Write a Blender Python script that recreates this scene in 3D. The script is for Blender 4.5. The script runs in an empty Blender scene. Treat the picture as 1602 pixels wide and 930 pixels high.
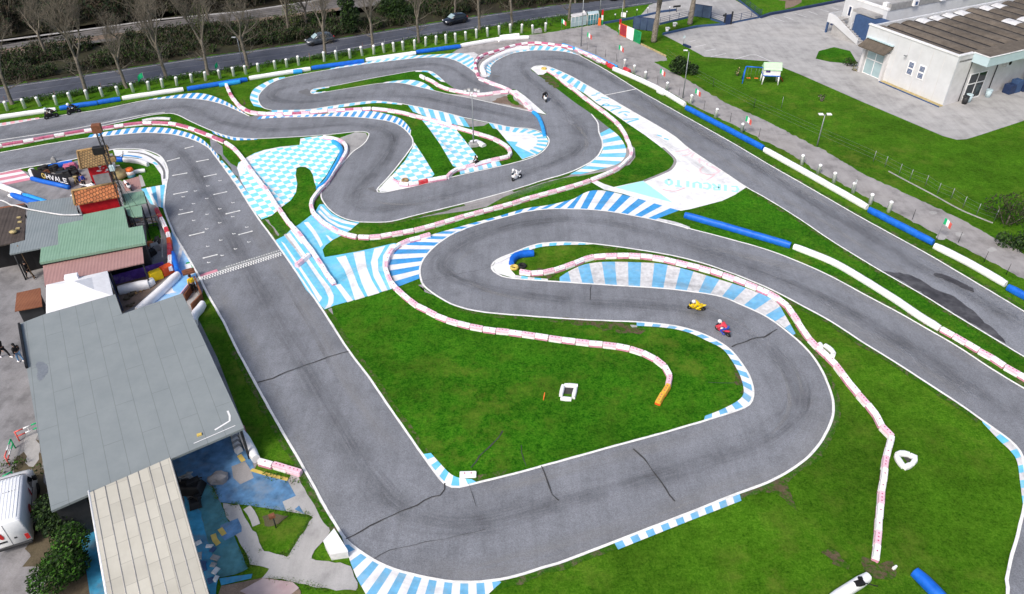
import bpy, math, random
from mathutils import Vector, Matrix
from mathutils.noise import noise as pnoise
R = math.radians
sc = bpy.context.scene
col = sc.collection
random.seed(7)

# ------------------------------------------------------------------ survey
# The site was measured from one aerial photograph: P() turns a measured point
# of it into metres on the ground (or at height z). x right, y away, z up.
SF, TILT, ALT, SX, SY = 1200.0, R(36.8), 38.0, 801.0, 465.0
CT, ST = math.cos(TILT), math.sin(TILT)
def P(px, py, z=0.0):
    a = (px - SX) / SF; b = -(py - SY) / SF
    t = (z - ALT) / (-ST + b * CT)
    return Vector((a * t, (CT + b * ST) * t, z))
def heading(a, b):
    d = P(*b) - P(*a); return math.atan2(d.y, d.x)

# ------------------------------------------------------------------ materials
def lin(c): return tuple(((v/255)/12.92 if v/255 <= .04045 else ((v/255+.055)/1.055)**2.4) for v in c)
def newmat(name):
    m = bpy.data.materials.new(name); m.use_nodes = True
    nt = m.node_tree; return m, nt, nt.nodes['Principled BSDF']
def node(nt, typ, **kw):
    n = nt.nodes.new(typ)
    for k, v in kw.items():
        if k in n.inputs.keys() if hasattr(n, 'inputs') else False: n.inputs[k].default_value = v
        else: setattr(n, k, v)
    return n
def world_xy(nt, sx=1, sy=1, rot=0, loc=(0, 0, 0)):
    g = nt.nodes.new('ShaderNodeNewGeometry'); mp = nt.nodes.new('ShaderNodeMapping')
    mp.inputs['Scale'].default_value = (sx, sy, 1); mp.inputs['Rotation'].default_value = (0, 0, rot)
    mp.inputs['Location'].default_value = loc
    nt.links.new(g.outputs['Position'], mp.inputs['Vector']); return mp.outputs['Vector']
def noise(nt, vec, scale, detail=4, rough=.55):
    n = nt.nodes.new('ShaderNodeTexNoise'); n.inputs['Scale'].default_value = scale
    n.inputs['Detail'].default_value = detail; n.inputs['Roughness'].default_value = rough
    nt.links.new(vec, n.inputs['Vector']); return n.outputs['Fac']
def ramp(nt, fac, stops):
    r = nt.nodes.new('ShaderNodeValToRGB'); e = r.color_ramp.elements
    while len(e) < len(stops): e.new(.5)
    for i, (p, c) in enumerate(stops):
        e[i].position = p; e[i].color = (c[0], c[1], c[2], 1) if not isinstance(c, (int, float)) else (c, c, c, 1)
    nt.links.new(fac, r.inputs['Fac']); return r.outputs['Color']
def mix(nt, a, b, fac, mode='MIX'):
    m = nt.nodes.new('ShaderNodeMix'); m.data_type = 'RGBA'; m.blend_type = mode
    for v, i in ((a, 6), (b, 7)):
        if isinstance(v, tuple): m.inputs[i].default_value = (*v, 1)
        else: nt.links.new(v, m.inputs[i])
    if isinstance(fac, (int, float)): m.inputs[0].default_value = fac
    else: nt.links.new(fac, m.inputs[0])
    return m.outputs[2]
def bump(nt, b, h, strength=.4, dist=.05):
    n = nt.nodes.new('ShaderNodeBump'); n.inputs['Strength'].default_value = strength; n.inputs['Distance'].default_value = dist
    nt.links.new(h, n.inputs['Height']); nt.links.new(n.outputs['Normal'], b.inputs['Normal'])

M = {}
def mat(name, c, rough=.6, var=.12, scale=3.0, metal=0, spec=.3, dirt=None, dirt_amt=.5, fine=None, coat=0):
    """painted / plain surface with uneven tone and optional blotchy dirt"""
    if name in M: return M[name]
    m, nt, b = newmat(name); v = world_xy(nt)
    f = noise(nt, v, scale, 5)
    lo = tuple(x * (1 - var) for x in c); hi = tuple(min(1, x * (1 + var)) for x in c)
    cc = ramp(nt, f, [(.3, lo), (.7, hi)])
    if dirt:
        d = ramp(nt, noise(nt, v, scale * .35, 7, .68), [(.5, 0.0), (.68, 1.0)])
        k = nt.nodes.new('ShaderNodeMath'); k.operation = 'MULTIPLY'; k.inputs[1].default_value = dirt_amt
        nt.links.new(d, k.inputs[0]); cc = mix(nt, cc, dirt, k.outputs[0])
    nt.links.new(cc, b.inputs['Base Color'])
    b.inputs['Roughness'].default_value = rough; b.inputs['Metallic'].default_value = metal
    b.inputs['Specular IOR Level'].default_value = spec; b.inputs['Coat Weight'].default_value = coat
    if fine: bump(nt, b, noise(nt, v, fine, 3), .5, .03)
    M[name] = m; return m

def grass_mat(name, dark, mid, light, dry, dry_lo=.52):
    m, nt, b = newmat(name); v = world_xy(nt)
    vf = noise(nt, v, 7.5, 3, .8); fine = noise(nt, v, 2.6, 6, .78); med = noise(nt, v, .55, 6, .7); big = noise(nt, v, .11, 4, .6)
    f = nt.nodes.new('ShaderNodeMath'); f.operation = 'MULTIPLY_ADD'; f.inputs[1].default_value = .5
    h = nt.nodes.new('ShaderNodeMath'); h.operation = 'MULTIPLY'; h.inputs[1].default_value = .5
    nt.links.new(vf, h.inputs[0]); nt.links.new(fine, f.inputs[0]); nt.links.new(h.outputs[0], f.inputs[2])
    c = ramp(nt, f.outputs[0], [(.36, dark), (.47, mid), (.62, light)])
    c = mix(nt, c, ramp(nt, med, [(.3, .74), (.5, 1.0), (.7, 1.2)]), 1.0, 'MULTIPLY')
    c = mix(nt, c, ramp(nt, big, [(.33, .72), (.67, 1.18)]), 1.0, 'MULTIPLY')
    dm = ramp(nt, noise(nt, world_xy(nt, loc=(11, 4, 0)), .42, 7, .75), [(dry_lo, 0.0), (dry_lo + .16, .6)])
    dm2 = ramp(nt, noise(nt, world_xy(nt, loc=(70, 20, 0)), .07, 3), [(.40, .1), (.62, 1.0)])
    c = mix(nt, c, dry, mix(nt, dm, dm2, 1.0, 'MULTIPLY'))
    nt.links.new(c, b.inputs['Base Color']); b.inputs['Roughness'].default_value = .9
    b.inputs['Specular IOR Level'].default_value = .05
    bump(nt, b, f.outputs[0], .8, .10)
    M[name] = m; return m

def asphalt_mat(name, base, stain=.35, warm=None, grain=.30):
    m, nt, b = newmat(name); v = world_xy(nt)
    gr = noise(nt, v, 14, 3, .9); med = noise(nt, v, .55, 6, .65); big = noise(nt, v, .09, 3)
    c = ramp(nt, gr, [(.28, tuple(x*(1-grain) for x in base)), (.72, tuple(x*(1+grain) for x in base))])
    c = mix(nt, c, ramp(nt, med, [(.28, 1 - stain), (.5, 1.0), (.72, 1 + stain*.45)]), 1.0, 'MULTIPLY')
    c = mix(nt, c, ramp(nt, big, [(.35, .86), (.65, 1.08)]), 1.0, 'MULTIPLY')
    st = noise(nt, world_xy(nt, 1.6, .12, R(-28)), .8, 6, .7)
    c = mix(nt, c, ramp(nt, st, [(.33, .82), (.6, 1.06)]), .7, 'MULTIPLY')
    if warm: c = mix(nt, c, warm, ramp(nt, big, [(.5, 0.0), (.75, .5)]))
    nt.links.new(c, b.inputs['Base Color']); b.inputs['Roughness'].default_value = .85
    b.inputs['Specular IOR Level'].default_value = .2
    bump(nt, b, gr, .35, .02)
    M[name] = m; return m

def checker_mat(name, ca, cb, rot, size, loc):
    m, nt, b = newmat(name)
    v = world_xy(nt)
    wob = nt.nodes.new('ShaderNodeTexNoise'); wob.inputs['Scale'].default_value = .8
    nt.links.new(v, wob.inputs['Vector'])
    ad = nt.nodes.new('ShaderNodeVectorMath'); ad.operation = 'MULTIPLY_ADD'; ad.inputs[1].default_value = (.12, .12, 0)
    nt.links.new(wob.outputs['Color'], ad.inputs[0]); nt.links.new(v, ad.inputs[2])
    mp = nt.nodes.new('ShaderNodeMapping'); mp.vector_type = 'TEXTURE'
    mp.inputs['Rotation'].default_value = (0, 0, rot); mp.inputs['Location'].default_value = (*loc, -.35)
    mp.inputs['Scale'].default_value = (size[0], size[1], 1)
    nt.links.new(ad.outputs[0], mp.inputs['Vector'])
    ch = nt.nodes.new('ShaderNodeTexChecker'); ch.inputs['Scale'].default_value = 1
    nt.links.new(mp.outputs['Vector'], ch.inputs['Vector'])
    wear = noise(nt, v, 2.2, 6, .7)
    a = ramp(nt, wear, [(.3, ca), (.62, tuple(min(1, x*1.12) for x in ca)), (.78, tuple(x*.5+.35 for x in ca))])
    w = ramp(nt, noise(nt, v, 1.1, 6, .7), [(.3, tuple(x*.86 for x in cb)), (.55, cb)])
    nt.links.new(mix(nt, a, w, ch.outputs['Fac']), b.inputs['Base Color'])
    b.inputs['Roughness'].default_value = .7; b.inputs['Specular IOR Level'].default_value = .2
    M[name] = m; return m

def sheet_mat(name, c, c2, rot, pitch, seam=2.2, seam_dark=.6, dirt=None, rib=.88, alt=.97, aspect=3, mortar=.02):
    """corrugated or felted roof: ribs across, darker lap seams, blotches"""
    m, nt, b = newmat(name)
    v = world_xy(nt, 1, 1, rot)
    w = nt.nodes.new('ShaderNodeTexWave'); w.wave_type = 'BANDS'; w.bands_direction = 'X'
    w.inputs['Scale'].default_value = 1 / pitch / 1.0 * .314; w.inputs['Distortion'].default_value = .0
    nt.links.new(v, w.inputs['Vector'])
    f = noise(nt, world_xy(nt), .7, 6, .65)
    cc = ramp(nt, f, [(.3, c), (.7, c2)])
    cc = mix(nt, cc, ramp(nt, w.outputs['Fac'], [(.0, rib), (.5, 1.0)]), 1.0, 'MULTIPLY')
    br = nt.nodes.new('ShaderNodeTexBrick'); br.inputs['Scale'].default_value = 1
    br.inputs['Brick Width'].default_value = seam * aspect; br.inputs['Row Height'].default_value = seam
    br.inputs['Mortar Size'].default_value = mortar; br.inputs['Mortar Smooth'].default_value = .1
    br.inputs['Color1'].default_value = (1, 1, 1, 1); br.inputs['Color2'].default_value = (alt, alt, alt, 1)
    br.inputs['Mortar'].default_value = (seam_dark,) * 3 + (1,)
    nt.links.new(world_xy(nt, 1, 1, rot + R(90)), br.inputs['Vector'])
    cc = mix(nt, cc, br.outputs['Color'], 1.0, 'MULTIPLY')
    if dirt: cc = mix(nt, cc, dirt, ramp(nt, noise(nt, world_xy(nt, loc=(5, 3, 0)), .5, 7, .7), [(.55, 0.0), (.75, .6)]))
    nt.links.new(cc, b.inputs['Base Color']); b.inputs['Roughness'].default_value = .7
    b.inputs['Specular IOR Level'].default_value = .25
    if rib < .99: bump(nt, b, w.outputs['Fac'], .4, .03)
    M[name] = m; return m

grass_mat('lawn', (.008,.052,.002), (.023,.120,.004), (.070,.212,.010), (.15,.195,.025), .47)
grass_mat('meadow', (.015,.066,.003), (.044,.132,.005), (.092,.21,.013), (.16,.19,.03), .48)
asphalt_mat('track_asphalt', (.216,.227,.254), .22, grain=.42)
asphalt_mat('road_asphalt', (.10,.108,.135), .25)
asphalt_mat('old_concrete', (.34,.325,.325), .42, (.26,.24,.22), .12)
asphalt_mat('pale_concrete', (.415,.408,.405), .30, (.36,.34,.32), .12)
asphalt_mat('paddock_concrete', (.27,.265,.275), .45, (.27,.23,.19), .18)
asphalt_mat('dirt', (.12,.095,.065), .5, (.06,.08,.02), .35)
def earth_mat(name, soil, soil2, g1, g2, cover=.5):
    m, nt, b = newmat(name); v = world_xy(nt)
    s = ramp(nt, noise(nt, v, 3.0, 6, .75), [(.3, soil), (.7, soil2)]); g = ramp(nt, noise(nt, v, 6.0, 5, .8), [(.35, g1), (.65, g2)])
    k = ramp(nt, noise(nt, world_xy(nt, loc=(3, 8, 0)), 1.6, 7, .78), [(cover-.06, 0.0), (cover+.06, 1.0)])
    nt.links.new(mix(nt, g, s, k), b.inputs['Base Color']); b.inputs['Roughness'].default_value = .95; b.inputs['Specular IOR Level'].default_value = .05
    bump(nt, b, noise(nt, v, 8, 4, .8), .8, .08); M[name] = m
earth_mat('patchy_earth', (.085,.062,.038), (.15,.115,.075), (.018,.085,.003), (.065,.15,.012), .50)
earth_mat('verge_earth', (.10,.085,.05), (.17,.14,.09), (.017,.085,.003), (.06,.16,.01), .56)
asphalt_mat('ballast', (.17,.16,.155), .4, (.2,.17,.13), .5)
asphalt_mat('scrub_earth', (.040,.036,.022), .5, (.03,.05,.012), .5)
asphalt_mat('brown_earth', (.24,.175,.135), .45, (.16,.14,.08), .35)
mat('white_paint', (.84,.84,.85), .6, .08, 2, dirt=(.50,.50,.52), dirt_amt=.5)
mat('line_paint', (.84,.84,.82), .6, .10, 4, dirt=(.42,.42,.43), dirt_amt=.45)
mat('worn_white', (.66,.66,.67), .7, .15, 3, dirt=(.36,.36,.38), dirt_amt=.7)
mat('sky_blue_paint', (.16,.58,.82), .6, .12, 2, dirt=(.46,.62,.68), dirt_amt=.6)
mat('mid_blue_paint', (.055,.32,.70), .6, .14, 2, dirt=(.2,.44,.6), dirt_amt=.45)
mat('soft_blue_paint', (.17,.46,.72), .6, .15, 2, dirt=(.38,.5,.58), dirt_amt=.6)
mat('pink_paint', (.66,.25,.32), .6, .12, 3, dirt=(.6,.45,.48), dirt_amt=.4)
mat('faded_red_paint', (.78,.38,.44), .6, .1, 3)
mat('faded_script', (.85,.63,.66), .6, .1, 3)
mat('aqua_paint', (.42,.83,.86), .6, .08, 2)
mat('crack', (.055,.054,.056), .9, .3)
mat('wet_asphalt', (.058,.056,.062), .55, .35, 1.5, dirt=(.13,.13,.14), dirt_amt=.8)
mat('rubber_stain', (.155,.158,.168), .8, .15, 2)
mat('pale_scuff', (.232,.243,.25), .85, .1, 3)
mat('green_paint', (.02,.36,.12), .6, .15, 3)
mat('yellow_paint', (.62,.46,.12), .6, .15, 3)
mat('blue_floor', (.10,.225,.40), .6, .4, 1.6, dirt=(.20,.27,.36), dirt_amt=.8)
mat('teal_floor', (.075,.22,.25), .6, .4, 1.3, dirt=(.05,.27,.38), dirt_amt=.8)
mat('faded_pink_floor', (.46,.37,.37), .7, .15, 1.2, dirt=(.40,.26,.28), dirt_amt=.6)
mat('pit_blue', (.24,.52,.85), .55, .15, 1.0, dirt=(.62,.74,.88), dirt_amt=.7)
mat('bright_blue_floor', (.045,.27,.46), .6, .35, 1.5, dirt=(.16,.20,.24), dirt_amt=.85)
mat('block_white', (.90,.88,.89), .5, .08, 4, dirt=(.70,.58,.62), dirt_amt=.35)
mat('block_pink', (.84,.54,.64), .5, .10, 4, dirt=(.88,.76,.80), dirt_amt=.6)
mat('block_rose', (.66,.28,.40), .5, .14, 4, dirt=(.83,.60,.68), dirt_amt=.4)
mat('block_crimson', (.52,.13,.23), .5, .2, 4, dirt=(.7,.42,.5), dirt_amt=.5)
mat('block_hole', (.50,.05,.17), .6, .1)
mat('block_red', (.62,.035,.05), .5, .15, 4, dirt=(.7,.3,.3), dirt_amt=.4)
mat('block_yellow', (.78,.45,.06), .5, .12, 4)
mat('block_orange', (.82,.10,.02), .5, .12, 4)
mat('foam_blue', (.010,.13,.62), .45, .18, 2, dirt=(.03,.22,.68), dirt_amt=.5)
mat('foam_sky', (.03,.33,.75), .45, .15, 2)
mat('foam_white', (.88,.88,.90), .5, .05, 3, dirt=(.6,.62,.65), dirt_amt=.35)
mat('post_white', (.90,.90,.91), .5, .04, 5)
mat('galvanised', (.30,.32,.34), .45, .12, 6, metal=.5)
mat('dark_metal', (.03,.032,.036), .5, .2)
mat('black', (.012,.012,.014), .6, .2)
mat('rubber', (.018,.018,.019), .8, .2)
mat('glass_dark', (.02,.03,.04), .08, .1, spec=.6)
mat('glass_pale', (.35,.47,.50), .10, .12, .8, spec=.6)
mat('rust', (.19,.075,.04), .8, .3, 3)
mat('wood', (.20,.13,.075), .8, .25, 4)
mat('bark', (.165,.145,.12), .9, .35, 4, fine=8)
mat('bark_pale', (.24,.215,.185), .9, .3, 3, fine=8)
mat('twig', (.165,.145,.115), .9, .25, 3)
mat('skin', (.55,.33,.24), .6, .05)
mat('denim', (.16,.30,.50), .8, .2, 8)
mat('white_cloth', (.82,.82,.84), .7, .06)
mat('purple_cloth', (.10,.045,.32), .7, .4, 1.4, dirt=(.5,.42,.6), dirt_amt=.7)
mat('car_black', (.008,.010,.018), .2, .1, spec=.5, coat=.6)
mat('car_grey', (.045,.055,.07), .25, .1, spec=.5, coat=.6)
mat('van_white', (.82,.84,.87), .3, .04, coat=.4)
mat('lamp_red', (.5,.02,.02), .3, .1)
mat('lamp_clear', (.8,.82,.85), .15, .05)
mat('navy', (.022,.04,.105), .5, .2, 2)
mat('navy_panel', (.055,.085,.155), .5, .2, 1.5)
mat('house_white', (.62,.635,.66), .7, .06, .8, dirt=(.50,.50,.50), dirt_amt=.45)
mat('house_side', (.62,.61,.62), .75, .10, 1.0, dirt=(.42,.41,.40), dirt_amt=.5)
mat('fascia_blue', (.50,.63,.68), .5, .06, 1)
mat('blue_wall', (.045,.09,.20), .7, .12, 2)
mat('mesh_red', (.34,.035,.05), .6, .2, 3)
mat('mesh_green', (.01,.24,.09), .6, .2, 3)
mat('flag_green', (.01,.42,.16), .7, .1)
mat('flag_red', (.75,.14,.12), .7, .1)
mat('red', (.5,.012,.02), .55, .2, 3)
mat('orange', (.85,.17,.03), .6, .12)
mat('tile_tan', (.34,.22,.10), .8, .28, 3, dirt=(.14,.10,.06), dirt_amt=.5, fine=6)
mat('tile_orange', (.56,.19,.075), .8, .22, 4, dirt=(.22,.09,.04), dirt_amt=.5)
mat('rough_grey', (.30,.30,.30), .85, .2, 2)
mat('suit_yellow', (.80,.55,.01), .5, .1)
mat('suit_red', (.62,.05,.08), .5, .1)
mat('suit_blue', (.02,.06,.40), .6, .1)
mat('pale_green', (.50,.78,.48), .6, .06)
mat('leaf_black', (.006,.011,.004), .8, .4, 3)
mat('leaf_dark', (.012,.030,.008), .7, .4, 3)
mat('leaf_mid', (.035,.075,.012), .7, .3, 3)
mat('leaf_light', (.10,.15,.02), .7, .3, 3)
mat('leaf_olive', (.036,.045,.014), .8, .3, 3)
mat('leaf_brown', (.042,.031,.020), .9, .3, 3)
mat('leaf_grass', (.05,.15,.012), .8, .3, 3)
mat('cream_bush', (.42,.34,.17), .9, .25, 3)

# ------------------------------------------------------------------ mesh tools
class MB:
    def __init__(s): s.lift = 0; s.v = []; s.f = []; s.m = []; s.sm = []
    def face(s, pts, m=0, sm=False):
        i = len(s.v); s.v += [tuple(p) for p in pts]; s.f.append(tuple(range(i, i+len(pts)))); s.m.append(m); s.sm.append(sm)
    def raw(s, vs, fs, m=0, sm=False):
        i = len(s.v); s.v += [tuple(p) for p in vs]
        for f in fs: s.f.append(tuple(i+k for k in f)); s.m.append(m); s.sm.append(sm)
    def box(s, c, d, rz=0, m=0, bev=0, taper=1.0):
        x, y, z = d[0]/2, d[1]/2, d[2]/2; ca, sa = math.cos(rz), math.sin(rz)
        def L(w, h, zz): return [(-w, -h, zz), (w, -h, zz), (w, h, zz), (-w, h, zz)]
        if bev:
            rings = [L(x-bev, y-bev, -z), L(x, y, -z+bev), L(x*taper, y*taper, z-bev), L((x-bev)*taper, (y-bev)*taper, z)]
        else: rings = [L(x, y, -z), L(x*taper, y*taper, z)]
        vs = [(c[0]+a*ca-b*sa, c[1]+a*sa+b*ca, c[2]+zz) for r in rings for a, b, zz in r]
        fs = [(3, 2, 1, 0)]; n = len(rings)
        for k in range(n-1):
            for j in range(4): fs.append((k*4+j, k*4+(j+1) % 4, k*4+4+(j+1) % 4, k*4+4+j))
        fs.append(tuple(range(n*4-4, n*4)))
        s.raw(vs, fs, m)
    def prism(s, pts, z0, z1, m=0, mt=None):
        n = len(pts)
        a = 0.0
        for i in range(n):
            p, q = pts[i], pts[(i+1) % n]; a += p[0]*q[1]-q[0]*p[1]
        if a < 0: pts = pts[::-1]
        f0 = (lambda p: z0(p)) if callable(z0) else (lambda p: z0)
        f1 = (lambda p: z1(p)) if callable(z1) else (lambda p: z1)
        vs = [(p[0], p[1], f0(p)) for p in pts] + [(p[0], p[1], f1(p)) for p in pts]
        s.raw(vs, [(i, (i+1) % n, n+(i+1) % n, n+i) for i in range(n)] + [tuple(range(n-1, -1, -1))], m)
        s.raw(vs[n:], [tuple(range(n))], m if mt is None else mt)
    def tube(s, pts, rad, seg=8, m=0, caps=True, sm=True, closed=False):
        pts = [Vector(p) for p in pts]; n = len(pts)
        rr = rad if isinstance(rad, (list, tuple)) else [rad]*n
        vs = []; up = None
        for i in range(n):
            if closed: d = pts[(i+1) % n]-pts[i-1]
            else: d = pts[min(i+1, n-1)]-pts[max(i-1, 0)]
            d.normalize()
            if up is None: up = Vector((0, 0, 1)) if abs(d.z) < .9 else Vector((1, 0, 0))
            a = d.cross(up)
            if a.length < 1e-4: a = d.cross(Vector((0, 1, 0)))
            a.normalize(); b = a.cross(d)
            for k in range(seg):
                t = 2*math.pi*k/seg
                vs.append(pts[i]+(a*math.cos(t)+b*math.sin(t))*rr[i])
            up = b
        fs = []
        for i in range(n if closed else n-1):
            for k in range(seg):
                j = (i+1) % n
                fs.append((i*seg+k, i*seg+(k+1) % seg, j*seg+(k+1) % seg, j*seg+k))
        if caps and not closed: fs += [tuple(range(seg-1, -1, -1)), tuple(range((n-1)*seg, n*seg))]
        s.raw(vs, fs, m, sm)
    def lathe(s, prof, c=(0, 0, 0), seg=12, m=0, axis='z', sm=True):
        vs = []
        for r, h in prof:
            for k in range(seg):
                t = 2*math.pi*k/seg; a, b = r*math.cos(t), r*math.sin(t)
                vs.append((c[0]+a, c[1]+b, c[2]+h) if axis == 'z' else ((c[0]+a, c[1]+h, c[2]+b) if axis == 'y' else (c[0]+h, c[1]+a, c[2]+b)))
        n = len(prof); fs = []
        for i in range(n-1):
            for k in range(seg): fs.append((i*seg+k, i*seg+(k+1) % seg, (i+1)*seg+(k+1) % seg, (i+1)*seg+k))
        if prof[0][0] > 1e-4: fs.append(tuple(range(seg-1, -1, -1)))
        if prof[-1][0] > 1e-4: fs.append(tuple(range((n-1)*seg, n*seg)))
        s.raw(vs, fs, m, sm)
    def ball(s, c, r, m=0, seg=10, rings=6, sq=(1, 1, 1)):
        vs = []; fs = []
        for i in range(rings+1):
            t = math.pi*i/rings
            for k in range(seg):
                a = 2*math.pi*k/seg
                vs.append((c[0]+r*sq[0]*math.sin(t)*math.cos(a), c[1]+r*sq[1]*math.sin(t)*math.sin(a), c[2]+r*sq[2]*math.cos(t)))
        for i in range(rings):
            for k in range(seg): fs.append((i*seg+k, (i+1)*seg+k, (i+1)*seg+(k+1) % seg, i*seg+(k+1) % seg))
        s.raw(vs, fs, m, True)
    def build(s, name, mats, parent=None, loc=None, rz=0):
        me = bpy.data.meshes.new(name); me.from_pydata(s.v, [], s.f)
        if not isinstance(mats, (list, tuple)): mats = [mats]
        for x in mats: me.materials.append(M[x] if isinstance(x, str) else x)
        me.polygons.foreach_set('material_index', s.m); me.polygons.foreach_set('use_smooth', s.sm)
        me.update()
        o = bpy.data.objects.new(name, me); col.objects.link(o)
        if parent: o.parent = parent
        if loc is not None: o.location = loc
        if rz: o.rotation_euler = (0, 0, rz)
        return o
def tag(o, label=None, cat=None, group=None, kind=None):
    if label: o['label'] = label
    if cat: o['category'] = cat
    if group: o['group'] = group
    if kind: o['kind'] = kind
    return o
def thing(name, label, cat, loc=(0, 0, 0), rz=0, group=None):
    o = bpy.data.objects.new(name, None); col.objects.link(o); o.location = loc; o.rotation_euler = (0, 0, rz)
    o.empty_display_size = .3
    return tag(o, label, cat, group)
def kids(o): return [c for c in bpy.data.objects if c.parent == o]
def dup(o, parent=None, **kw):
    c = o.copy(); col.objects.link(c)
    if parent: c.parent = parent
    for k, v in kw.items(): setattr(c, k, v)
    for ch in kids(o): dup(ch, c)
    return c
ORD1 = 'zeroth first second third fourth fifth sixth seventh eighth ninth tenth eleventh twelfth thirteenth fourteenth fifteenth sixteenth seventeenth eighteenth nineteenth'.split()
TENS = {2: 'twent', 3: 'thirt', 4: 'fort', 5: 'fift', 6: 'sixt', 7: 'sevent', 8: 'eight', 9: 'ninet'}
def ordw(n):
    if n < 20: return ORD1[n]
    t, u = divmod(n, 10)
    return TENS[t] + ('ieth' if u == 0 else 'y-' + ORD1[u])

# ------------------------------------------------------------------ 2-D helpers (survey px -> smooth curves)
def smooth(pts, sub=6, closed=False):
    n = len(pts)
    if n < 3: return [tuple(p[:2]) for p in pts]
    out = []
    g = (lambda i: pts[i % n]) if closed else (lambda i: pts[max(0, min(n-1, i))])
    for i in range(n if closed else n-1):
        p0, p1, p2, p3 = g(i-1), g(i), g(i+1), g(i+2)
        for k in range(sub):
            t = k/sub; t2 = t*t; t3 = t2*t
            out.append(tuple(.5*((2*p1[j]) + (-p0[j]+p2[j])*t + (2*p0[j]-5*p1[j]+4*p2[j]-p3[j])*t2 + (-p0[j]+3*p1[j]-3*p2[j]+p3[j])*t3) for j in (0, 1)))
    if not closed: out.append(tuple(pts[-1][:2]))
    return out
def W(px, z=0, sm=True, closed=False): return [P(a, b, z) for a, b in (smooth(px, 6, closed) if sm else px)]
def resample(w, n):
    L = [0]
    for i in range(1, len(w)): L.append(L[-1]+(w[i]-w[i-1]).length)
    out = []; j = 0
    for k in range(n+1):
        d = L[-1]*k/n
        while j < len(w)-2 and L[j+1] < d: j += 1
        t = (d-L[j])/max(1e-6, L[j+1]-L[j]); out.append(w[j].lerp(w[j+1], max(0, min(1, t))))
    return out
def length(w): return sum((w[i]-w[i-1]).length for i in range(1, len(w)))
def at(w, t):
    n = len(w)-1; x = max(0, min(1, t))*n; i = min(int(x), n-1); return w[i].lerp(w[i+1], x-i)
_lay = [0]
def dz():
    _lay[0] = (_lay[0]+1) % 240; return _lay[0]*.000015
def sheet(name, px, m, z, sm=True, kind='structure', rag=0.0):
    z += dz()
    w = W(px, z, sm, True)
    if rag:
        w = resample(w+[w[0]], max(12, int(length(w)/.35)))[:-1]
        w = [p+Vector((pnoise(p*1.7), pnoise(p*1.7+Vector((9, 3, 1))), 0))*rag for p in w]
        for p in w: p.z = z
    a = sum(w[i].x*w[(i+1) % len(w)].y-w[(i+1) % len(w)].x*w[i].y for i in range(len(w)))
    if a < 0: w = w[::-1]
    b = MB(); b.face(w); o = b.build(name, m); o['kind'] = kind; return o
def strip_into(b, w, width, m=0, z=None, jag=0):
    w = resample(w, max(2, int(length(w)/.5))) if len(w) > 2 or jag else w
    n = len(w); L = []; Rr = []; b.lift = getattr(b, 'lift', 0)+.00004; w = [p+Vector((0, 0, b.lift)) for p in w]
    for i in range(n):
        d = (w[min(i+1, n-1)]-w[max(i-1, 0)]); d.z = 0; d.normalize(); s = Vector((-d.y, d.x, 0))
        wd = width*(1+jag*pnoise(w[i]*1.3)*1.5)
        off = s*(jag*.25*pnoise(w[i]*.9+Vector((3, 3, 3)))) if jag else Vector((0, 0, 0))
        L.append(w[i]+s*wd/2+off); Rr.append(w[i]-s*wd/2+off)
    b.raw(L+Rr, [(i+1, i, n+i, n+i+1) for i in range(n-1)], m)
def line(name, px, width, m, z, sm=True, jag=0):
    z += dz(); b = MB(); strip_into(b, W(px, z, sm), width, 0, z, jag); o = b.build(name, m); o['kind'] = 'structure'; return o
def band(name, inner, outer, n, mats, z, skew=0.0, sm=True, fade=None):
    """striped kerb between two edges; mats alternate"""
    z += dz()
    a = resample(W(inner, z, sm), 200); c = resample(W(outer, z, sm), 200)
    b = MB()
    for i in range(n):
        k = 4; pa = [at(a, (i+j/k)/n) for j in range(k+1)]; pc = [at(c, (i+j/k)/n+skew) for j in range(k+1)]
        for j in range(k):
            q = [pa[j], pa[j+1], pc[j+1], pc[j]]
            ar = (q[1]-q[0]).cross(q[3]-q[0]).z
            b.face(q if ar >= 0 else q[::-1], i % len(mats))
    o = b.build(name, list(mats)); o['kind'] = 'structure'; return o
def patch(name, polys, m, z, sm=False):
    b = MB()
    for px in polys:
        z += dz()*.1+.00002
        w = W(px, z, sm, True)
        a = sum(w[i].x*w[(i+1) % len(w)].y-w[(i+1) % len(w)].x*w[i].y for i in range(len(w)))
        b.face(w if a > 0 else w[::-1])
    o = b.build(name, m); o['kind'] = 'structure'; return o

# rubbered-in racing line: a thin film with ragged, streaky cover that fades out at its sides
def wear_mat(name, c, amount, stretch):
    m, nt, b = newmat(name); at_ = nt.nodes.new('ShaderNodeAttribute'); at_.attribute_name = 'cover'
    uv = nt.nodes.new('ShaderNodeAttribute'); uv.attribute_name = 'run'
    mp = nt.nodes.new('ShaderNodeMapping'); mp.inputs['Scale'].default_value = stretch; nt.links.new(uv.outputs['Vector'], mp.inputs['Vector'])
    n1 = ramp(nt, noise(nt, mp.outputs['Vector'], 1.0, 6, .7), [(.32, 0.0), (.66, 1.0)]); n2 = ramp(nt, noise(nt, world_xy(nt), .25, 4), [(.3, .25), (.65, 1.0)])
    k = mix(nt, mix(nt, n1, n2, 1.0, 'MULTIPLY'), at_.outputs['Color'], 1.0, 'MULTIPLY'); s = nt.nodes.new('ShaderNodeMath'); s.operation = 'MULTIPLY'; s.inputs[1].default_value = amount; nt.links.new(k, s.inputs[0])
    b.inputs['Base Color'].default_value = (*c, 1); b.inputs['Roughness'].default_value = .8; b.inputs['Specular IOR Level'].default_value = .2
    nt.links.new(s.outputs[0], b.inputs['Alpha']); M[name] = m
wear_mat('rubber_film', (.09,.093,.10), .24, (3.2, .10, 1)); wear_mat('dust_film', (.37,.365,.355), .42, (2.4, .12, 1)); wear_mat('skid_film', (.065,.065,.07), .28, (6, .25, 1))
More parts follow.
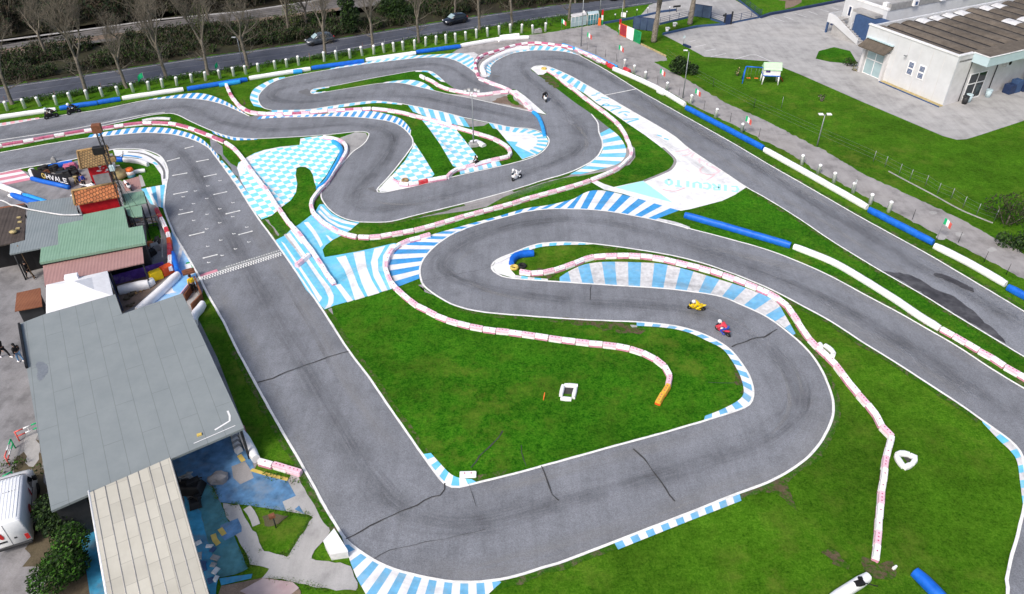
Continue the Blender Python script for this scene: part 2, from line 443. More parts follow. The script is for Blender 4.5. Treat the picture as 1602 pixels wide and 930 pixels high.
def wear(px, width, m, z, name='tyre_wear'):
    z += dz(); w = W(px, z); w = resample(w, max(6, int(length(w)/.8))); n = len(w); A = (-1, -.55, -.2, .2, .55, 1); C = (0, .75, 1, 1, .75, 0); vs = []; cv = []; rn = []; run = 0
    for i in range(n):
        d = w[min(i+1, n-1)]-w[max(i-1, 0)]; d.normalize(); s = Vector((-d.y, d.x, 0)); run += (w[i]-w[i-1]).length if i else 0
        e = min(1, i/5, (n-1-i)/5)
        for a, c in zip(A, C): vs.append(w[i]+s*(a*width/2*(1+.25*pnoise(w[i]*.2)))); cv.append(c*e); rn.append((a*width/2+z*400, run, z*90))
    me = bpy.data.meshes.new(name); me.from_pydata(vs, [], [(i*6+j, (i+1)*6+j, (i+1)*6+j+1, i*6+j+1)[::-1] for i in range(n-1) for j in range(5)])
    a1 = me.attributes.new('cover', 'FLOAT_COLOR', 'POINT'); a2 = me.attributes.new('run', 'FLOAT_VECTOR', 'POINT')
    for i, c in enumerate(cv): a1.data[i].color = (c, c, c, 1); a2.data[i].vector = rn[i]
    me.materials.append(M[m]); o = bpy.data.objects.new(name, me); col.objects.link(o); o['kind'] = 'structure'; return o
def verge(px, ring, inside, off, width, m, z):
    a = sum(ring[i][0]*-ring[(i+1) % len(ring)][1]+ring[(i+1) % len(ring)][0]*ring[i][1] for i in range(len(ring)))
    sgn = (1 if a > 0 else -1)*(1 if inside else -1); w = W(px, z+dz()); w = resample(w, max(6, int(length(w)/.5))); q = []
    for i, p in enumerate(w):
        d = w[min(i+1, len(w)-1)]-w[max(i-1, 0)]; d.normalize(); q.append(p+Vector((-d.y, d.x, 0))*sgn*(off+.12*pnoise(p*.7)))
    b = MB(); strip_into(b, q, width, 0, z, .5); o = b.build('worn_verge', m); o['kind'] = 'structure'

# ================================================================== THE SETTING: ground, circuit, paint
Z_LANE, Z_PARK, Z_PAD, Z_ASPH, Z_LAWN, Z_CONC, Z_PAINT, Z_STRIPE, Z_LINE, Z_MARK = [.008*i for i in range(1, 11)]
g = MB(); g.face([(-1500, -1500, 0), (1500, -1500, 0), (1500, 2500, 0), (-1500, 2500, 0)]); tag(g.build('ground', 'meadow'), kind='structure')

# circuit edges (surveyed)
A_TOP = [(-60,206),(0,197.5),(62,186),(107,179),(160,171),(212,160),(237,156),(275,154),(300,154.5),(325,157.5),(350,164),(370,172.5),(390,182),(402,180)]
B_OUT = [(425,172.5),(412,169),(405,160),(404,152),(410,142),(425,130),(445,122.5),(475,116),(525,107.5),(575,100),(625,94),(662,90.5),(695,90.5),(715,96),(735,107.5),(749,119)]
LOOP = [(760,120),(767,116),(768,110),(766.5,106),(770,100),(780,93),(795,86),(810,82),(830,79.5),(845,79),(865,79.5),(885,81.5),(900,85)]
RS_UP = [(905,86),(950,111),(995,139),(1025,156),(1075,184),(1125,212),(1160,232),(1200,256),(1250,284.5),(1350,342),(1450,397),(1560,462),(1640,510),(1900,664)]
G_EDGE = [(1560,1010),(1577,930),(1575,910),(1580,882),(1592,837),(1603,790),(1605,750),(1600,715),(1588,696),(1571,682),(1536,657)]
F_LOW = [(1536,657),(1501,632),(1451,599.5),(1401,567),(1350,535.5),(1300,503),(1245,473),(1200,450),(1150,429.5),(1100,412),(1050,399.5),(1000,391),(950,384),(912,380),(875,379),(837,383),(800,397),(777,407),(769,418),(777,428),(800,435.5),(875,441),(950,446),(1025,450.5),(1075,455.5),(1127,464),(1162,478),(1200,496),(1238,524),(1268,553),(1288,584),(1300,614.5),(1304,634.5),(1300,660),(1281,696),(1250,727),(1200,755),(1152,773),(1051.5,813),(976,842),(888,876),(850,888),(800,903),(765,909),(727,911),(689,908),(639,897),(601,885),(563.5,863),(541,844.5),(526,822),(511,798),(488,755),(454,696),(425,646),(400,600.5),(370,545),(350,504),(327,464),(311,432),(292,399.5),(277,374.5),(265,349.5),(257,327),(257,314),(258.5,297),(262,277),(261,262),(250,244),(225,234.5),(200,233),(176,234),(117,249),(37,263),(0,271),(-60,282)]
I1_D = [(-60,236),(0,224),(100,209),(175,194),(225,182.5),(262,177.5),(280,181),(300,191),(332,205),(362,214.5),(400,217),(450,215),(512,211),(560,206),(575,207.5),(577,212),(572,222),(563,230),(550,239.5),(525,269.5),(507,292),(502,304.5),(506,316),(520,332),(540,342.5),(562,347.5),(590,348),(615,346),(650,337),(725,318.5),(800,298),(850,282),(892,269.5),(920,256),(935,244.5),(942,232),(942,220),(937,207),(935,192),(925,178.5),(900,161),(875,142),(850,123),(842,117.5),(832,111)]
NOSE_R = [(831,108),(836,104),(848,102.5),(860,105),(880,113),(900,123)]
RS_LOW = [(942,147),(985,172),(1050,210),(1077,232),(1125,264.5),(1168,293),(1200,311),(1250,342),(1300,376),(1375,422),(1447,463.5),(1488,489),(1602,558),(1640,581),(1900,740)]
F_UP = [(1900,780),(1700,663),(1602,607.5),(1551,577),(1501,544),(1451,515),(1401,486.5),(1358,464),(1300,432.5),(1250,410),(1200,391),(1137,373),(1075,357),(1025,344.5),(987,337),(950,330.5),(912,327.5),(862,327),(825,331),(800,337),(750,350.5),(712,364),(682,384),(665,402),(657,419),(658.5,437),(665,449),(685,464),(712,478),(750,487.5),(800,492.5),(875,498),(950,502),(1000,504),(1050,509),(1082,516.5),(1112,528),(1137,543),(1155,561.5),(1170,584),(1178,606.5),(1177,624),(1167,636.5),(1137,647.5),(1100,659),(1032,679),(970,695.5),(900,715),(800,742.5),(752,754),(724.5,761),(709,762),(694,755),(677,734),(661.5,712),(650,696),(600,624),(575,587.5),(545,548),(507,489),(490,464),(437,387),(400,336),(375,297),(350,262),(335,242),(327,232),(310,222),(287,214),(262,209.5),(225,208),(187,211),(137,216),(75,225.5),(0,239),(-60,250)]
I4_OUT = [(432,183),(475,183.5),(525,182.5),(575,185),(612,191),(630,200),(642,212),(646,222),(642,233),(612,272),(590,296.5),(595,301),(607,300),(650,291),(725,273),(800,256),(837,244.5),(854,232),(859,220),(852,210),(832,202),(800,199),(762,191.5),(725,184),(687,174),(637,164),(612,160),(587,158),(562,160),(525,165),(487,171),(450,174)]
I3_OUT = [(486,144),(492,139),(525,134),(575,124),(625,115),(650,111),(670,111),(680,115),(695,127.5),(707,136),(717,142),(737,146),(760,147),(795,141),(808,141),(822,151),(838,165),(855,179.5),(832,175),(800,168),(737,154),(700,147),(675,141),(650,135),(625,130),(595,130.5),(550,137.5),(507,144.5),(490,147.5)]

sheet('track', A_TOP + B_OUT + LOOP + RS_UP + [(1900,1010)] + G_EDGE[:-1] + F_LOW, 'track_asphalt', Z_ASPH)
sheet('infield_grass', I1_D + NOSE_R + RS_LOW + F_UP, 'lawn', Z_LAWN)
sheet('infield_grass', I4_OUT, 'lawn', Z_LAWN)
sheet('infield_grass', I3_OUT, 'lawn', Z_LAWN)

# surroundings
sheet('service_lane', [(690,92),(722,75),(790,61),(860,51),(905,43),(943,37),(968,52),(1001,69),(1042,89),(1045,95),(1022,97),(1048,111),(1075,125),(1137,162),(1200,190),(1278,231),(1285,233),(1350,272),(1426,307),(1501,342),(1564,377),(1602,397),(1800,505),(1800,560),(1602,437),(1501,384),(1426,346),(1350,306),(1275,266),(1225,234),(1190,218),(1150,197),(1080,163),(1037,138),(985,112),(955,102),(930,98),(900,88),(860,82),(800,86),(772,98),(770,112),(762,122),(748,118),(735,107),(715,95)], 'old_concrete', Z_LANE, sm=False, rag=.25)
sheet('car_park', [(1036,54),(1090,44),(1135,37),(1192,28),(1228,19),(1280,9.5),(1322,1),(1420,-10),(1560,60),(1640,130),(1640,178),(1602,189),(1535,211),(1512,218),(1497,219),(1475,213),(1350,160),(1250,116),(1200,96),(1102,89),(1069,71)], 'pale_concrete', Z_PARK, sm=False)
sheet('driveway', [(1000,27),(1016,8),(1060,-8),(1140,-18),(1150,0),(1192,26),(1140,37),(1112,27),(1086,26),(1034,39),(1004,44)], 'pale_concrete', Z_LANE, sm=False)
sheet('road', [(-160,191),(0,162),(125,143),(250,124),(381,105),(475,92),(550,81),(656,58),(732,47),(860,28),(920,21),(1020,6),(1150,-14),(1500,-66),(1500,-88),(1150,-32),(1040,-14),(950,0),(860,9.5),(732,27.6),(626,44.6),(550,57),(475,68),(381,81),(300,92),(188,109),(94,123),(0,136),(-160,160)], 'road_asphalt', Z_LANE, sm=False)
line('road_markings', [(-160,175),(0,149),(250,110),(475,81),(656,51),(860,19),(1020,-2)], .07, 'pale_scuff', Z_PARK, sm=False)
line('road_markings', [(-160,187),(0,159),(250,121),(475,89.5),(656,55.5),(860,26),(1020,4)], .07, 'worn_white', Z_PARK, sm=False)
line('road_markings', [(-160,163),(0,138.5),(94,125),(188,111),(300,94),(381,83),(475,70),(550,59),(732,29.5),(860,11.5)], .07, 'worn_white', Z_PARK, sm=False)
sheet('railway_bed', [(-160,115),(0,90),(94,76),(160,66),(245,55),(447,36),(531,23),(700,-2),(1000,-45),(1000,-75),(600,-16),(475,4),(447,7),(381,18),(250,31),(160,43),(0,64),(-160,88)], 'ballast', Z_LANE, sm=False)
for q0, q1, q2, q3, w_, m_ in ((84,60,26,-8,.5,'ballast'),):
    pass
for off in (6.0, 9.5, 14, 17.5):
    line('railway_rail', [(-160,88+off*1.25),(0,64+off),(160,43+off*.85),(250,31+off*.8),(381,18+off*.75),(475,4+off*.7),(600,-16+off*.6)], .16, 'crack', Z_PARK+.01, sm=False)
line('railway_edge', [(-160,88),(0,64),(160,43),(250,30.5),(381,18),(475,4),(600,-16)], .7, 'pale_concrete', Z_PARK+.01, sm=False)
sheet('railway_path', [(-160,112),(0,86),(160,62),(245,51),(447,31),(531,18),(531,12),(447,24),(245,45),(160,55),(0,78),(-160,104)], 'brown_earth', Z_PARK, sm=False, rag=.5)
sheet('paddock', [(-160,300),(0,271),(32,266),(60,275),(100,262),(117,252),(176,240),(187,282),(222,296),(240,310),(246,330),(262,365),(285,388),(308,430),(318,452),(312,478),(300,478),(340,560),(383,672),(398,712),(404,722),(398,735),(340,760),(345,785),(360,850),(330,930),(330,1030),(120,1030),(-160,1030)], 'paddock_concrete', Z_PAD, sm=False)

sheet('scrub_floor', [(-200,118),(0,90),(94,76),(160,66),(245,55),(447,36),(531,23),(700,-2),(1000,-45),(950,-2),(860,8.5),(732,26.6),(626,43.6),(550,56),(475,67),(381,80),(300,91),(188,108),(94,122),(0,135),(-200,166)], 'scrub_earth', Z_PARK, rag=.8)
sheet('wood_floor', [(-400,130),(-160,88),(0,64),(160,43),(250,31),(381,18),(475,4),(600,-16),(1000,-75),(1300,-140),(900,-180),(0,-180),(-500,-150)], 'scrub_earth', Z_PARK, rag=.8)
sheet('dirt_track', [(20,735),(45,700),(62,690),(80,800),(130,830),(160,1000),(60,1000),(75,900),(40,880),(58,800)], 'dirt', Z_ASPH, rag=.5)
sheet('dirt_track', [(36,690),(52,668),(60,690),(63,720),(45,735)], 'pale_concrete', Z_ASPH+.002, sm=False, rag=.3)

# ---- concrete and bare patches inside the circuit
patch('concrete_apron', [[(605,347.5),(650,338),(725,319),(800,299),(850,283),(885,272.5),(915,268),(912,274),(880,279),(850,287),(810,300),(787,309),(761,324),(731,330),(675,337.5),(637,345),(600,349)]], 'old_concrete', Z_CONC)
patch('concrete_apron', [[(328,214),(348,229),(349,242),(361,256),(372,262),(377,283),(389,303),(381,304),(358,272),(343,252),(330,233)]], 'track_asphalt', Z_CONC)
patch('concrete_apron', [[(532,216),(556,207),(572,208),(576,214),(568,227),(548,241),(523,274),(514,284),(508,287),(520,270),(540,246),(544,232)]], 'pale_concrete', Z_CONC)
patch('concrete_apron', [[(409,343),(420,344),(424,352),(429,356),(437,367.5),(431,376)]], 'old_concrete', Z_CONC)
patch('concrete_apron', [[(654,446),(662,445),(664,457),(679,462),(668,455)]], 'old_concrete', Z_CONC)
patch('concrete_apron', [[(700,147),(735,149),(760,147.5),(795,142),(808,142),(822,152),(838,166),(855,179.5),(832,175),(800,168),(737,154)]], 'pale_concrete', Z_CONC)
patch('concrete_apron', [[(725,185),(764,193),(757,197),(735,199)]], 'old_concrete', Z_CONC)
patch('concrete_apron', [[(950,504),(996,505.5),(997,512),(975,514),(952,510)]], 'pale_concrete', Z_CONC)
patch('concrete_apron', [[(507,486),(519,482),(522,496),(536,520),(551,546),(546,546)]], 'old_concrete', Z_CONC)
line('concrete_apron', [(1020,342),(1036,345),(1058,350),(1078,357.5)], .5, 'worn_white', Z_CONC)
patch('concrete_apron', [[(925,180),(937,188),(953.5,201),(938,209),(936,197)]], 'track_asphalt', Z_CONC)
patch('concrete_apron', [[(985,225),(993,232),(994,246),(985,258),(955,267),(905,276),(890,275),(910,272),(933,268),(961,259),(976,247),(980,232)]], 'old_concrete', Z_CONC)
for px in ([(880,499),(950,503),(996,512),(1012,515),(1000,521),(960,517),(920,511)], [(727,746),(735,738),(748,742),(752,752),(738,754)], [(1156,776),(1200,757),(1222,748),(1240,775),(1250,805),(1236,790),(1220,775),(1195,768)], [(1285,862),(1305,858),(1325,885),(1312,886)], [(1138,560),(1165,595),(1166,620),(1156,606),(1150,585)], [(838,114),(850,117),(864,123),(876,137),(868,137),(850,124)], [(1352,870),(1372,884),(1400,880),(1390,905),(1350,900)], [(380,152),(385,163),(381,164)], [(840,420),(866,428),(858,436),(835,432)]):
    sheet('bare_earth', px, 'patchy_earth', Z_CONC+.001, rag=.45)
sheet('bare_earth', [(770,160),(790,150),(805,157),(818,166),(826,172),(810,168),(790,163)], 'brown_earth', Z_CONC+.002, rag=.3)
sheet('infield_grass', [(793,150),(801,148),(806,158),(814,163),(808,165),(798,160)], 'lawn', Z_CONC+.003, rag=.2)

# ---- painted run-off areas
def checker_from(name, pt, e1, e2, ca, cb):
    c = P(*pt); a = P(pt[0]+e1[0], pt[1]+e1[1])-c; b = P(pt[0]+e2[0], pt[1]+e2[1])-c
    o = c+a*.5+b*.5
    checker_mat(name, ca, cb, math.atan2(a.y, a.x), (a.length, b.length), (o.x, o.y))
checker_from('check_main', (450.3,244.4), (9.9,-2.6), (2.9,4.1), (.21,.66,.84), (.86,.86,.87))
checker_from('check_mid', (692,217.3), (9.9,-2.07), (3.44,4.13), (.24,.62,.84), (.85,.85,.86))
patch('painted_runoff', [[(470,217),(486,214.5),(511,212.5),(521,215),(530,222),(532,236),(511,274),(495,293),(492,286),(489.6,274),(485,266),(478,261.5),(470,261),(464,263),(462.5,274),(465,288),(463,301.4),(455,313.5),(441,324),(425,337.5),(409,343.5),(397,330),(381,306),(388,302),(377,283),(371,263),(373,255),(387,246),(398,240),(413,235),(438,230),(468.6,227)]], 'check_main', Z_PAINT)
patch('painted_runoff', [[(374,256),(387,246),(413,235),(438,230),(466,227.5),(430,233),(405,243),(390,254),(382,262),(384,272),(375,274),(371,264)]], 'white_paint', Z_STRIPE)
band('kerb_stripes', [(344,252.5),(357,272),(370,290),(381,306)], [(347,251),(359,264),(371,279),(388,302.5)], 13, ['sky_blue_paint','white_paint'], Z_PAINT, sm=False)
patch('painted_runoff', [[(657,184),(680,188),(702,195),(712,201),(728,221),(747.5,246),(746,251),(734,257),(716,262),(708.6,260),(688.6,226),(670.5,200.7)], [(648,223),(664,247),(679.6,273),(676,277),(655,283),(630,287),(612,276),(634,251),(645,232)]], 'check_mid', Z_PAINT)
patch('painted_runoff', [[(612,275),(622,286),(634,288),(650,286),(652,290.5),(607,299.5),(595,300.5),(591.5,297)]], 'white_paint', Z_PAINT)
band('kerb_stripes', [(637.5,164),(687,174.3),(725,184.3)], [(646,175),(662,181),(700,193),(735,199.5)], 11, ['sky_blue_paint','white_paint'], Z_PAINT, sm=False)
patch('painted_runoff', [[(764.8,192.6),(793.7,198.5),(832,203),(850,210),(858,220.6),(853,231.5),(837,243.5),(817,249.6),(779,204)]], 'white_paint', Z_PAINT)
band('kerb_stripes', [(765,192.8),(800,199.5),(832,203),(850,210.5),(857,220),(853,231),(840,242)], [(771,201),(800,206.5),(826,209),(838,214),(841,220),(838,228),(828,236)], 23, ['sky_blue_paint','white_paint'], Z_STRIPE)
patch('painted_runoff', [[(792,220.6),(810,222.4),(806,228),(836,242),(817,249)]], 'sky_blue_paint', Z_LINE)
band('kerb_stripes', [(720,273),(752,266),(784.6,258.7)], [(717.6,265),(750,257),(781,253)], 9, ['sky_blue_paint','white_paint'], Z_PAINT, .02, sm=False)
band('kerb_stripes', [(402,187),(425,185),(475,183.5),(525,182.5),(575,185),(612,191),(630,200),(642,213)], [(402,184),(432,179),(500,179),(537,175),(575,174),(600,177.5),(625,185),(637,195),(643,204)], 46, ['mid_blue_paint','white_paint'], Z_PAINT, .012)
band('kerb_stripes', [(231,157),(275,154.2),(300,154.7),(325,157.7),(350,164),(370,172.5),(388,181.5)], [(231,155.6),(262,151),(300,146),(325,148),(350,157.5),(367,167),(384,178)], 32, ['mid_blue_paint','white_paint'], Z_PAINT, .012)
band('kerb_stripes', [(330,204),(345,209.5),(367,214.5),(390,216.5),(403,217.5)], [(333,209),(349,214.5),(366,219.5),(382,219.5),(402,218.8)], 15, ['mid_blue_paint','white_paint'], Z_PAINT, .02)
band('kerb_stripes', [(137,215.5),(187,210.5),(225,207.5),(262,209),(287,213.5),(310,221.5),(327,231.5),(343,252)], [(135,212),(175,205),(212,200),(250,199.5),(275,203),(300,210),(320,221),(343,245)], 42, ['mid_blue_paint','white_paint'], Z_PAINT, .02)
band('kerb_stripes', [(412,169),(405,160),(404,152),(410,142),(425,130),(445,122.5)], [(397,166),(391,154),(396,141),(410,131.5),(430,123),(446,120.5)], 13, ['sky_blue_paint','white_paint'], Z_PAINT)
band('kerb_stripes', [(515,109),(562,102),(625,94),(662,90.5),(695,90.5),(715,96),(735,107.5),(747,117)], [(515,107.4),(562,99.5),(612,91.5),(650,87),(690,85),(722,83.5),(740,91),(745,110)], 40, ['sky_blue_paint','white_paint'], Z_PAINT, .01)
patch('painted_runoff', [[(720,84),(742,82),(748,86),(741,95),(738,92)]], 'worn_white', Z_PAINT)
band('kerb_stripes', [(425,172.8),(487,171),(525,165),(562,160),(587,158.2),(612,160.2),(630,163)], [(425,176),(487,174.6),(525,169.5),(562,164),(590,161.3),(612,162.8),(628,164.5)], 24, ['sky_blue_paint','white_paint'], Z_PAINT)
band('kerb_stripes', [(515,136),(492,139.2),(486.5,144),(490,147.3),(510,144.5)], [(515,137.5),(499,140),(494,143),(497,144.5),(509,143)], 9, ['white_paint','sky_blue_paint'], Z_PAINT)
band('kerb_stripes', [(596,130.8),(625,130.2),(650,135),(675,141),(688,144)], [(600,129),(625,126),(647,125.5),(665,131),(680,142)], 11, ['white_paint','sky_blue_paint'], Z_PAINT, .04)
band('kerb_stripes', [(650,111.2),(670,111.2),(680,115.2),(697,129)], [(650,112.6),(668,113.2),(676,118),(690,128)], 7, ['white_paint','sky_blue_paint'], Z_PAINT)
patch('painted_runoff', [[(797,142),(808,141),(822,151),(838,165),(855,179.5),(832,174.5),(825,165),(812,153)]], 'white_paint', Z_PAINT)
# right-hand lettered run-off
patch('painted_runoff', [[(831,108.2),(836,104.3),(848,102.8),(860,105.2),(880,113.2),(900,123.3),(942,147.2),(985,172),(1050,210),(1077,232),(1125,264.5),(1168,293),(1149,305.5),(1129.7,314.5),(1102.6,321.6),(1080.6,327.4),(1065,330),(1025,320),(975,303.5),(945,297),(923,284),(928,280),(945,288),(960,293),(983,288),(1007,283),(1040,269.5),(1052,262),(1055,255),(1053,248),(1046,240),(1030.6,228),(1008,211),(981,193),(955,175),(934,162),(915,147),(895,134.6),(877,122.6),(859,110.5),(850,117),(842,117.5)]], 'white_paint', Z_PAINT)
patch('painted_runoff', [[(963,293.5),(1006,283.3),(1052,317)]], 'aqua_paint', Z_STRIPE)
line('painted_runoff', [(1037,231),(1047,240),(1055.5,249),(1055.5,256),(1050,264),(1040,270),(1007,283.5)], .3, 'old_concrete', Z_STRIPE)
band('kerb_stripes', [(864,107),(880,113.5),(900,123.8),(918,134)], [(858,110),(876,121.5),(894,133.5),(914,146)], 11, ['sky_blue_paint','white_paint'], Z_STRIPE, -.02, sm=False)
def z850(pts): return [(850+x/6.643, 100+y/6.643) for x, y in pts]
b = MB()
for s in ([(385,285),(440,240)], [(545,310),(600,300)], [(600,350),(680,362)], [(545,385),(600,372)], [(610,440),(640,412),(690,420),(670,440),(610,430)], [(640,436),(780,440)], [(700,488),(740,470),(805,462)], [(770,440),(810,455)], [(780,515),(830,492),(900,505)], [(840,520),(870,540)], [(830,578),(990,570)], [(870,610),(990,575)], [(1180,740),(1230,755)], [(1255,775),(1300,790)], [(500,330),(560,322)]):
    strip_into(b, W(z850(s), Z_STRIPE, False), .26)
tag(b.build('painted_lettering', 'sky_blue_paint'), kind='structure')
def z1020(pts): return [(1020+x/7.753, 210+y/7.753) for x, y in pts]
b = MB()
for s, w in (([(285,212),(350,205),(430,190),(450,182)],.2), ([(430,185),(462,212),(425,228),(470,232)],.16), ([(365,262),(430,255),(480,222)],.2), ([(475,275),(512,232)],.2), ([(495,275),(480,280)],.25), ([(525,305),(590,290),(560,318)],.2), ([(590,295),(560,325)],.2), ([(585,352),(560,335),(610,315),(640,345)],.18), ([(672,352),(660,380)],.2), ([(625,395),(585,425),(590,462),(640,486),(720,492),(775,480),(815,455)],.22), ([(715,390),(755,405),(790,432),(822,452)],.45), ([(770,480),(720,525),(655,562)],.18), ([(660,375),(700,395),(745,400)],.16), ([(412,430),(455,455)],.12)):
    strip_into(b, W(z1020(s), Z_STRIPE), w)
tag(b.build('painted_lettering', 'faded_script'), kind='structure')
b = MB(); strip_into(b, W(z1020([(130,670),(210,690),(290,692),(350,672),(400,655)]), Z_STRIPE), .10); strip_into(b, W(z1020([(655,670),(690,660),(720,645)]), Z_STRIPE), .08)
tag(b.build('tyre_marks', 'faded_red_paint'), kind='structure')
GLY = {'C': [[(1,.85),(.7,1),(.3,1),(0,.7),(0,.3),(.3,0),(.7,0),(1,.15)]], 'I': [[(.5,0),(.5,1)]], 'R': [[(0,0),(0,1),(.7,1),(.95,.78),(.7,.52),(0,.5)],[(.45,.5),(1,0)]],
       'U': [[(0,1),(0,.25),(.3,0),(.7,0),(1,.25),(1,1)]], 'T': [[(0,1),(1,1)],[(.5,1),(.5,0)]], 'O': [[(.5,0),(.15,.1),(0,.5),(.15,.9),(.5,1),(.85,.9),(1,.5),(.85,.1),(.5,0)]]}
b = MB()
for i, ch in enumerate('CIRCUITO'):
    cx, cy = 1149.5-i*14.7, 295.8-i*1.5
    for st in GLY[ch]:
        strip_into(b, W([(cx-(x-.5)*10.5, cy+(y-.5)*9.5-(x-.5)*1.0) for x, y in st], Z_STRIPE, False), .30)
tag(b.build('painted_lettering', 'aqua_paint'), kind='structure')
# upper edge of the middle straight
band('kerb_stripes', [(656,436),(655.5,426),(660,410),(669,395.5),(682,383),(701,371),(738.6,355),(787,340),(800,336.5),(825,330.5),(862,326.5),(912,327),(950,330),(987,336.5),(1024,344)], [(622,449),(612,431),(608,413),(613,397),(628,384),(656,373),(680,366),(733,351),(785,337),(798,333),(826,325.5),(858,321),(894,312.5),(942,298),(1062,329.5)], 43, ['mid_blue_paint','white_paint'], Z_PAINT)
def z400(pts): return [(400+x/5.471, 320+y/5.471) for x, y in pts]
patch('painted_runoff', [z400([(172,305),(250,265),(300,215),(380,165),(470,95),(510,62),(540,10),(548,0),(582,0),(650,75),(730,120),(800,145),(888,155),(800,228),(735,265),(660,305),(600,350),(572,388),(590,452),(720,430),(860,405),(1000,375),(1180,332),(1215,335),(1140,430),(1115,520),(1150,650),(1178,720),(1040,760),(900,802),(670,866),(640,880),(590,900),(430,730),(330,562),(210,392)])], 'sky_blue_paint', Z_PAINT)
def edges(L, Rr): 
    return z400(L)+z400(Rr)[::-1]
patch('painted_stripes', [edges([(215,315),(345,515),(460,690),(515,790),(545,838)],[(245,335),(375,520),(490,690),(545,770),(570,800)]), edges([(255,260),(400,440),(500,590),(590,720),(625,800),(618,850),(590,895)],[(290,240),(435,440),(540,590),(635,710),(668,780),(665,840),(640,878)]),
    edges([(680,690),(735,765),(785,838)],[(725,680),(775,745),(835,822)]), edges([(690,455),(760,560),(800,660),(850,820)],[(770,437),(830,570),(880,700),(935,795)]), edges([(835,415),(870,560),(910,680),(960,788)],[(930,398),(950,540),(1000,660),(1060,758)]),
    edges([(1015,380),(985,500),(1010,620),(1080,748)],[(1110,355),(1045,470),(1050,570),(1130,735)]), edges([(1150,345),(1090,440),(1085,530),(1110,620),(1152,722)],[(1195,335),(1140,430),(1115,530),(1145,650),(1175,718)]),
    edges([(410,155),(480,240),(530,320),(555,370)],[(450,150),(510,225),(550,290),(575,345)]), edges([(600,260),(625,300),(640,315)],[(625,270),(650,295),(665,300)]),
    edges([(530,60),(610,140),(700,190),(812,222)],[(548,50),(625,125),(720,175),(830,205)]), edges([(548,30),(630,115),(740,160),(855,182)],[(560,12),(650,100),(760,140),(875,166)]), edges([(300,220),(350,290),(390,340)],[(322,200),(370,275),(410,325)])], 'white_paint', Z_STRIPE, sm=False)
patch('painted_stripes', [edges([(240,262),(330,375),(400,470)],[(256,250),(350,375),(415,462)])], 'worn_white', Z_STRIPE+.001)
# inner hairpin island
band('kerb_stripes', [(875.5,441.2),(932,445),(1010,449.6),(1072,455),(1128,463.5),(1166,479),(1199,494.5),(1222,509),(1240.6,524.5)], [(875.5,434),(893,423),(916,413.7),(947,410),(994,410.6),(1034.6,413),(1072,421.5),(1119,435.5),(1172,452.7),(1212.6,471.4),(1228,493),(1244.6,522)], 21, ['soft_blue_paint','worn_white'], Z_PAINT)
patch('painted_runoff', [[(770,418),(777,407.3),(800,397.3),(800,408),(799,422),(806,430),(806,436),(777,427.5)]], 'white_paint', Z_PAINT)
band('kerb_stripes', [(798,398),(837,383.3),(875,379.3),(912,380.3),(930,382)], [(801,403),(840,388),(875,384),(912,383),(926,382.4)], 12, ['sky_blue_paint','white_paint'], Z_PAINT)
band('kerb_stripes', [(804,435.7),(830,438),(857,439.7)], [(806,430.5),(830,434),(857,436.5)], 5, ['worn_white','sky_blue_paint'], Z_STRIPE)
# infield kerb and corner kerbs
band('kerb_stripes', [(996,503.8),(1050,509),(1082,516.5),(1112,528),(1137,543),(1155,561.5),(1170,584),(1178,606.5),(1177,624),(1167,636.5),(1137,647.5),(1101,658.5)], [(996,510),(1025,511.5),(1055,515),(1080,521.5),(1105,533),(1130,546),(1144.6,564),(1157,586),(1163,606),(1162,619),(1150,630),(1125,642.5),(1103,651)], 27, ['soft_blue_paint','white_paint'], Z_PAINT)
band('kerb_stripes', [(662.5,710.6),(684,741.6),(698,756),(718,761.5),(745,754)], [(674,709),(687,723.5),(703,740),(717,747.5),(738,750)], 9, ['sky_blue_paint','white_paint'], Z_PAINT)
band('kerb_stripes', [(537,838),(541,844.5),(563.5,863),(601,885),(639,897),(689,908),(727,911),(782,909.5)], [(530,828),(540,855),(552,890),(565,917),(590,952),(650,985),(725,960),(784,911.5)], 23, ['soft_blue_paint','white_paint'], Z_PAINT, .0)
band('kerb_stripes', [(961,849.5),(1051.6,814),(1157,772.5)], [(967,860),(1065,820.5),(1160,783.5)], 17, ['soft_blue_paint','white_paint'], Z_PAINT, sm=False)
band('kerb_stripes', [(1536,657.5),(1571,682.5),(1588,696.5),(1600,716),(1604,750),(1602.5,788)], [(1537.5,662),(1564,690),(1580,705),(1591,722),(1596,755),(1600,788)], 11, ['sky_blue_paint','worn_white'], Z_PAINT)
band('kerb_stripes', [(765,121),(768,113),(768,105),(780,93.2),(795,86.2),(810,82.2),(830,79.7),(845,79.2),(865,79.7),(885,81.7),(905,86.5)], [(756,115),(756,108),(757,101),(765,93.5),(782,84.5),(805,77),(825,73.5),(840,72),(860,73),(880,76),(905,86)], 38, ['sky_blue_paint','white_paint'], Z_PAINT)
patch('painted_runoff', [[(750,117),(757,113),(766,115),(766,119),(759,121.5),(752,120)]], 'worn_white', Z_STRIPE)
band('kerb_stripes', [(938,209),(943,224),(942,237),(933,248),(915,260.5),(891.6,273)], [(953.5,201),(969,214),(979,232),(976.7,247),(961,259),(909,273)], 13, ['sky_blue_paint','white_paint'], Z_PAINT)
band('kerb_stripes', [(-10,199),(0,197.2),(62,185.8)], [(-10,195),(0,193),(61,184)], 11, ['faded_red_paint','worn_white'], Z_PAINT, sm=False)
band('painted_stripes', [(-40,277),(0,270),(32,265)], [(-40,300),(-2,291),(51,281)], 1, ['white_paint'], Z_ASPH+.002, sm=False)
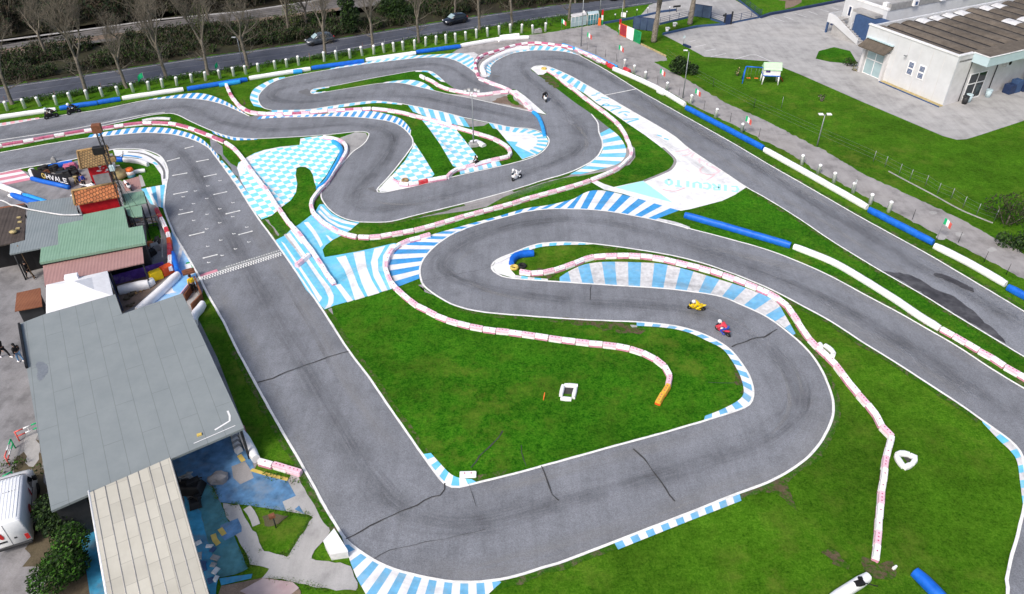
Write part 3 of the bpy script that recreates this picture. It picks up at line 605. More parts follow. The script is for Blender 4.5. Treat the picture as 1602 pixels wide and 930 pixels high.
for k in (0, 2, 4):
    f0, f1 = k/5, (k+1)/5
    L = lambda t: (-40+0*t, 277+23*t); Rr = lambda t: (32+19*t, 265+16*t)
    patch('painted_stripes', [[L(f0), Rr(f0), Rr(f1), L(f1)]], 'pink_paint', Z_ASPH+.006)
# paddock side of the start straight
band('kerb_stripes', [(177,234.3),(200,233.4),(225,235),(250,244.5),(260.5,261),(261.3,276),(258.5,291)], [(180,244),(200,245),(225,250),(240,257),(249,267),(253,278),(254,291)], 1, ['white_paint'], Z_PAINT)
line('painted_stripes', [(200,238),(225,241),(245,252),(256,266),(257,280)], .22, 'rubber_stain', Z_STRIPE)
line('painted_stripes', [(191,243.5),(205,244),(222,247)], .28, 'mid_blue_paint', Z_STRIPE)
line('painted_stripes', [(240,254),(246,258)], .25, 'sky_blue_paint', Z_STRIPE)
patch('infield_grass', [[(183,248),(205,248),(225,252),(240,259),(248,268),(253,281),(252,289),(228,292),(222,275),(210,270),(190,272)]], 'lawn', Z_CONC)
band('painted_stripes', [(221,296),(230,294),(240,292),(258,289)], [(236,320),(242,321),(247,323),(255.5,326)], 5, ['sky_blue_paint','white_paint'], Z_PAINT, sm=False)
patch('painted_runoff', [[(268,362),(277,376),(292,400),(307,430),(306,446),(300,455),(289,466),(286,470),(224,480),(224,477),(276,427),(272,398)]], 'pit_blue', Z_PAINT)
line('painted_stripes', [(284,386),(281,400),(277,412)], .3, 'white_paint', Z_STRIPE, sm=False)
line('painted_stripes', [(295,410),(301,428)], .5, 'green_paint', Z_STRIPE, sm=False)
line('painted_stripes', [(293,413),(299,430)], .5, 'white_paint', Z_STRIPE, sm=False)
patch('painted_stripes', [[(262,449),(268,446),(271,455),(276,458),(268,459),(258,461)]], 'white_paint', Z_STRIPE)
sheet('pit_floor', [(176,440),(232,430),(270,424),(214,477),(192,490)], 'brown_earth', Z_ASPH+.002, sm=False)
patch('infield_grass', [[(228,352),(247,348),(252,372),(238,378),(230,378)]], 'lawn', Z_ASPH+.003)
# south paddock floors
patch('painted_floor', [[(255,725),(330,690),(380,668),(398,735),(416,743),(450,753),(463,776),(442,785),(448,800),(390,791),(345,786),(333,760),(300,752),(280,765)]], 'blue_floor', Z_CONC)
patch('concrete_apron', [[(450,752.5),(460,735),(470,735),(478,746),(511,798),(524,826),(519,830),(484,806),(448,800),(442,785),(463,776)]], 'pale_concrete', Z_CONC)
patch('painted_floor', [[(461,797),(468,791),(474,801),(477,805)]], 'blue_floor', Z_PAINT)
patch('concrete_apron', [[(362,730),(383.5,722),(392,735),(397,748),(376,758),(365,748)]], 'old_concrete', Z_PAINT)
line('painted_stripes', [(374,712),(381,722)], .3, 'yellow_paint', Z_STRIPE, sm=False)
line('painted_stripes', [(393,735),(416.6,742),(450.5,750.5)], .25, 'yellow_paint', Z_STRIPE, sm=False)
sheet('painted_floor', [(290,752),(321,757),(333,762),(340,780),(350,800),(388,891),(343,904),(328,860),(313,801)], 'teal_floor', Z_CONC, sm=False, rag=.1)
sheet('painted_floor', [(288,775),(312,800),(328,860),(343,905),(335,950),(300,860)], 'bright_blue_floor', Z_CONC+.001, sm=False, rag=.15)
patch('painted_floor', [[(343,905),(395,898),(393,905),(346,916)]], 'bright_blue_floor', Z_PAINT)
patch('concrete_apron', [[(346,917),(405,905.5),(411,903.5),(458,911),(470,924),(475,960),(350,980),(335,950)]], 'brown_earth', Z_CONC)
patch('concrete_apron', [[(375,925),(411,905),(458,911),(468,920),(430,950)]], 'faded_pink_floor', Z_PAINT)
sheet('concrete_path', [(347,789),(374,791),(384,811.5),(407,846),(413,863),(450,871),(490.5,808),(519,830),(482,875),(548,883),(560,910),(562,924),(511,922),(458,910),(411,903.5),(423,891),(392,881),(370,838),(350,800)], 'pale_concrete', Z_CONC+.002, sm=False, rag=.18)
line('concrete_path', [(386,794),(395,806),(401,822)], .45, 'pale_concrete', Z_CONC+.003)
sheet('bare_earth', [(410,810),(430,805),(450,808),(440,816),(418,826)], 'dirt', Z_CONC+.003, rag=.25)
patch('painted_floor', [[(345,822),(372,811),(378,824),(378,832),(352,846),(344,838)]], 'blue_floor', Z_PAINT)
line('painted_stripes', [(333.5,836),(337,848),(342,852)], .3, 'yellow_paint', Z_STRIPE, sm=False)
line('painted_stripes', [(344,827),(351,837)], .3, 'yellow_paint', Z_STRIPE, sm=False)
patch('painted_floor', [[(120,800),(150,790),(172,930),(175,990),(150,990)]], 'bright_blue_floor', Z_CONC)

# ---- white edge lines
for px, w in ((A_TOP[:-1], .16), (B_OUT, .15), (LOOP[3:], .14), (RS_UP, .17), (G_EDGE, .2), (F_LOW[:-1], .19), (I1_D[:26], .15), (I1_D[25:40], .16), (I1_D[31:36], .2), ([(925,178.5),(935,192),(937,207),(942,220),(943,232)], .16), (NOSE_R+RS_LOW, .16), (F_UP[:-1], .18), (I4_OUT[:24], .16), (I4_OUT[23:], .15), (I3_OUT[:9], .13), (I3_OUT[18:]+I3_OUT[:1], .14)):
    line('edge_line', px, w*.9, 'line_paint', Z_LINE, jag=.10)
line('edge_line', [(-60,231),(0,219.5),(100,204.5),(175,190),(225,180),(258,176)], .14, 'line_paint', Z_LINE)
line('start_line', [(942,150),(968,145),(995,139.5)], .16, 'line_paint', Z_LINE, sm=False)

# ---- start grid and finish line
def z250(x, y): return (250+x/4.43, 230+y/4.43)
b = MB()
for x0, y0, x1, y1 in ((55,98,132,78),(178,10,228,-3),(258,102,333,88),(93,198,184,182),(311,206,388,190),(100,328,187,311),(378,330,460,312),(135,468,223,450),(462,464,550,443),(210,614,303,592),(551,608,637,585),(305,770,393,748)):
    p, q = P(*z250(x0, y0), Z_LINE), P(*z250(x1, y1), Z_LINE); strip_into(b, [p, q], .15)
    for e in (p, q): b.face([e+Vector((.115*math.cos(t*math.pi/4), .115*math.sin(t*math.pi/4), .001)) for t in range(8)])
for x, y in ((420,234),(335,271),(250,306),(165,346),(328,358),(236,394),(510,387),(150,436),(418,430),(330,468),(238,510),(508,484),(418,527),(328,569),(606,557),(516,603),(426,647),(335,690),(620,660),(527,708),(435,753),(342,802)):
    p, q = P(*z250(x-9, y+2.5), Z_LINE), P(*z250(x+9, y-2.5), Z_LINE); strip_into(b, [p, q], .10)
    strip_into(b, [p, p+(q-p).normalized().cross(Vector((0, 0, 1)))*-.18], .08)
tag(b.build('grid_markings', 'line_paint'), kind='structure')
b = MB(); fa, fb = P(314,437,Z_LINE), P(441,397.5,Z_LINE); d = (fb-fa)/64; n = Vector((-d.y, d.x, 0)).normalized()
for i in range(64):
    for j in range(2):
        if (i+j) % 2 == 0:
            o = fa+d*i+n*(.26*j-.26); b.face([o, o+d, o+d+n*.26, o+n*.26])
o = fa+n*.55; 
for i in range(20, 64):
    if i % 2: b.face([fa+d*i+n*.62, fa+d*(i+1)+n*.62, fa+d*(i+1)+n*.72, fa+d*i+n*.72])
strip_into(b, [fa+n*.32, fb+n*.32], .07)
tag(b.build('finish_line', 'line_paint'), kind='structure')
line('finish_line', [(346,422),(380,411),(436,393)], .5, 'pale_scuff', Z_PAINT, sm=False)
line('finish_line', [(313,432),(340,423)], .35, 'pink_paint', Z_PAINT, sm=False, jag=.5)

# ---- wear on the asphalt
for px, w in (([(403,599),(425,592),(455,580),(485,569),(515,558),(545,549)],0.081), ([(541,843),(565,831),(600,812),(606,808),(612,807),(640,795),(668,782),(692,773),(697,756)],0.081), ([(848,729),(853,744),(860,763),(863,773),(873,784)],0.074), ([(991,702),(1006,716),(1019,734),(1028,748),(1041.5,764),(1056,784.5)],0.087), ([(1145,543),(1160,536),(1180,530),(1183,529),(1200,525),(1215,515)],0.093), ([(733,756),(738,773),(745,792)],0.031), ([(786,674),(775,690),(752,712),(738,732)],0.074), ([(815,697),(818,712),(822,730)],0.050), ([(1108,599),(1150,599)],0.043), ([(585,875),(620,858),(700,842),(760,829)],0.031), ([(925,447),(923,470)],0.037), ([(800,402),(760,420),(720,428),(660,440)],0.019)):
    line('asphalt_crack', px, w, 'crack', Z_LINE+.001, jag=.6)
for px in ([(468,144),(480,139),(488,146),(500,149),(495,151),(478,149)], [(576,294),(585,293),(592,300),(582,300)], [(770,118),(776,117),(784,120),(772,121)]):
    sheet('rubber_marks', px, 'rubber_stain', Z_PAINT+.002, rag=.3)
sheet('wet_patch', [(1383,424.5),(1398,426),(1426,431),(1440,438),(1455,449),(1470,455),(1495,464),(1508,476),(1523,487),(1533,499),(1549,510),(1561,519),(1574,538.5),(1560,530),(1525,508.5),(1488,487),(1447,461.5),(1415,442)], 'wet_asphalt', Z_LINE-.003, sm=False, rag=.25)
sheet('wet_patch', [(1459,430),(1472,428),(1490,436),(1512,446),(1530,458),(1510,452),(1480,440)], 'wet_asphalt', Z_LINE-.003, rag=.4)
# car-park bays
b = MB()
for x0, y0, x1, y1 in ((1209,28,1227,34),(1226,26,1241,31),(1243,21,1262,27),(1265,18,1279,23),(1281,14,1297,19),(1302,12,1312,16),(1077,66,1089,63),(1086,74,1104,70),(1104,80,1120,77),(1112,89,1136,84),(1149,93,1174,86),(1174,86,1183,86),(1183,86,1206,96),(1283,47,1303,50)):
    strip_into(b, [P(x0, y0, Z_PAD), P(x1, y1, Z_PAD)], .14)
tag(b.build('parking_markings', 'worn_white'), kind='structure')
sheet('infield_grass', [(1276,92),(1281,80),(1305,74),(1330,80),(1342,100),(1330,100),(1298,97)], 'lawn', Z_PAD, sm=False)
sheet('brick_path', [(1216,0),(1254,-4),(1254,4),(1241,11),(1228,14),(1229,2)], 'brown_earth', Z_LANE, sm=False)
sheet('potholes', [(1462,370),(1470,366),(1482,370),(1474,376)], 'pale_concrete', Z_PARK, rag=.3)
for cx, cy, r in ((1501,367,7),(1552,391,8),(1460,333,6)):
    sheet('potholes', [(cx-r, cy),(cx, cy-r*.5),(cx+r, cy),(cx, cy+r*.5)], 'pale_concrete', Z_PARK, rag=.2)

# ---- racing line, dust and skids
ZW = Z_CONC+.004
for px, w_ in (([(300,262),(345,340),(425,490),(520,650),(590,760),(640,800),(740,815),(900,775),(1080,725),(1190,690),(1245,640),(1235,585),(1170,520),(1060,482),(900,468),(760,450),(695,425),(700,395),(760,362),(870,340),(980,352),(1120,398),(1300,470),(1480,580),(1600,655)],3.0), ([(-40,218),(60,203),(170,183),(280,165),(345,188),(420,201),(540,192),(600,203),(612,225),(590,262),(555,300),(565,325),(640,318),(760,285),(850,258),(905,228),(900,195),(860,150),(820,115),(815,98),(850,90),(910,98),(1000,150),(1150,240),(1320,345),(1480,440),(1640,530)],2.6), ([(850,190),(760,172),(650,150),(560,150),(470,157),(425,152),(440,135),(520,120),(620,104),(690,100),(735,125),(765,142)],2.4), ([(-40,262),(60,248),(180,222),(255,222),(295,255),(330,310)],2.4)):
    wear(px, w_, 'rubber_film', ZW)
    wear([(x+4, y+3) for x, y in px], w_*.5, 'skid_film', ZW+.001)
for px, w_ in (([(385,335),(450,440),(548,600),(628,720)],1.6), ([(335,440),(418,590),(492,745),(545,818)],1.4), ([(620,880),(720,895),(860,865),(1060,795),(1230,725),(1285,650),(1275,600)],2.0), ([(725,778),(880,738),(1050,692),(1150,660)],1.2), ([(1268,470),(1415,560),(1545,645)],1.5), ([(1100,385),(1300,440),(1500,552),(1600,612)],1.3), ([(660,340),(780,312),(900,272)],1.2), ([(1000,150),(1200,265),(1400,375),(1600,490)],1.2), ([(965,147),(1160,268),(1360,393),(1560,518)],1.2)):
    wear(px, w_, 'dust_film', ZW+.002)
for px, w_ in (([(640,780),(700,775),(790,745)],.5), ([(560,790),(640,830),(760,835)],.45), ([(1180,700),(1255,650),(1262,600),(1225,550)],.4), ([(1150,690),(1225,640),(1230,590)],.4), ([(690,440),(672,415),(700,385)],.4), ([(760,455),(712,432),(705,405)],.4), ([(575,330),(540,315),(545,295)],.4), ([(600,240),(618,218),(600,203)],.4), ([(905,250),(922,225),(915,200)],.5), ([(430,140),(418,152),(440,162)],.4), ([(470,560),(520,650),(560,720)],.4), ([(430,420),(490,520),(540,620)],.35)):
    wear(px, w_, 'skid_film', ZW+.003)
TR = A_TOP + B_OUT + LOOP + RS_UP + [(1900,1010)] + G_EDGE[:-1] + F_LOW; I1 = I1_D + NOSE_R + RS_LOW + F_UP
for px, ring, ins in ((F_LOW[:16], TR, False), (F_LOW[20:46], TR, False), (F_LOW[46:57], TR, False), (RS_LOW[5:], I1, True), (F_UP[:9], I1, True), (F_UP[28:42], I1, True), (F_UP[48:66], I1, True), (I1_D[20:30], I1, True), (RS_UP, TR, False), (A_TOP[:8], TR, False), (B_OUT[8:14], TR, False), (I1_D[30:34], I1, True)):
    verge(px, ring, ins, .30, .42, 'verge_earth', Z_CONC-.002)
for px, w in (([(700,430),(718,408),(740,392),(760,381)],.35), ([(720,428),(745,448),(790,463),(850,474)],.3), ([(1210,560),(1231,600),(1234,640),(1215,670),(1185,700)],.22), ([(1215,545),(1250,590),(1254,640)],.2), ([(860,345),(920,352),(975,360)],.15), ([(880,185),(905,200),(918,222),(905,250)],.3), ([(560,300),(600,318),(660,318),(740,300)],.25), ([(590,290),(555,300),(540,318)],.2), ([(1080,470),(1150,500),(1200,540)],.25)):
    wear(px, w*1.6, 'dust_film', ZW+.004, 'tyre_marks')

for px, w_ in (([(600,400),(540,430),(500,470)],.5), ([(420,330),(470,400),(520,470)],.5), ([(1000,315),(950,300),(900,290)],.5), ([(380,260),(430,300),(455,330)],.4), ([(660,190),(700,230),(730,255)],.4), ([(900,440),(1010,440),(1120,456),(1210,497)],.6), ([(1000,200),(1080,250),(1140,295)],.6), ([(560,880),(640,915),(740,925)],.6), ([(610,420),(630,400),(680,372)],.5), ([(870,320),(950,315),(1020,330)],.5), ([(780,215),(830,212),(850,225)],.4)):
    wear(px, w_*2, 'skid_film', Z_LINE+.003, 'tyre_marks')

# ================================================================== BARRIERS
BL, BH = 1.0, .42
def block_mesh(top, low, holes):
    b = MB(); prof = [(.205, 0), (.21, .21), (.183, .222), (.175, .38), (.145, BH)]
    st = [(-.5, .78), (-.455, 1), (.455, 1), (.5, .78)]
    vs = []
    for x, k in st:
        ring = [(-w*k, z) for w, z in prof] + [(w*k, z) for w, z in prof[::-1]]
        vs += [(x, y, z) for y, z in ring]
    n = 10
    for i in range(3):
        for j in range(n):
            a, c = i*n+j, i*n+(j+1) % n
            low_face = j in (0, 8, 9)
            b.raw([vs[a], vs[c], vs[c+n], vs[a+n]], [(3, 2, 1, 0)], 1 if low_face else 0)
    for base, rev in ((0, False), (3*n, True)):
        lowq = [vs[base+k] for k in (0, 1, 8, 9)]; upq = [vs[base+k] for k in (1, 2, 3, 4, 5, 6, 7, 8)]
        b.face(lowq[::-1] if rev else lowq, 1); b.face(upq[::-1] if rev else upq, 0)
    if holes:
        for x in holes:
            b.face([(x+.05*math.cos(t*math.pi/4), .05*math.sin(t*math.pi/4), BH+.004) for t in range(8)], 2)
    return b
_proto = {}
def block_proto(kind):
    if kind not in _proto:
        top, low, holes = {'white': ('block_white', 'block_rose', (0,)), 'pink': ('block_pink', 'block_white', (-.27, 0, .27)), 'crimson': ('block_crimson', 'block_white', ()), 'whitecrim': ('block_white', 'block_crimson', ()),
            'plain': ('block_white', 'block_white', (-.2, .2)), 'yellow': ('block_yellow', 'block_orange', (-.27, 0, .27)), 'red': ('block_red', 'block_white', (-.27, 0, .27)), 'whitered': ('block_white', 'block_white', (-.3, -.1, .1, .3)), 'orange': ('block_orange', 'block_orange', ()), 'allred': ('block_red', 'block_red', ()),
            'allyellow': ('suit_yellow', 'suit_yellow', ()), 'allpink': ('block_pink', 'block_pink', (-.27, 0, .27))}[kind]
        me = block_mesh(top, low, holes).build('barrier_block', [top, low, 'block_hole'])
        _proto[kind] = me.data; bpy.data.objects.remove(me)
    return _proto[kind]
COLW = {'white': 'white', 'pink': 'pink', 'crimson': 'crimson', 'whitecrim': 'white', 'plain': 'plain white', 'yellow': 'yellow', 'red': 'red', 'whitered': 'white', 'orange': 'orange', 'allred': 'red', 'allyellow': 'yellow', 'allpink': 'pink'}
rb = random.Random(3)
def block_run(px, pattern, phrase, group, n=None, ztop=BH, scale=1.0, start=0):
    w = W(px, ztop); L = length(w); n = n or max(1, round(L/1.04)); pts = resample(w, n)
    for i in range(n):
        p, q = pts[i], pts[i+1]; kind = pattern[(i+start) % len(pattern)] if isinstance(pattern, list) else pattern(i, n)
        o = bpy.data.objects.new('barrier_block', block_proto(kind)); col.objects.link(o)
        mid = (p+q)/2; d = q-p
        o.location = (mid.x+rb.uniform(-.02, .02), mid.y+rb.uniform(-.02, .02), ztop-BH); o.rotation_euler = (0, 0, math.atan2(d.y, d.x)+rb.uniform(-.03, .03)+(math.pi if rb.random() < .5 else 0))
        o.scale = (d.length*.975, scale, 1)
        tag(o, f"{COLW[kind]} block, {ordw(i+1)} from {phrase}", 'barrier block', group)
WP = ['white', 'pink']
inf = [(673,364.5),(651,371),(634,375.5),(621,382.5),(611,391.5),(605.5,404),(603,417),(607,430),(613,441.5),(624,453),(637.5,464.5),(652,476),(670,484.5),(685,492.5),(717,503.5),(760,513),(800,517.5),(835,522.5),(875,528.5),(915,533.5),(955,537.5),(978,541),(1000,547.5),(1017,554.5),(1035,565.5),(1046,578.5),(1049,592.5),(1042,607),(1031,623),(1029,628)]
block_run(inf, lambda i, n: 'yellow' if i >= n-2 else ('pink' if (i == 0 or i % 2 == 0) else 'white'), 'the upper end of the curving line round the infield lawn', 'barrier blocks around the infield lawn')
block_run([(857,108),(869.6,115.8),(884.6,128.6),(899.7,139),(913,149.7),(928,161),(943,172),(958.5,184),(970.5,196),(979.5,211),(986,227),(988.5,240),(982,248),(970,259.5),(950,269.5),(925,279.5)], ['white','white','pink','white'], 'the yellow tyre of the barrier beside the lettered white strip', 'barrier blocks beside the lettered strip')
block_run([(923,280.5),(900,288),(862,298.5),(825,308.5),(800,316.5),(762,326.5),(725,336.5),(687,347.5),(650,357.5),(617,363.5),(587,368.5),(560,368.5)], ['pink','white'], 'the right end of the long barrier across the middle grass', 'barrier blocks across the middle grass')
block_run([(558,368.5),(537,363.5),(517,353.5),(500,341.5),(489,329),(486,318.5),(487,313),(497,298),(511,283),(521,267),(533,250),(541,236.5),(541,226),(532,218),(518,214),(505,212.5)], ['white','white','pink','white','white'], 'the lower end of the bend enclosing the chequered paint', 'barrier blocks around the chequered paint')
block_run([(352,127),(360,145),(370,159.5),(382,169.5),(400,175),(437,176.5),(475,175),(512,171.5),(550,169.5),(580,168)], lambda i, n: ['white','white','pink','white','crimson','pink'][i % 6], 'the blue roadside foam of the thin line between two bends', 'barrier blocks between the two upper bends')
block_run([(582,168),(602,170),(625,173.5),(643.5,178),(661.5,182.6),(681.5,187),(703,194),(725,200.7),(746.7,207),(768.5,213.5),(784.7,221.6),(795.7,229.7),(799,238.8),(792,244),(775.7,247),(754,252.4),(734,257.8),(714,263),(705,268.7),(699.6,275),(687,276.9),(667,280.5),(651,284.5),(629,286.8),(614.5,280.5)], lambda i, n: 'allred' if i == n-4 else ['white','white','pink'][i % 3], 'the upper left end of the barrier around the floodlight lawn', 'barrier blocks around the floodlight lawn')
block_run([(667,121),(680,127.7),(689,133.5),(702,138),(716,141),(731.6,144),(749.7,146.5),(767.7,144.2),(783,142.4),(795,141.8)], ['white','white','pink'], 'the left end of the short line above the floodlight lamps', 'barrier blocks above the floodlight lamps')
block_run([(948,97),(930,87.5),(912,79.5),(900,74),(890,72),(880,70),(865,68.3),(850,66.2),(835,65.5),(820,66.8),(805,69.5),(790,74),(775,79),(760,83),(750,88),(744.5,94.5),(743.5,102),(745.5,110),(748.5,118)], lambda i, n: ['whitecrim','crimson'][i % 2] if 6 < i else ['white','pink'][i % 2], 'the red plastic units of the top bend barrier', 'barrier blocks around the top bend')
block_run([(749.7,120.6),(762.6,125.8),(776.8,131),(789.7,136),(800,141.5),(811.6,150),(822,160),(830,169.5)], ['pink','white','pink','white','white'], 'the top of the line dropping towards the curved blue tube', 'barrier blocks above the curved blue tube')
block_run([(-14,229.5),(0,226),(32,220.5),(80,211.5),(125,204),(152,200),(190,194.5),(225,190.5),(267,191.5),(295,198.5),(325,209.5),(350,220)], ['white','crimson','crimson'], 'the left frame edge of the barrier behind the tiled hut', 'barrier blocks behind the tiled hut')
block_run([(352,221),(366,230.7),(376.7,242.7),(385.7,254.8),(394.8,268.3),(406.8,283),(418.9,298.4),(426.4,310.5),(436.6,325.5),(451,345.6),(466,362),(480,380),(489.6,393),(498.7,406),(509.7,424),(522.5,441)], ['white','white','pink','white','white'], 'the upper end of the line beside the starting grid', 'barrier blocks beside the starting grid')
block_run([(483,396),(463,413)], ['plain','allpink'], 'the main line of the stub near the finish line', 'barrier blocks in the stub near the finish line')
block_run([(813,422),(833,425.5),(857,422.5),(885,414.5),(916,402.5),(935,398.5),(963,397.5),(994,397.5),(1025,400.5),(1056.5,407),(1088,414.5),(1113,421),(1150,433.5),(1181,446),(1212.6,460),(1220,466),(1232.5,476)], ['pink','white'], 'the yellow tyre along the grey and blue stripes', 'barrier blocks behind the grey and blue stripes')
block_run([(1233,477),(1245,494),(1260,518),(1272.6,534),(1288,548),(1305,564),(1323,587),(1340,609),(1358,629.5),(1373,648),(1379,662),(1388,672),(1397,681),(1393,695),(1390,703),(1386,723.5),(1384,746),(1380,769),(1378,796),(1376,821.5),(1375,844),(1371,873)], ['white','pink','white'], 'the upper end of the line down the right lawn', 'barrier blocks down the right lawn')
block_run([(1473.5,511.6),(1501,526.7),(1526,542),(1551,555.5),(1576,572),(1602,587),(1640,610)], ['white','pink'], 'the white foam of the line on the right verge', 'barrier blocks on the right verge')
block_run([(404,719),(437,727.5),(471,737)], ['white','pink','allpink'], 'the white foam of the short line beside the blue floor', 'barrier blocks beside the blue floor')
block_run([(244,325),(252,341),(259,356),(263,367),(264,383),(265,401),(266,418)], ['allred','red','whitered','whitered','red','whitered','orange'], 'the top of the red and white line beside the pit', 'barrier blocks beside the pit', ztop=.8)
block_run([(657.5,116.5),(665,120.5)], ['plain'], 'the tip of the narrow grass strip, lying loose', 'loose block on the narrow grass', n=1)
for px, k, lab in (([(719,738.5),(745,738)], 'plain', 'loose plain white barrier block lying on grass by the corner kerb'), ([(945,94),(952,97)], 'allred', 'red plastic barrier block, left of the two by the blue tube'), ([(952,99),(960,103)], 'allred', 'red plastic barrier block, right of the two by the blue tube'), ([(977,105),(985,109.5)], 'allred', 'red plastic barrier block lying alone behind the white roadside foam')):
    w = W(px, .42, False); d = w[1]-w[0]; o = bpy.data.objects.new('barrier_block', block_proto(k)); col.objects.link(o)
    o.location = ((w[0]+w[1])/2).to_2d().to_3d(); o.rotation_euler = (0, 0, math.atan2(d.y, d.x)); o.scale = (d.length, 1.0 if k == 'plain' else 1.4, .7 if k == 'plain' else 1); tag(o, lab, 'barrier block')

# ---- long foam-filled barrier tubes
def foam(px, m, label, h=.55, w=.5, group=None, zt=None, name='foam_barrier', sm=True):
    zt = zt or h; pts = W(px, zt, sm); n = max(3, int(length(pts)/.55)); pts = resample(pts, n)
    for i, p in enumerate(pts): p.z = 0; 
    b = MB(); prof = [(.36, 0), (.5, .18), (.5, .62), (.36, .92), (.12, 1)]
    ring = prof + [(-a, z) for a, z in prof[::-1]]; k = len(ring); vs = []
    for i, p in enumerate(pts):
        d = pts[min(i+1, n)]-pts[max(i-1, 0)]; d.normalize(); s = Vector((-d.y, d.x, 0))
        e = .82 if i in (0, n) else 1.0
        sag = 1+.05*pnoise(Vector((p.x*1.1, p.y*1.1, 3)))
        vs += [p+s*(a*w*e)+Vector((0, 0, z*h*sag*(.93 if e < 1 else 1)+(zt-h))) for a, z in ring]
    fs = [(i*k+j, i*k+(j+1) % k, (i+1)*k+(j+1) % k, (i+1)*k+j) for i in range(n) for j in range(k)]
    b.raw(vs, [f[::-1] for f in fs], 0, True); b.raw(vs[:k], [tuple(range(k))]); b.raw(vs[-k:], [tuple(range(k-1, -1, -1))])
    return tag(b.build(name, m), label, 'barrier', group)
G = 'foam barriers along the public road'
for px, m, lab in (([(-30,187),(0,180),(86,168)], 'foam_white', 'white foam barrier at the left frame edge beside the road'), ([(92,166),(151,157.5)], 'foam_blue', 'blue foam barrier above the two black motorbikes'), ([(152,157),(187,151.5)], 'foam_blue', 'short blue foam barrier right of the one above the motorbikes'),
    ([(190,150.5),(286,136.5)], 'foam_white', 'white foam barrier between the two blue lengths at upper left'), ([(292,136),(386,121)], 'foam_blue', 'blue foam barrier behind the top of the winding block line'), ([(342,130),(375,124.5)], 'foam_sky', 'pale blue foam piece lying against the dark blue roadside foam'),
    ([(389,119.5),(485,104.5)], 'foam_white', 'white foam barrier with a small blue piece resting against it'), ([(458,109.5),(472,108)], 'foam_sky', 'small sky blue foam piece resting against white roadside foam'), ([(487,103.5),(569,92.5)], 'foam_blue', 'blue foam barrier below the dark grey car'),
    ([(572,91),(650,80)], 'foam_white', 'white foam barrier between the two cars on the road'), ([(651,78.5),(720,69.5)], 'foam_blue', 'blue foam barrier below the black hatchback'), ([(721,68.5),(785,57.5)], 'foam_white', 'white foam barrier leading to the heap of foam pieces'),
    ([(780,60),(796,57.5),(827,55.5)], 'foam_white', 'white foam piece in the heap, nearest the top bend'), ([(782,55.5),(812,52)], 'foam_white', 'white foam piece in the heap, nearest the road')):
    foam(px, m, lab, group=G)
G = 'foam barriers beside the service lane'
for px, m, lab, w, h in ((*r, .5, .6)[:5] if len(r) == 3 else r for r in (([(880,67.5),(905,76),(930,86),(950,95.5),(966,102.5)], 'foam_sky', 'thin blue tube curving behind the top bend blocks', .3, .45), ([(960,104),(998,120),(1037,138.5)], 'foam_white', 'white foam barrier right of the two red blocks', .5, .6), ([(1030,136),(1040,140.5)], 'foam_white', 'short white foam lump on the joint of the lane barrier', .7, .75), ([(1039,140),(1072,160)], 'foam_white', 'short white foam barrier below the lane street lamp', .5, .6),
    ([(1074,164.5),(1195,227.5)], 'foam_blue', 'blue foam barrier beside the lane, uppermost of the blue lengths'), ([(1197,230),(1280,276),(1358,320)], 'foam_white', 'long white foam barrier with white posts beside the lane'), ([(1361,323.5),(1462,375)], 'foam_blue', 'blue foam barrier in the middle of the lane edge'), ([(1464,380),(1520,408),(1576,440)], 'foam_white', 'white foam barrier on the lane edge near right frame'), ([(1579,444.5),(1650,482)], 'foam_blue', 'blue foam barrier cut by the right frame edge'))):
    foam(px, m, lab, h, w, group=G)
foam([(1072,332),(1150,354),(1238,379.5)], 'foam_blue', 'long blue foam barrier on the grass wedge between two straights', .6, .55)
foam([(1243,381.5),(1300,404),(1340,426),(1400,463),(1440,490),(1472,509.5)], 'foam_white', 'long white foam barrier curving along the grass wedge', .55, .5)
foam([(800,407),(803,400),(812,394),(835,391.5)], 'foam_blue', 'bent blue foam barrier on the tip of the hairpin island', .6, .55)
foam([(834,173),(842,180),(848,193),(852,209.5)], 'foam_sky', 'curved light blue tube across the track junction', .4, .45)
foam([(520,218),(529,223.5),(534,233),(530,246),(520,264),(508,283),(496,292)], 'foam_sky', 'curved light blue tube along the chequered paint', .5, .45)
foam([(827,71.5),(805,75),(785,82),(767,91),(757,98),(754.5,105),(757,111.5)], 'foam_white', 'curved white foam barrier inside the top bend', .55, .75)
foam([(222,187.5),(245,183.8),(266,184.5)], 'worn_white', 'worn white foam length lying between the track and blocks', .3, .45)
foam([(1300,935),(1360,897.5)], 'foam_white', 'white foam beam at the bottom right below the block line', .6, .6)
foam([(1434,889),(1455,909),(1495,950)], 'foam_blue', 'blue foam beam at the bottom right corner of the lawn', .6, .65)
foam([(377.5,673),(388,692),(399,712)], 'foam_white', 'white foam barrier beside the corner of the big grey roof', .7, .6)
foam([(316,470),(309,481),(301,489),(303,500)], 'foam_white', 'bent white foam barrier at the upper corner of the big grey roof', .7, .55)
foam([(213,481),(246,453),(277,424)], 'foam_white', 'long white foam barrier across the pale blue pit paint', .7, .6)
foam([(183,448),(208,443),(230,438)], 'foam_white', 'white foam barrier below the purple banner', .8, .7)
foam([(230,439),(238,434)], 'foam_white', 'short white foam piece beside the yellow pit block', .7, .5)
foam([(269,392),(273,408),(277,420)], 'foam_blue', 'blue foam tube leaning on the red and white pit line', .8, .5)
foam([(74,258.5),(112,250.5)], 'foam_blue', 'blue foam barrier beside the track left of the tiled hut', .55, .5)
foam([(177,245.5),(191,246)], 'foam_blue', 'short dark blue foam barrier right of the tiled hut', .55, .5)
foam([(192,246.5),(215,249),(230,254)], 'foam_white', 'white foam barrier on the inside of the paddock bend', .55, .4)
foam([(-20,282),(0,287.5),(34,301)], 'foam_white', 'white foam barrier at the left edge below the pink stripes', .55, .5)
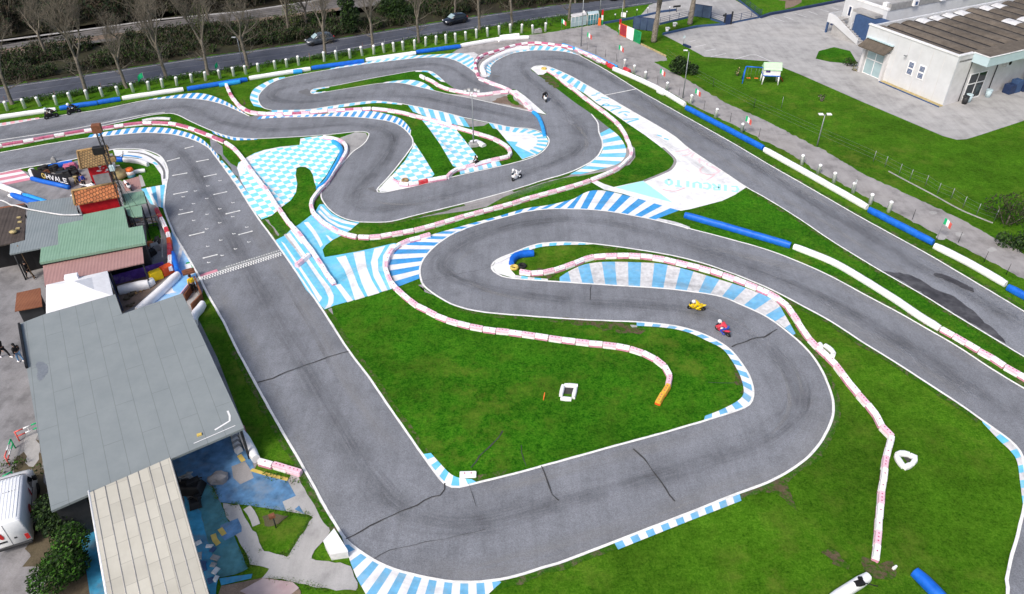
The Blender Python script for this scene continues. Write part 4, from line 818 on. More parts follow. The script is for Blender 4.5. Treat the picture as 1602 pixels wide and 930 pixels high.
foam([(17,301),(40,309),(64,316)], 'foam_blue', 'blue foam barrier left of the grey shed roof, nearer one', .55, .5)
foam([(36,302),(55,308),(73,314)], 'foam_sky', 'blue foam barrier left of the grey shed roof, further one', .55, .5)
foam([(14,303.5),(33,309.5)], 'foam_white', 'white board behind the blue foam, left one', .25, .5, name='foam_board')
foam([(38,311),(57,317)], 'foam_white', 'white board behind the blue foam, right one', .25, .5, name='foam_board')
foam([(210,266.5),(226,264)], 'foam_white', 'white foam roll beside the teal and orange bin', .4, .4)
foam([(736,220.5),(745,219.5),(757,225.5)], 'foam_white', 'bent white foam piece beside the floodlight base', .4, .8)
# rings of foam on the lawns
G = 'white foam pieces framing the drain pit'
for px, lab in (([(883,600.5),(904,601.5)], 'upper'), ([(901,604),(897,620.5)], 'right'), ([(877,621),(894,622.5)], 'lower'), ([(881,601),(877.5,617)], 'left')):
    foam(px, 'foam_white', f'white foam piece on the {lab} side of the square drain pit', .3, .3, G, sm=False)
sheet('drain_pit', [(881,603),(899,603),(898,617),(880,616)], 'crack', Z_CONC, sm=False)
G = 'white foam pieces in the triangular ring'
for px, lab in (([(1404,708),(1412,706),(1424,708)], 'upper side'), ([(1425,709),(1434,714),(1429,722)], 'right side'), ([(1427,724),(1417,728)], 'lower tip'), ([(1415,727),(1408,718),(1404,710)], 'left side')):
    foam(px, 'foam_white', f'white foam piece on the {lab} of the triangular ring on the lawn', .4, .35, G)
sheet('drain_pit', [(1409,711),(1424,712),(1428,716),(1420,724)], 'crack', Z_CONC, sm=False)
for px, lab in (([(1291,537.5),(1300,544),(1306,551)], 'longer'), ([(1283,535),(1286,541)], 'shorter left'), ([(1300,553),(1307,555.5)], 'shorter lower')):
    foam(px, 'foam_white', f'{lab} white foam piece lying behind the right lawn block line', .35, .35)

# ---- tyres
def tyre(px, m, label):
    p = P(*px); b = MB(); b.lathe([(.20, .02), (.33, 0), (.38, .06), (.38, .19), (.33, .25), (.20, .23), (.20, .02)], seg=18)
    t = thing('tyre', label, 'tyre', p); b.build('tread', m, t)
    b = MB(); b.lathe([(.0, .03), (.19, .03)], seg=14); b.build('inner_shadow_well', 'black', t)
for px, m, lab in (((851,109),'yellow_paint','yellow tyre on the nose of the lettered white strip'), ((804.5,420.5),'yellow_paint','yellow tyre on the tip of the hairpin island'), ((817,418),'rubber','black tyre behind the yellow tyre on hairpin island'), ((634,284),'tile_tan','dusty tyre at the sharp tip of the chequered paint')):
    tyre(px, m, lab)

# ================================================================== POSTS, FLAGS, FENCES
b = MB(); b.lathe([(.19, 0), (.19, 1.04), (.20, 1.05), (.20, 1.14), (.12, 1.23), (0, 1.25)], seg=10); post_me = b.build('fence_post', 'post_white'); pm = post_me.data; bpy.data.objects.remove(post_me)
def post(px, label, group, hs=1.0):
    o = bpy.data.objects.new('fence_post', pm); col.objects.link(o); o.location = P(*px); o.scale = (1, 1, hs); o.rotation_euler = (rb.uniform(-.08, .08), rb.uniform(-.10, .10), rb.uniform(0, 3))
    return tag(o, label, 'post', group)
road_posts = [(12,174.5),(39.5,170.5),(63,167.5),(89,165.5),(112,160.5),(137.5,156.5),(161,152.5),(186,150.5),(209,145.5),(233.5,142.5),(255,138.5),(277,135.5),(300.6,130.5),(322,127.5),(344.6,124),(366,120.5),(385,117.5),(404.5,113.5),(431,109.5),(449,106.5),(467.6,103.5),(507.5,97.5),(527,95),(548,92.5),(567,88.5),(585,86.5),(601,83.5),(616.6,82.5),(631,80),(649,78.5),(666,73.5),(682,71.5),(698,69.5),(713,67.5),(729,64.5),(745.5,61),(763,58.5),(781,55.5),(798.6,52.5),(816,53),(833.6,54),(853,50.5)]
for i, p in enumerate(road_posts): post((p[0], p[1]-1), f'white round fence post, {ordw(i+1)} from the left beside the public road', 'white posts beside the public road', 1.0 if i < 20 else 1.12)
for i, p in enumerate([(976.5,106),(992,115),(1009,125),(1043,142),(1080,162.5),(1119,184),(1160,207),(1254,258),(1279,272),(1304,286),(1334,302),(1360.6,320),(1389.5,332)]):
    post(p, f'white round fence post, {ordw(i+1)} from the top beside the service lane', 'white posts beside the service lane', .95)
# thin rods on top of the posts and stay poles
def pole_thing(name, px, h, r, m, label, cat, group=None, z0=0):
    b = MB(); b.tube([(0, 0, z0), (0, 0, h)], [r, r*.8], 6); return tag(b.build(name, m, loc=P(*px)), label, cat, group)
for i in (0, 3, 6, 10, 14, 22, 24, 26, 28, 29, 31, 32, 35, 37, 38, 39, 41):
    p = road_posts[i]
    pole_thing('fence_rod', (p[0]+2, p[1]-2.5), 1.75, .022, 'galvanised' if i % 3 else 'rust', f'thin fence rod behind the {ordw(i+1)} white roadside post from left', 'rod', 'thin rods behind the roadside posts')
for i, p in enumerate([(919,78),(932,84),(947,90),(964,97),(1012,122),(1028,132),(1062,150),(1101,172),(1142,191),(1187,215),(1427,344),(1499,380),(1539,411),(1574,430)]):
    pole_thing('fence_rod', p, 1.15, .025, 'dark_metal', f'thin dark rod, {ordw(i+1)} from the top along the near lane edge', 'rod', 'dark rods along the near lane edge')
for i, p in enumerate([(486,100)]): pole_thing('fence_rod', p, 1.5, .05, 'wood', 'brown wooden stake between white and blue roadside foam', 'stake')
def flag(px, h, yaw, label, w=.85, group='Italian flags around the circuit', cols=('flag_green', 'white_cloth', 'flag_red'), droop=.35):
    t = thing('flag', label, 'flag', P(*px), yaw, group)
    b = MB(); b.tube([(0, 0, 0), (0, 0, h)], [.022, .018], 6); b.build('pole', 'galvanised', t)
    b = MB(); nx, nz = 9, 4; hh = .62
    def f(i, j):
        u, v = i/nx, j/nz; return (u*w*.85, .10*math.sin(u*7+v)*u, h-.03-hh*v-droop*u*u-.12*u)
    for i in range(nx):
        for j in range(nz): b.face([f(i, j), f(i, j+1), f(i+1, j+1), f(i+1, j)], min(2, i*3//nx), True)
    b.build('cloth', list(cols), t)
for px, h, yaw, lab in (((878,49),1.9,-.3,'Italian flag left of the glass sheds by the road'), ((917,78.5),2.6,-.3,'Italian flag behind the blue tube at the top bend'), ((966,98),2.5,-.3,'Italian flag in front of the tricolour gate'), ((1030,134),2.3,-.4,'Italian flag left of the lane street lamp'), ((1084,166),2.3,-.4,'Italian flag right of the lane street lamp'), ((1162,209),2.2,-.5,'Italian flag at the lower end of the upper blue foam'), ((1333,303),1.6,.9,'small folded Italian flag on the long white foam row'), ((1465,376),2.4,-.5,'Italian flag at the lower end of the middle blue foam'),
        ((231,143),2.5,-2.6,'green flag on the roadside behind the left white foam'), ((346,124.5),2.4,-1.9,'green flag on the roadside behind the winding block line')):
    flag(px, h, yaw, lab, cols=('flag_green',)*3 if 'green flag' in lab else ('flag_green', 'white_cloth', 'flag_red'))
# wire fence between lane and lawn
fp = [(1115,137),(1179,170),(1366,253),(1384,261.5),(1406,273.5),(1423,282.5),(1447,291.5),(1466,304),(1487,312.5),(1506,325.5),(1527.5,336.5),(1555,346.5)]
t = thing('wire_fence', 'thin wire fence with pale posts between the lane and lawn', 'fence')
for i, p in enumerate(fp):
    b = MB(); q = P(*p); b.tube([q, q+Vector((0, 0, 1.25))], .03, 6); b.build('post', 'dark_metal' if i < 2 else 'galvanised', t)
b = MB()
for h in (.35, .75, 1.15):
    b.tube([P(*p)+Vector((0, 0, h)) for p in [(1042,90),(1075,115)]+fp], .006, 4, caps=False)
b.build('wire', 'galvanised', t)
b = MB(); w = resample(W([(1390,269),(1420,285),(1460,306),(1500,328),(1530,341),(1553,350)], 0), 40)
for i in range(40):
    d = w[i+1]-w[i]; b.box((w[i]+w[i+1])/2+Vector((0, 0, .06)), (d.length*1.001, .10, .08), math.atan2(d.y, d.x))
tag(b.build('fence_kerb', 'pale_concrete'), 'low pale concrete kerb under the wire fence', 'kerb')
b = MB(); a, c = P(1003,70), P(1042,89); d = c-a; b.box((a+c)/2+Vector((0, 0, .1)), (d.length, .15, .2), math.atan2(d.y, d.x)); tag(b.build('gate_kerb', 'cream_bush'), 'low pale kerb running on from the green gate panel', 'kerb')
for p, q in (((1148,149),(1163,163)),): pole_thing('fence_rod', (1222,170), 1.5, .03, 'galvanised', 'grey stay pole on the lawn left of the double lamp', 'rod')

# ================================================================== LAMPS
def lamp(px, h, label, kind):
    t = thing('street_lamp', label, 'street lamp', P(*px)); b = MB(); b.tube([(0, 0, 0), (0, 0, h*.5), (0, 0, h)], [.075, .065, .045], 8); b.build('pole', 'galvanised', t)
    if kind == 'single':
        b = MB(); b.tube([(0, 0, h-.02), (-.1, 0, h+.12), (-.3, 0, h+.18)], .035, 6); b.build('arm', 'galvanised', t); b = MB(); b.box((-.45, 0, h+.2), (.5, .22, .12), 0, bev=.03); b.build('lamp_head', 'white_paint', t)
    if kind == 'double':
        b = MB(); b.tube([(-.45, 0, h), (.45, 0, h)], .035, 6); b.build('crossarm', 'galvanised', t)
        for s in (-1, 1): b = MB(); b.box((s*.45, 0, h+.1), (.5, .38, .16), 0, bev=.04); b.build('lamp_head', 'white_paint', t)
    if kind == 'flood':
        b = MB(); b.box((0, 0, .2), (.95, .8, .4), .3, bev=.04); b.build('base', 'pale_concrete', t)
        b = MB(); b.tube([(-.75, 0, h), (.75, 0, h)], .04, 6); b.tube([(0, -.5, h-.1), (0, .5, h-.1)], .04, 6); b.build('crossarm', 'galvanised', t)
        for x, y in ((-.7, 0), (.7, 0), (-.35, .3), (.35, .3), (.0, -.45)):
            f = MB(); f.box((x, y, h+.12), (.36, .26, .3), 0, bev=.03); hd = f.build('lamp_head', 'rough_grey', t); f = MB(); f.box((x, y-.14, h+.1), (.28, .02, .22)); f.build('lens', 'lamp_clear', hd)
    if kind == 'box':
        b = MB(); b.box((.12, 0, h*.62), (.28, .16, .34), 0, bev=.03); b.build('junction_box', 'white_paint', t)
    return t
lamp((741,229), 6.35, 'tall floodlight mast on concrete base inside the bend', 'flood')
lamp((1068,154), 5.9, 'street lamp beside the service lane near the bushes', 'single')
lamp((1278,229), 3.7, 'low double headed lamp on the lawn edge', 'double')
lamp((909,73), 8.0, 'grey pole with white box rising behind the top bend', 'box')
lamp((938,31), 4.2, 'pole with side lamp next to the entrance pillars', 'single')
lamp((379,98), 3.3, 'road lamp with white head among the bare trees', 'single')

# ================================================================== WAREHOUSE, upper right
C0, CL = P(1474, 166), P(1341, 110)
U = (CL-C0); FLEN = U.length; U.normalize(); V = Vector((U.y, -U.x, 0))        # U along the front, V along the side away
if V.x < 0: V = -V
RZ = math.atan2(U.y, U.x); WHT = 6.15; WLEN = 46
def B(u, v, z=0): return C0+U*u+V*v+Vector((0, 0, z))
def bbox(b, u0, u1, v0, v1, z0, z1, m=0):
    b.prism([B(u0, v0), B(u1, v0), B(u1, v1), B(u0, v1)], z0, z1, m)
wh = thing('warehouse', 'white panelled warehouse with brown vaulted roof and glazed doors', 'warehouse', C0)
def wpart(b, name, mats): o = b.build(name, mats); o.parent = wh; o.matrix_parent_inverse = Matrix.Translation(-C0); return o
def wsub(b, name, mats, par): o = b.build(name, mats); o.parent = par; return o
b = MB(); bbox(b, 0, FLEN, 0, .3, 0, WHT); wpart(b, 'wall', 'house_white')
b = MB()
for k in range(1, 8): bbox(b, FLEN*k/8-.03, FLEN*k/8+.03, -.012, 0, .1, WHT-.25)
wpart(b, 'panel_joints', 'house_side')
b = MB(); bbox(b, -.0, .3, .3, 2.6, 0, WHT); bbox(b, .12, .3, 2.6, WLEN, 0, WHT-.1); wpart(b, 'side_wall', 'house_side')
b = MB(); bbox(b, FLEN-.3, FLEN, .3, WLEN, 0, WHT-.1); wpart(b, 'rear_side_wall', 'house_white')
b = MB(); bbox(b, -.05, FLEN+.1, -.1, .34, WHT, WHT+.14); bbox(b, -.05, .34, .34, 2.6, WHT, WHT+.14); wpart(b, 'coping', 'white_paint')
# vaulted roof: shallow barrels parallel to the front
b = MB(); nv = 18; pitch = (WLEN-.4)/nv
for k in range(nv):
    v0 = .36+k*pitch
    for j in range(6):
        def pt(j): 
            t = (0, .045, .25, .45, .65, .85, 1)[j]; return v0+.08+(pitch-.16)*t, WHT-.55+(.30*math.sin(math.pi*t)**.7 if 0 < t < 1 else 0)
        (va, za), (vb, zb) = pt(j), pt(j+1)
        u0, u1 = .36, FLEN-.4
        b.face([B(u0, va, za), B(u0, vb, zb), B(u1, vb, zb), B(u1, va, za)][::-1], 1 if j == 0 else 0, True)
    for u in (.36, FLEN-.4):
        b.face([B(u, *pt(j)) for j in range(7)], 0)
m, nt, bs = newmat('warehouse_roof'); v = world_xy(nt)
c = ramp(nt, noise(nt, v, 1.1, 7, .75), [(.3, (.085,.068,.055)), (.5, (.14,.115,.09)), (.7, (.20,.165,.13))])
c = mix(nt, c, ramp(nt, noise(nt, world_xy(nt, loc=(7, 1, 0)), .16, 3), [(.35, .75), (.65, 1.15)]), 1.0, 'MULTIPLY')
wv = nt.nodes.new('ShaderNodeTexWave'); wv.inputs['Scale'].default_value = 1.6; nt.links.new(world_xy(nt, 1, 1, -RZ), wv.inputs['Vector'])
c = mix(nt, c, ramp(nt, wv.outputs['Fac'], [(0, .7), (.6, 1.0)]), 1.0, 'MULTIPLY')
nt.links.new(c, bs.inputs['Base Color']); bs.inputs['Roughness'].default_value = .9; M['warehouse_roof'] = m
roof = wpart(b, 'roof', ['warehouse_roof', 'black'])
b = MB(); bbox(b, .0, FLEN-.32, .34, WLEN, WHT-.8, WHT-.565); wpart(b, 'gutters', 'black')
def skylight(v0, u0, u1):
    b = MB()
    vs = .36+v0*pitch
    for j in range(1, 5):
        def pt(j): t = (0, .045, .25, .45, .65, .85, 1)[j]; return vs+.08+(pitch-.16)*t, WHT-.55+.30*math.sin(math.pi*t)**.7+.012
        (va, za), (vb, zb) = pt(j), pt(j+1); b.face([B(u0, va, za), B(u0, vb, zb), B(u1, vb, zb), B(u1, va, za)][::-1], 0, True)
    return wsub(b, 'skylight', 'worn_white', roof)
for k in (3, 4, 5, 6, 8, 9): skylight(k, FLEN-2.0, FLEN-.45)
skylight(7, FLEN*.42, FLEN*.57); skylight(8, FLEN*.39, FLEN*.54)
# side canopy, glazed door, side details
b = MB(); bbox(b, -2.1, .0, 2.6, WLEN, WHT-1.0, WHT+.1); wpart(b, 'canopy_fascia', 'fascia_blue')
b = MB(); bbox(b, -2.15, .05, 2.55, WLEN, WHT+.1, WHT+.18); wpart(b, 'canopy_coping', 'white_paint')
b = MB(); bbox(b, -2.0, .4, 2.7, WLEN, WHT+.181, WHT+.2); wpart(b, 'canopy_roof', 'warehouse_roof')
def glazed(uu, name, dark, au, av, w, h, ny, parent=wh):
    """door in a wall: origin (au,av), runs along 'uu' axis"""
    fr = MB(); pn = MB()
    def Q(s, z, out): return (B(au+s, av-out, z) if uu == 'u' else B(au-out, av+s, z))
    def bar(s0, s1, z0, z1, t=.07):
        pts = [Q(s0, 0, 0), Q(s1, 0, 0), Q(s1, 0, t), Q(s0, 0, t)]; fr.prism(pts, z0, z1)
    bar(0, w, 0, .1); bar(0, w, h-.1, h); bar(0, w, h*ny-.06, h*ny+.06)
    for s in (0, w/2-.05, w-.1): bar(s, s+.1, .1, h-.1, .075)
    f = wpart(fr, name, 'white_paint')
    pn.prism([Q(.1, 0, .0), Q(w-.1, 0, 0), Q(w-.1, 0, .03), Q(.1, 0, .03)], .1, h-.1); wsub(pn, 'pane', dark, f)
glazed('u', 'front_door', 'glass_pale', FLEN-3.9, 0, 3.0, 3.3, .62)
for u0 in (FLEN-4.35, FLEN-.85): b = MB(); bbox(b, u0, u0+.35, -.5, -.002, 0, 3.6); wpart(b, 'door_jamb', 'house_side')
b = MB(); b.raw([B(FLEN-4.6, -.002, 4.6), B(FLEN-.3, -.002, 4.6), B(FLEN-.3, -1.5, 3.75), B(FLEN-4.6, -1.5, 3.75), B(FLEN-4.6, -.002, 4.35), B(FLEN-.3, -.002, 4.35), B(FLEN-.3, -1.5, 3.6), B(FLEN-4.6, -1.5, 3.6)], [(0, 1, 2, 3), (7, 6, 5, 4), (3, 2, 6, 7), (1, 5, 6, 2), (0, 3, 7, 4), (0, 4, 5, 1)]); wpart(b, 'door_canopy', 'warehouse_roof')
b = MB(); bbox(b, FLEN-4.6, FLEN-.3, -.35, -.004, 4.62, 4.75); wpart(b, 'canopy_flashing', 'fascia_blue')
glazed('v', 'side_door', 'glass_dark', 0.12, 3.6, 3.2, 3.4, .6)
for u0 in (FLEN*.27, FLEN*.39):
    fr = MB(); bbox(fr, u0, u0+1.0, -.05, -.001, 1.95, 3.75); f = wpart(fr, 'window', 'white_paint')
    for z0 in (2.08, 2.92):
        pn = MB(); bbox(pn, u0+.14, u0+.86, -.065, -.051, z0, z0+.7); pz = wsub(pn, 'lattice', 'white_paint', f)
        pn = MB()
        for i in range(4):
            for j in range(4):
                if True: bbox(pn, u0+.155+i*.175, u0+.155+i*.175+.15, -.075, -.066, z0+.03+j*.165, z0+.03+j*.165+.14)
        wsub(pn, 'pane', 'blue_wall', f)
b = MB(); bbox(b, FLEN*.17, FLEN*.17+.2, -.5, -.45, 0, .0); b = MB(); bbox(b, -.1, FLEN-4.5, -.75, -.004, .0, .10, 0); wpart(b, 'plinth', 'cream_bush')
b = MB(); bbox(b, -.14, FLEN-4.5, -.84, -.75, 0, .14); wpart(b, 'plinth_kerb', 'blue_wall')
b = MB(); p = B(FLEN*.5, -.4, 4.2); b.tube([B(FLEN*.5, -.005, 4.2), p], .03, 6); b.box(p, (.35, .16, .12), RZ); wpart(b, 'wall_lamp', 'galvanised')
b = MB(); b.tube([B(.1, 3.0, 0), B(.1, 3.0, 5.0)], .06, 6); b.tube([B(.02, 8.2, 0), B(.02, 8.2, 5.0)], .06, 6); wpart(b, 'downpipe', 'dark_metal')
b = MB(); bbox(b, -.5, .1, 9.2, 10.3, 3.6, 4.4); ac = wpart(b, 'air_conditioner', 'house_white')
b = MB(); b.lathe([(0, 0), (.28, 0)], seg=14); f = wsub(b, 'fan', 'black', ac); f.matrix_parent_inverse = Matrix.Identity(4); f.matrix_parent_inverse = Matrix.Translation(B(-.51, 9.75, 4.0)) @ Matrix.Rotation(RZ, 4, 'Z') @ Matrix.Rotation(-math.pi/2, 4, 'Y')
# office block with outside stair
of = thing('office_block', 'white flat roofed office block with outside stair beside the warehouse', 'office', P(1311, 42))
OF0 = Vector(of.location)
def opart(b, name, mats, par=None):
    o = b.build(name, mats); o.parent = par or of; o.matrix_parent_inverse = Matrix.Translation(-OF0) if par is None else Matrix.Identity(4); return o
O1 = P(1312, 43); OV = V
def OB(u, v, z=0): return O1-U*u+V*v+Vector((0, 0, z))   # u from the far corner towards the warehouse
def obox(b, u0, u1, v0, v1, z0, z1, m=0): b.prism([OB(u0, v0), OB(u1, v0), OB(u1, v1), OB(u0, v1)], z0, z1, m)
OH = 4.6; OW = 8.0
b = MB(); obox(b, 0, OW, 0, 40, 0, OH); opart(b, 'wall', 'house_white')
b = MB(); obox(b, .35, OW-.35, .35, 39.6, OH+.001, OH+.06); opart(b, 'roof', 'pale_concrete')
b = MB(); obox(b, -.06, OW+.06, -.06, .3, OH, OH+.3); obox(b, -.06, .3, .3, 40, OH, OH+.3); opart(b, 'parapet', 'white_paint')
b = MB(); obox(b, OW-.3, OW+.1, .3, 40, OH, OH+.9); opart(b, 'party_wall', 'rough_grey')
for k, v in enumerate((4.6, 10.5, 15.5)):
    b = MB(); obox(b, OW+.1, OW+.45, v, v+1.0, OH+.15, OH+.95); ac = opart(b, 'roof_unit', 'white_paint'); b = MB(); obox(b, OW+.45, OW+.47, v+.25, v+.75, OH+.3, OH+.8); opart(b, 'grille', 'blue_wall', ac)
b = MB(); obox(b, OW-1.6, OW-.9, .5, 1.2, OH+.06, OH+.75); opart(b, 'roof_vent', 'white_paint')
fr = MB(); obox(fr, .95, 1.75, -.05, -.001, 2.0, 3.6); f = opart(fr, 'window', 'white_paint'); b = MB(); obox(b, 1.15, 1.55, -.07, -.051, 2.15, 3.45); opart(b, 'pane', 'navy', f)
b = MB(); obox(b, 3.2, 7.4, -1.6, -.002, 3.5, 3.85); opart(b, 'landing_canopy', 'pale_concrete')
b = MB(); obox(b, 4.4, OW+1.2, -2.2, -.004, 0, 3.4); opart(b, 'stairwell_wall', 'blue_wall')
b = MB(); obox(b, 4.2, 4.35, -2.4, -.004, 1.1, 2.2); obox(b, 3.4, 4.2, -.5, -.004, 0, 2.6); opart(b, 'pillar', 'house_white')
# stair descending along the front
b = MB()
for k in range(11):
    s = k/10; u = 1.9+s*5.0
    obox(b, u, u+.5, -3.6, -2.21, 0, 2.0*(1-s)+.12)
opart(b, 'stair', 'pale_concrete')
b = MB(); 
for vv in (-3.75, -3.6):
    pass
pts = [OB(.9, -3.75), OB(7.2, -3.75), OB(7.2, -3.6), OB(.9, -3.6)]
def ztop(p): 
    u = -(Vector((p[0], p[1], 0))-O1).dot(U); return 2.9 if u < 1.9 else max(.75, 2.9-(u-1.9)*.42)
b.prism([OB(.9, -3.75), OB(1.9, -3.75), OB(1.9, -3.6), OB(.9, -3.6)], 1.6, ztop)
b.prism([OB(1.9, -3.75), OB(7.2, -3.75), OB(7.2, -3.6), OB(1.9, -3.6)], lambda p: max(0, ztop(p)-1.25), ztop)
b.prism([OB(.78, -3.75), OB(.9, -3.75), OB(.9, -1.2), OB(.78, -1.2)], 1.6, 2.9)
opart(b, 'stair_parapet', 'house_white')
b = MB(); obox(b, .9, 1.9, -3.6, -.5, 1.75, 2.0); opart(b, 'landing', 'pale_concrete')
b = MB(); obox(b, .8, 1.05, -3.74, -3.5, 0, 1.6); opart(b, 'landing_post', 'blue_wall')
b = MB(); obox(b, -1.5, -.1, -.3, .0, 0, .18); tag(b.build('kerb', 'navy'), 'dark blue kerb piece at the left foot of the office', 'kerb')
# bins and clutter at the side door
for q, m, lab in (((B(-.75, 3.0)), 'dark_metal', 'black bin beside the warehouse corner pillar'), ((B(-.55, 3.9)), 'fascia_blue', 'pale grey bin left of the dark glazed door'), ((B(-.6, 7.5)), 'fascia_blue', 'pale grey bin right of the dark glazed door')):
    t = thing('bin', lab, 'bin', q); b = MB(); b.lathe([(.30, 0), (.38, .95), (.33, .95), (.28, .2)], seg=12); b.build('drum', m, t); b = MB(); b.lathe([(.40, .9), (.40, 1.0), (.34, 1.0)], seg=12); b.build('rim', m, t)
t = thing('crate_pile', 'dark blue stack of crates against the warehouse side wall', 'crates', B(-.9, 11))
for i, (a, c, h) in enumerate(((0, 0, 1.2), (0, 1.2, 1.6), (-.2, 2.5, .9), (0, 3.7, 2.0))):
    b = MB(); b.box((U*a+V*c)+Vector((0, 0, h/2)), (1.0, 1.0, h), RZ, bev=.04); b.build('crate', 'blue_wall' if i % 2 else 'navy', t)

# ================================================================== ENTRANCE: gates, walls, palms, play house
def panel(b, a, c, z0, z1, th=.08, m=0):
    d = (c-a); n = Vector((-d.y, d.x, 0)).normalized()*th/2; b.prism([a-n, c-n, c+n, a+n], z0, z1, m)
a, c = P(969, 55), P(1001.5, 70); t = thing('tricolour_gate', 'sliding gate with red, white and green mesh panels', 'gate', a)
def rel(o, t): o.parent = t; o.matrix_parent_inverse = Matrix.Translation(-Vector(t.location)); return o
for k, m in enumerate(('mesh_red', 'foam_white', 'mesh_green')):
    p, q = a.lerp(c, k/3+.01), a.lerp(c, (k+1)/3-.01); b = MB(); panel(b, p, q, .15, 1.75, .05); rel(b.build('mesh_panel', m), t)
    b = MB()
    for z in (.08, 1.78): b.tube([p+Vector((0, 0, z)), q+Vector((0, 0, z))], .05, 6)
    for r in (p, q): b.tube([r+Vector((0, 0, .05)), r+Vector((0, 0, 1.8))], .05, 6)
    rel(b.build('frame', ('orange' if k == 0 else 'white_paint' if k == 1 else 'green_paint')), t)
def pillar(px, label):
    t = thing('gate_pillar', label, 'pillar', P(*px))
    for z0, m in ((0, 'green_paint'), (.75, 'white_paint'), (1.5, 'red')):
        b = MB(); b.box((0, 0, z0+.375), (.28, .28, .75), 0, bev=.01); b.build('painted_band', m, t)
pillar((969, 54), 'tricolour pillar holding the sliding gate'); pillar((941.5, 39), 'tricolour pillar beside the orange box at the entrance')
b = MB(); b.box((0, 0, .5), (.42, .42, 1.0), 0, bev=.05, taper=.9); b.box((0, 0, 1.05), (.3, .3, .14), 0, bev=.03); tag(b.build('gate_motor', 'orange', loc=P(937.5, 40)), 'orange box standing beside the left tricolour pillar', 'box')
a = P(971, 50); t = thing('gate_sign', 'blank white sign board standing behind the tricolour gate', 'sign', a); b = MB(); b.tube([(0, 0, 0), (0, 0, 4.4)], .04, 6); b.build('post', 'galvanised', t); b = MB(); b.box((.22, 0, 2.55), (.75, .04, .7), -.4); b.build('board', 'white_paint', t)
t = thing('glass_shed', 'pale glass fronted shelter beside the road entrance', 'shelter', P(896, 44))
for k, (px0, px1, m) in enumerate((((893, 44), (917, 40), 'glass_pale'), ((919, 40), (936, 38), 'teal_floor'))):
    p, q = P(*px0), P(*px1); b = MB(); panel(b, p, q, .1, 1.5, .05); pp = rel(b.build('pane', m), t)
    b = MB()
    for i in range(5): r = p.lerp(q, i/4); b.tube([r, r+Vector((0, 0, 1.6))], .04, 6)
    b.tube([p+Vector((0, 0, 1.6)), q+Vector((0, 0, 1.6))], .04, 6); b.tube([p+Vector((0, 0, .8)), q+Vector((0, 0, .8))], .03, 6); rel(b.build('frame', 'white_paint'), t)
    b = MB(); n = Vector((0, 1.3, 0)); b.prism([p+Vector((0, .05, 0)), q+Vector((0, .05, 0)), q+n, p+n], 1.62, 1.7); rel(b.build('roof', 'fascia_blue' if k else 'house_side'), t)
def solid_gate(px0, px1, h, label, npan=2):
    a, c = P(*px0), P(*px1); t = thing('metal_gate', label, 'gate', a)
    for k in range(npan): b = MB(); panel(b, a.lerp(c, k/npan+.012), a.lerp(c, (k+1)/npan-.012), .08, h, .05); rel(b.build('panel', 'navy_panel'), t)
    b = MB()
    for k in range(npan+1): r = a.lerp(c, k/npan); b.tube([r, r+Vector((0, 0, h+.1))], .06, 6)
    b.tube([a+Vector((0, 0, h+.05)), c+Vector((0, 0, h+.05))], .05, 6); rel(b.build('frame', 'navy'), t)
solid_gate((990, 46), (1022, 50), 1.9, 'dark blue sheet metal gate behind the tricolour gate', 3)
solid_gate((1085, 26), (1111, 30), 1.9, 'dark blue sheet metal gate right of the right palm trunk', 2)
def rail_fence(pts, h, label, nb=4, m='navy'):
    t = thing('rail_fence', label, 'fence', P(*pts[0])); w = [P(*p) for p in pts]; b = MB()
    for z in [h*(i+1)/nb for i in range(nb)]: b.tube([p+Vector((0, 0, z)) for p in w], .028, 5, caps=False)
    rel(b.build('rails', m), t)
    for i in range(len(w)-1):
        n = max(1, round((w[i+1]-w[i]).length/2))
        for k in range(n+1): r = w[i].lerp(w[i+1], k/n); b = MB(); b.tube([r, r+Vector((0, 0, h+.05))], .04, 6); rel(b.build('post', m), t)
    b = MB()
    for i in range(len(w)-1): panel(b, w[i], w[i+1], 0, .22, .2)
    rel(b.build('base_kerb', 'blue_wall'), t)
rail_fence([(1032, 39), (1076, 28.5)], 1.1, 'dark blue rail fence between the two palm trunks')
rail_fence([(1112, 31), (1134, 38)], 1.1, 'dark blue rail fence between sheet gate and pedestrian gate')
rail_fence([(1142, 37.5), (1190, 28)], 1.3, 'dark blue sliding rail gate across the car park entrance', 5)
rail_fence([(1150, -3), (1188, 27)], 1.1, 'blue rail fence running up the driveway edge', 4)
t = thing('pedestrian_gate', 'narrow dark gate with pillars beside the car park entrance', 'gate', P(1138, 39)); b = MB(); b.box((0, 0, .8), (.9, .08, 1.6), .3); b.build('leaf', 'navy', t); b = MB(); b.box((-.55, -.1, .9), (.18, .18, 1.8), .3); b.box((.55, .15, 1.0), (.2, .2, 2.0), .3); b.box((-.75, -.2, 1.5), (.5, .12, .3), .3); b.build('pillars', 'dark_metal', t)
def low_wall(px, m, label, h=.3, w=.25):
    b = MB(); ww = [P(*p) for p in px]
    for i in range(len(ww)-1): panel(b, ww[i], ww[i+1], 0, h, w)
    tag(b.build('low_wall', m), label, 'low wall')
low_wall([(943, 38), (990, 30), (1034, 20), (1057, 17)], 'blue_wall', 'low blue wall along the road verge at the entrance')
low_wall([(1037, 55), (1090, 43), (1134, 39.5)], 'blue_wall', 'low blue kerb wall above the car park')
low_wall([(1190, 29), (1205, 24), (1228, 20), (1280, 10), (1320, 2)], 'navy', 'low dark blue wall at the back of the car park', .4, .35)
low_wall([(1069, 71.5), (1080, 76)], 'navy', 'short dark blue kerb wall by the small sign')
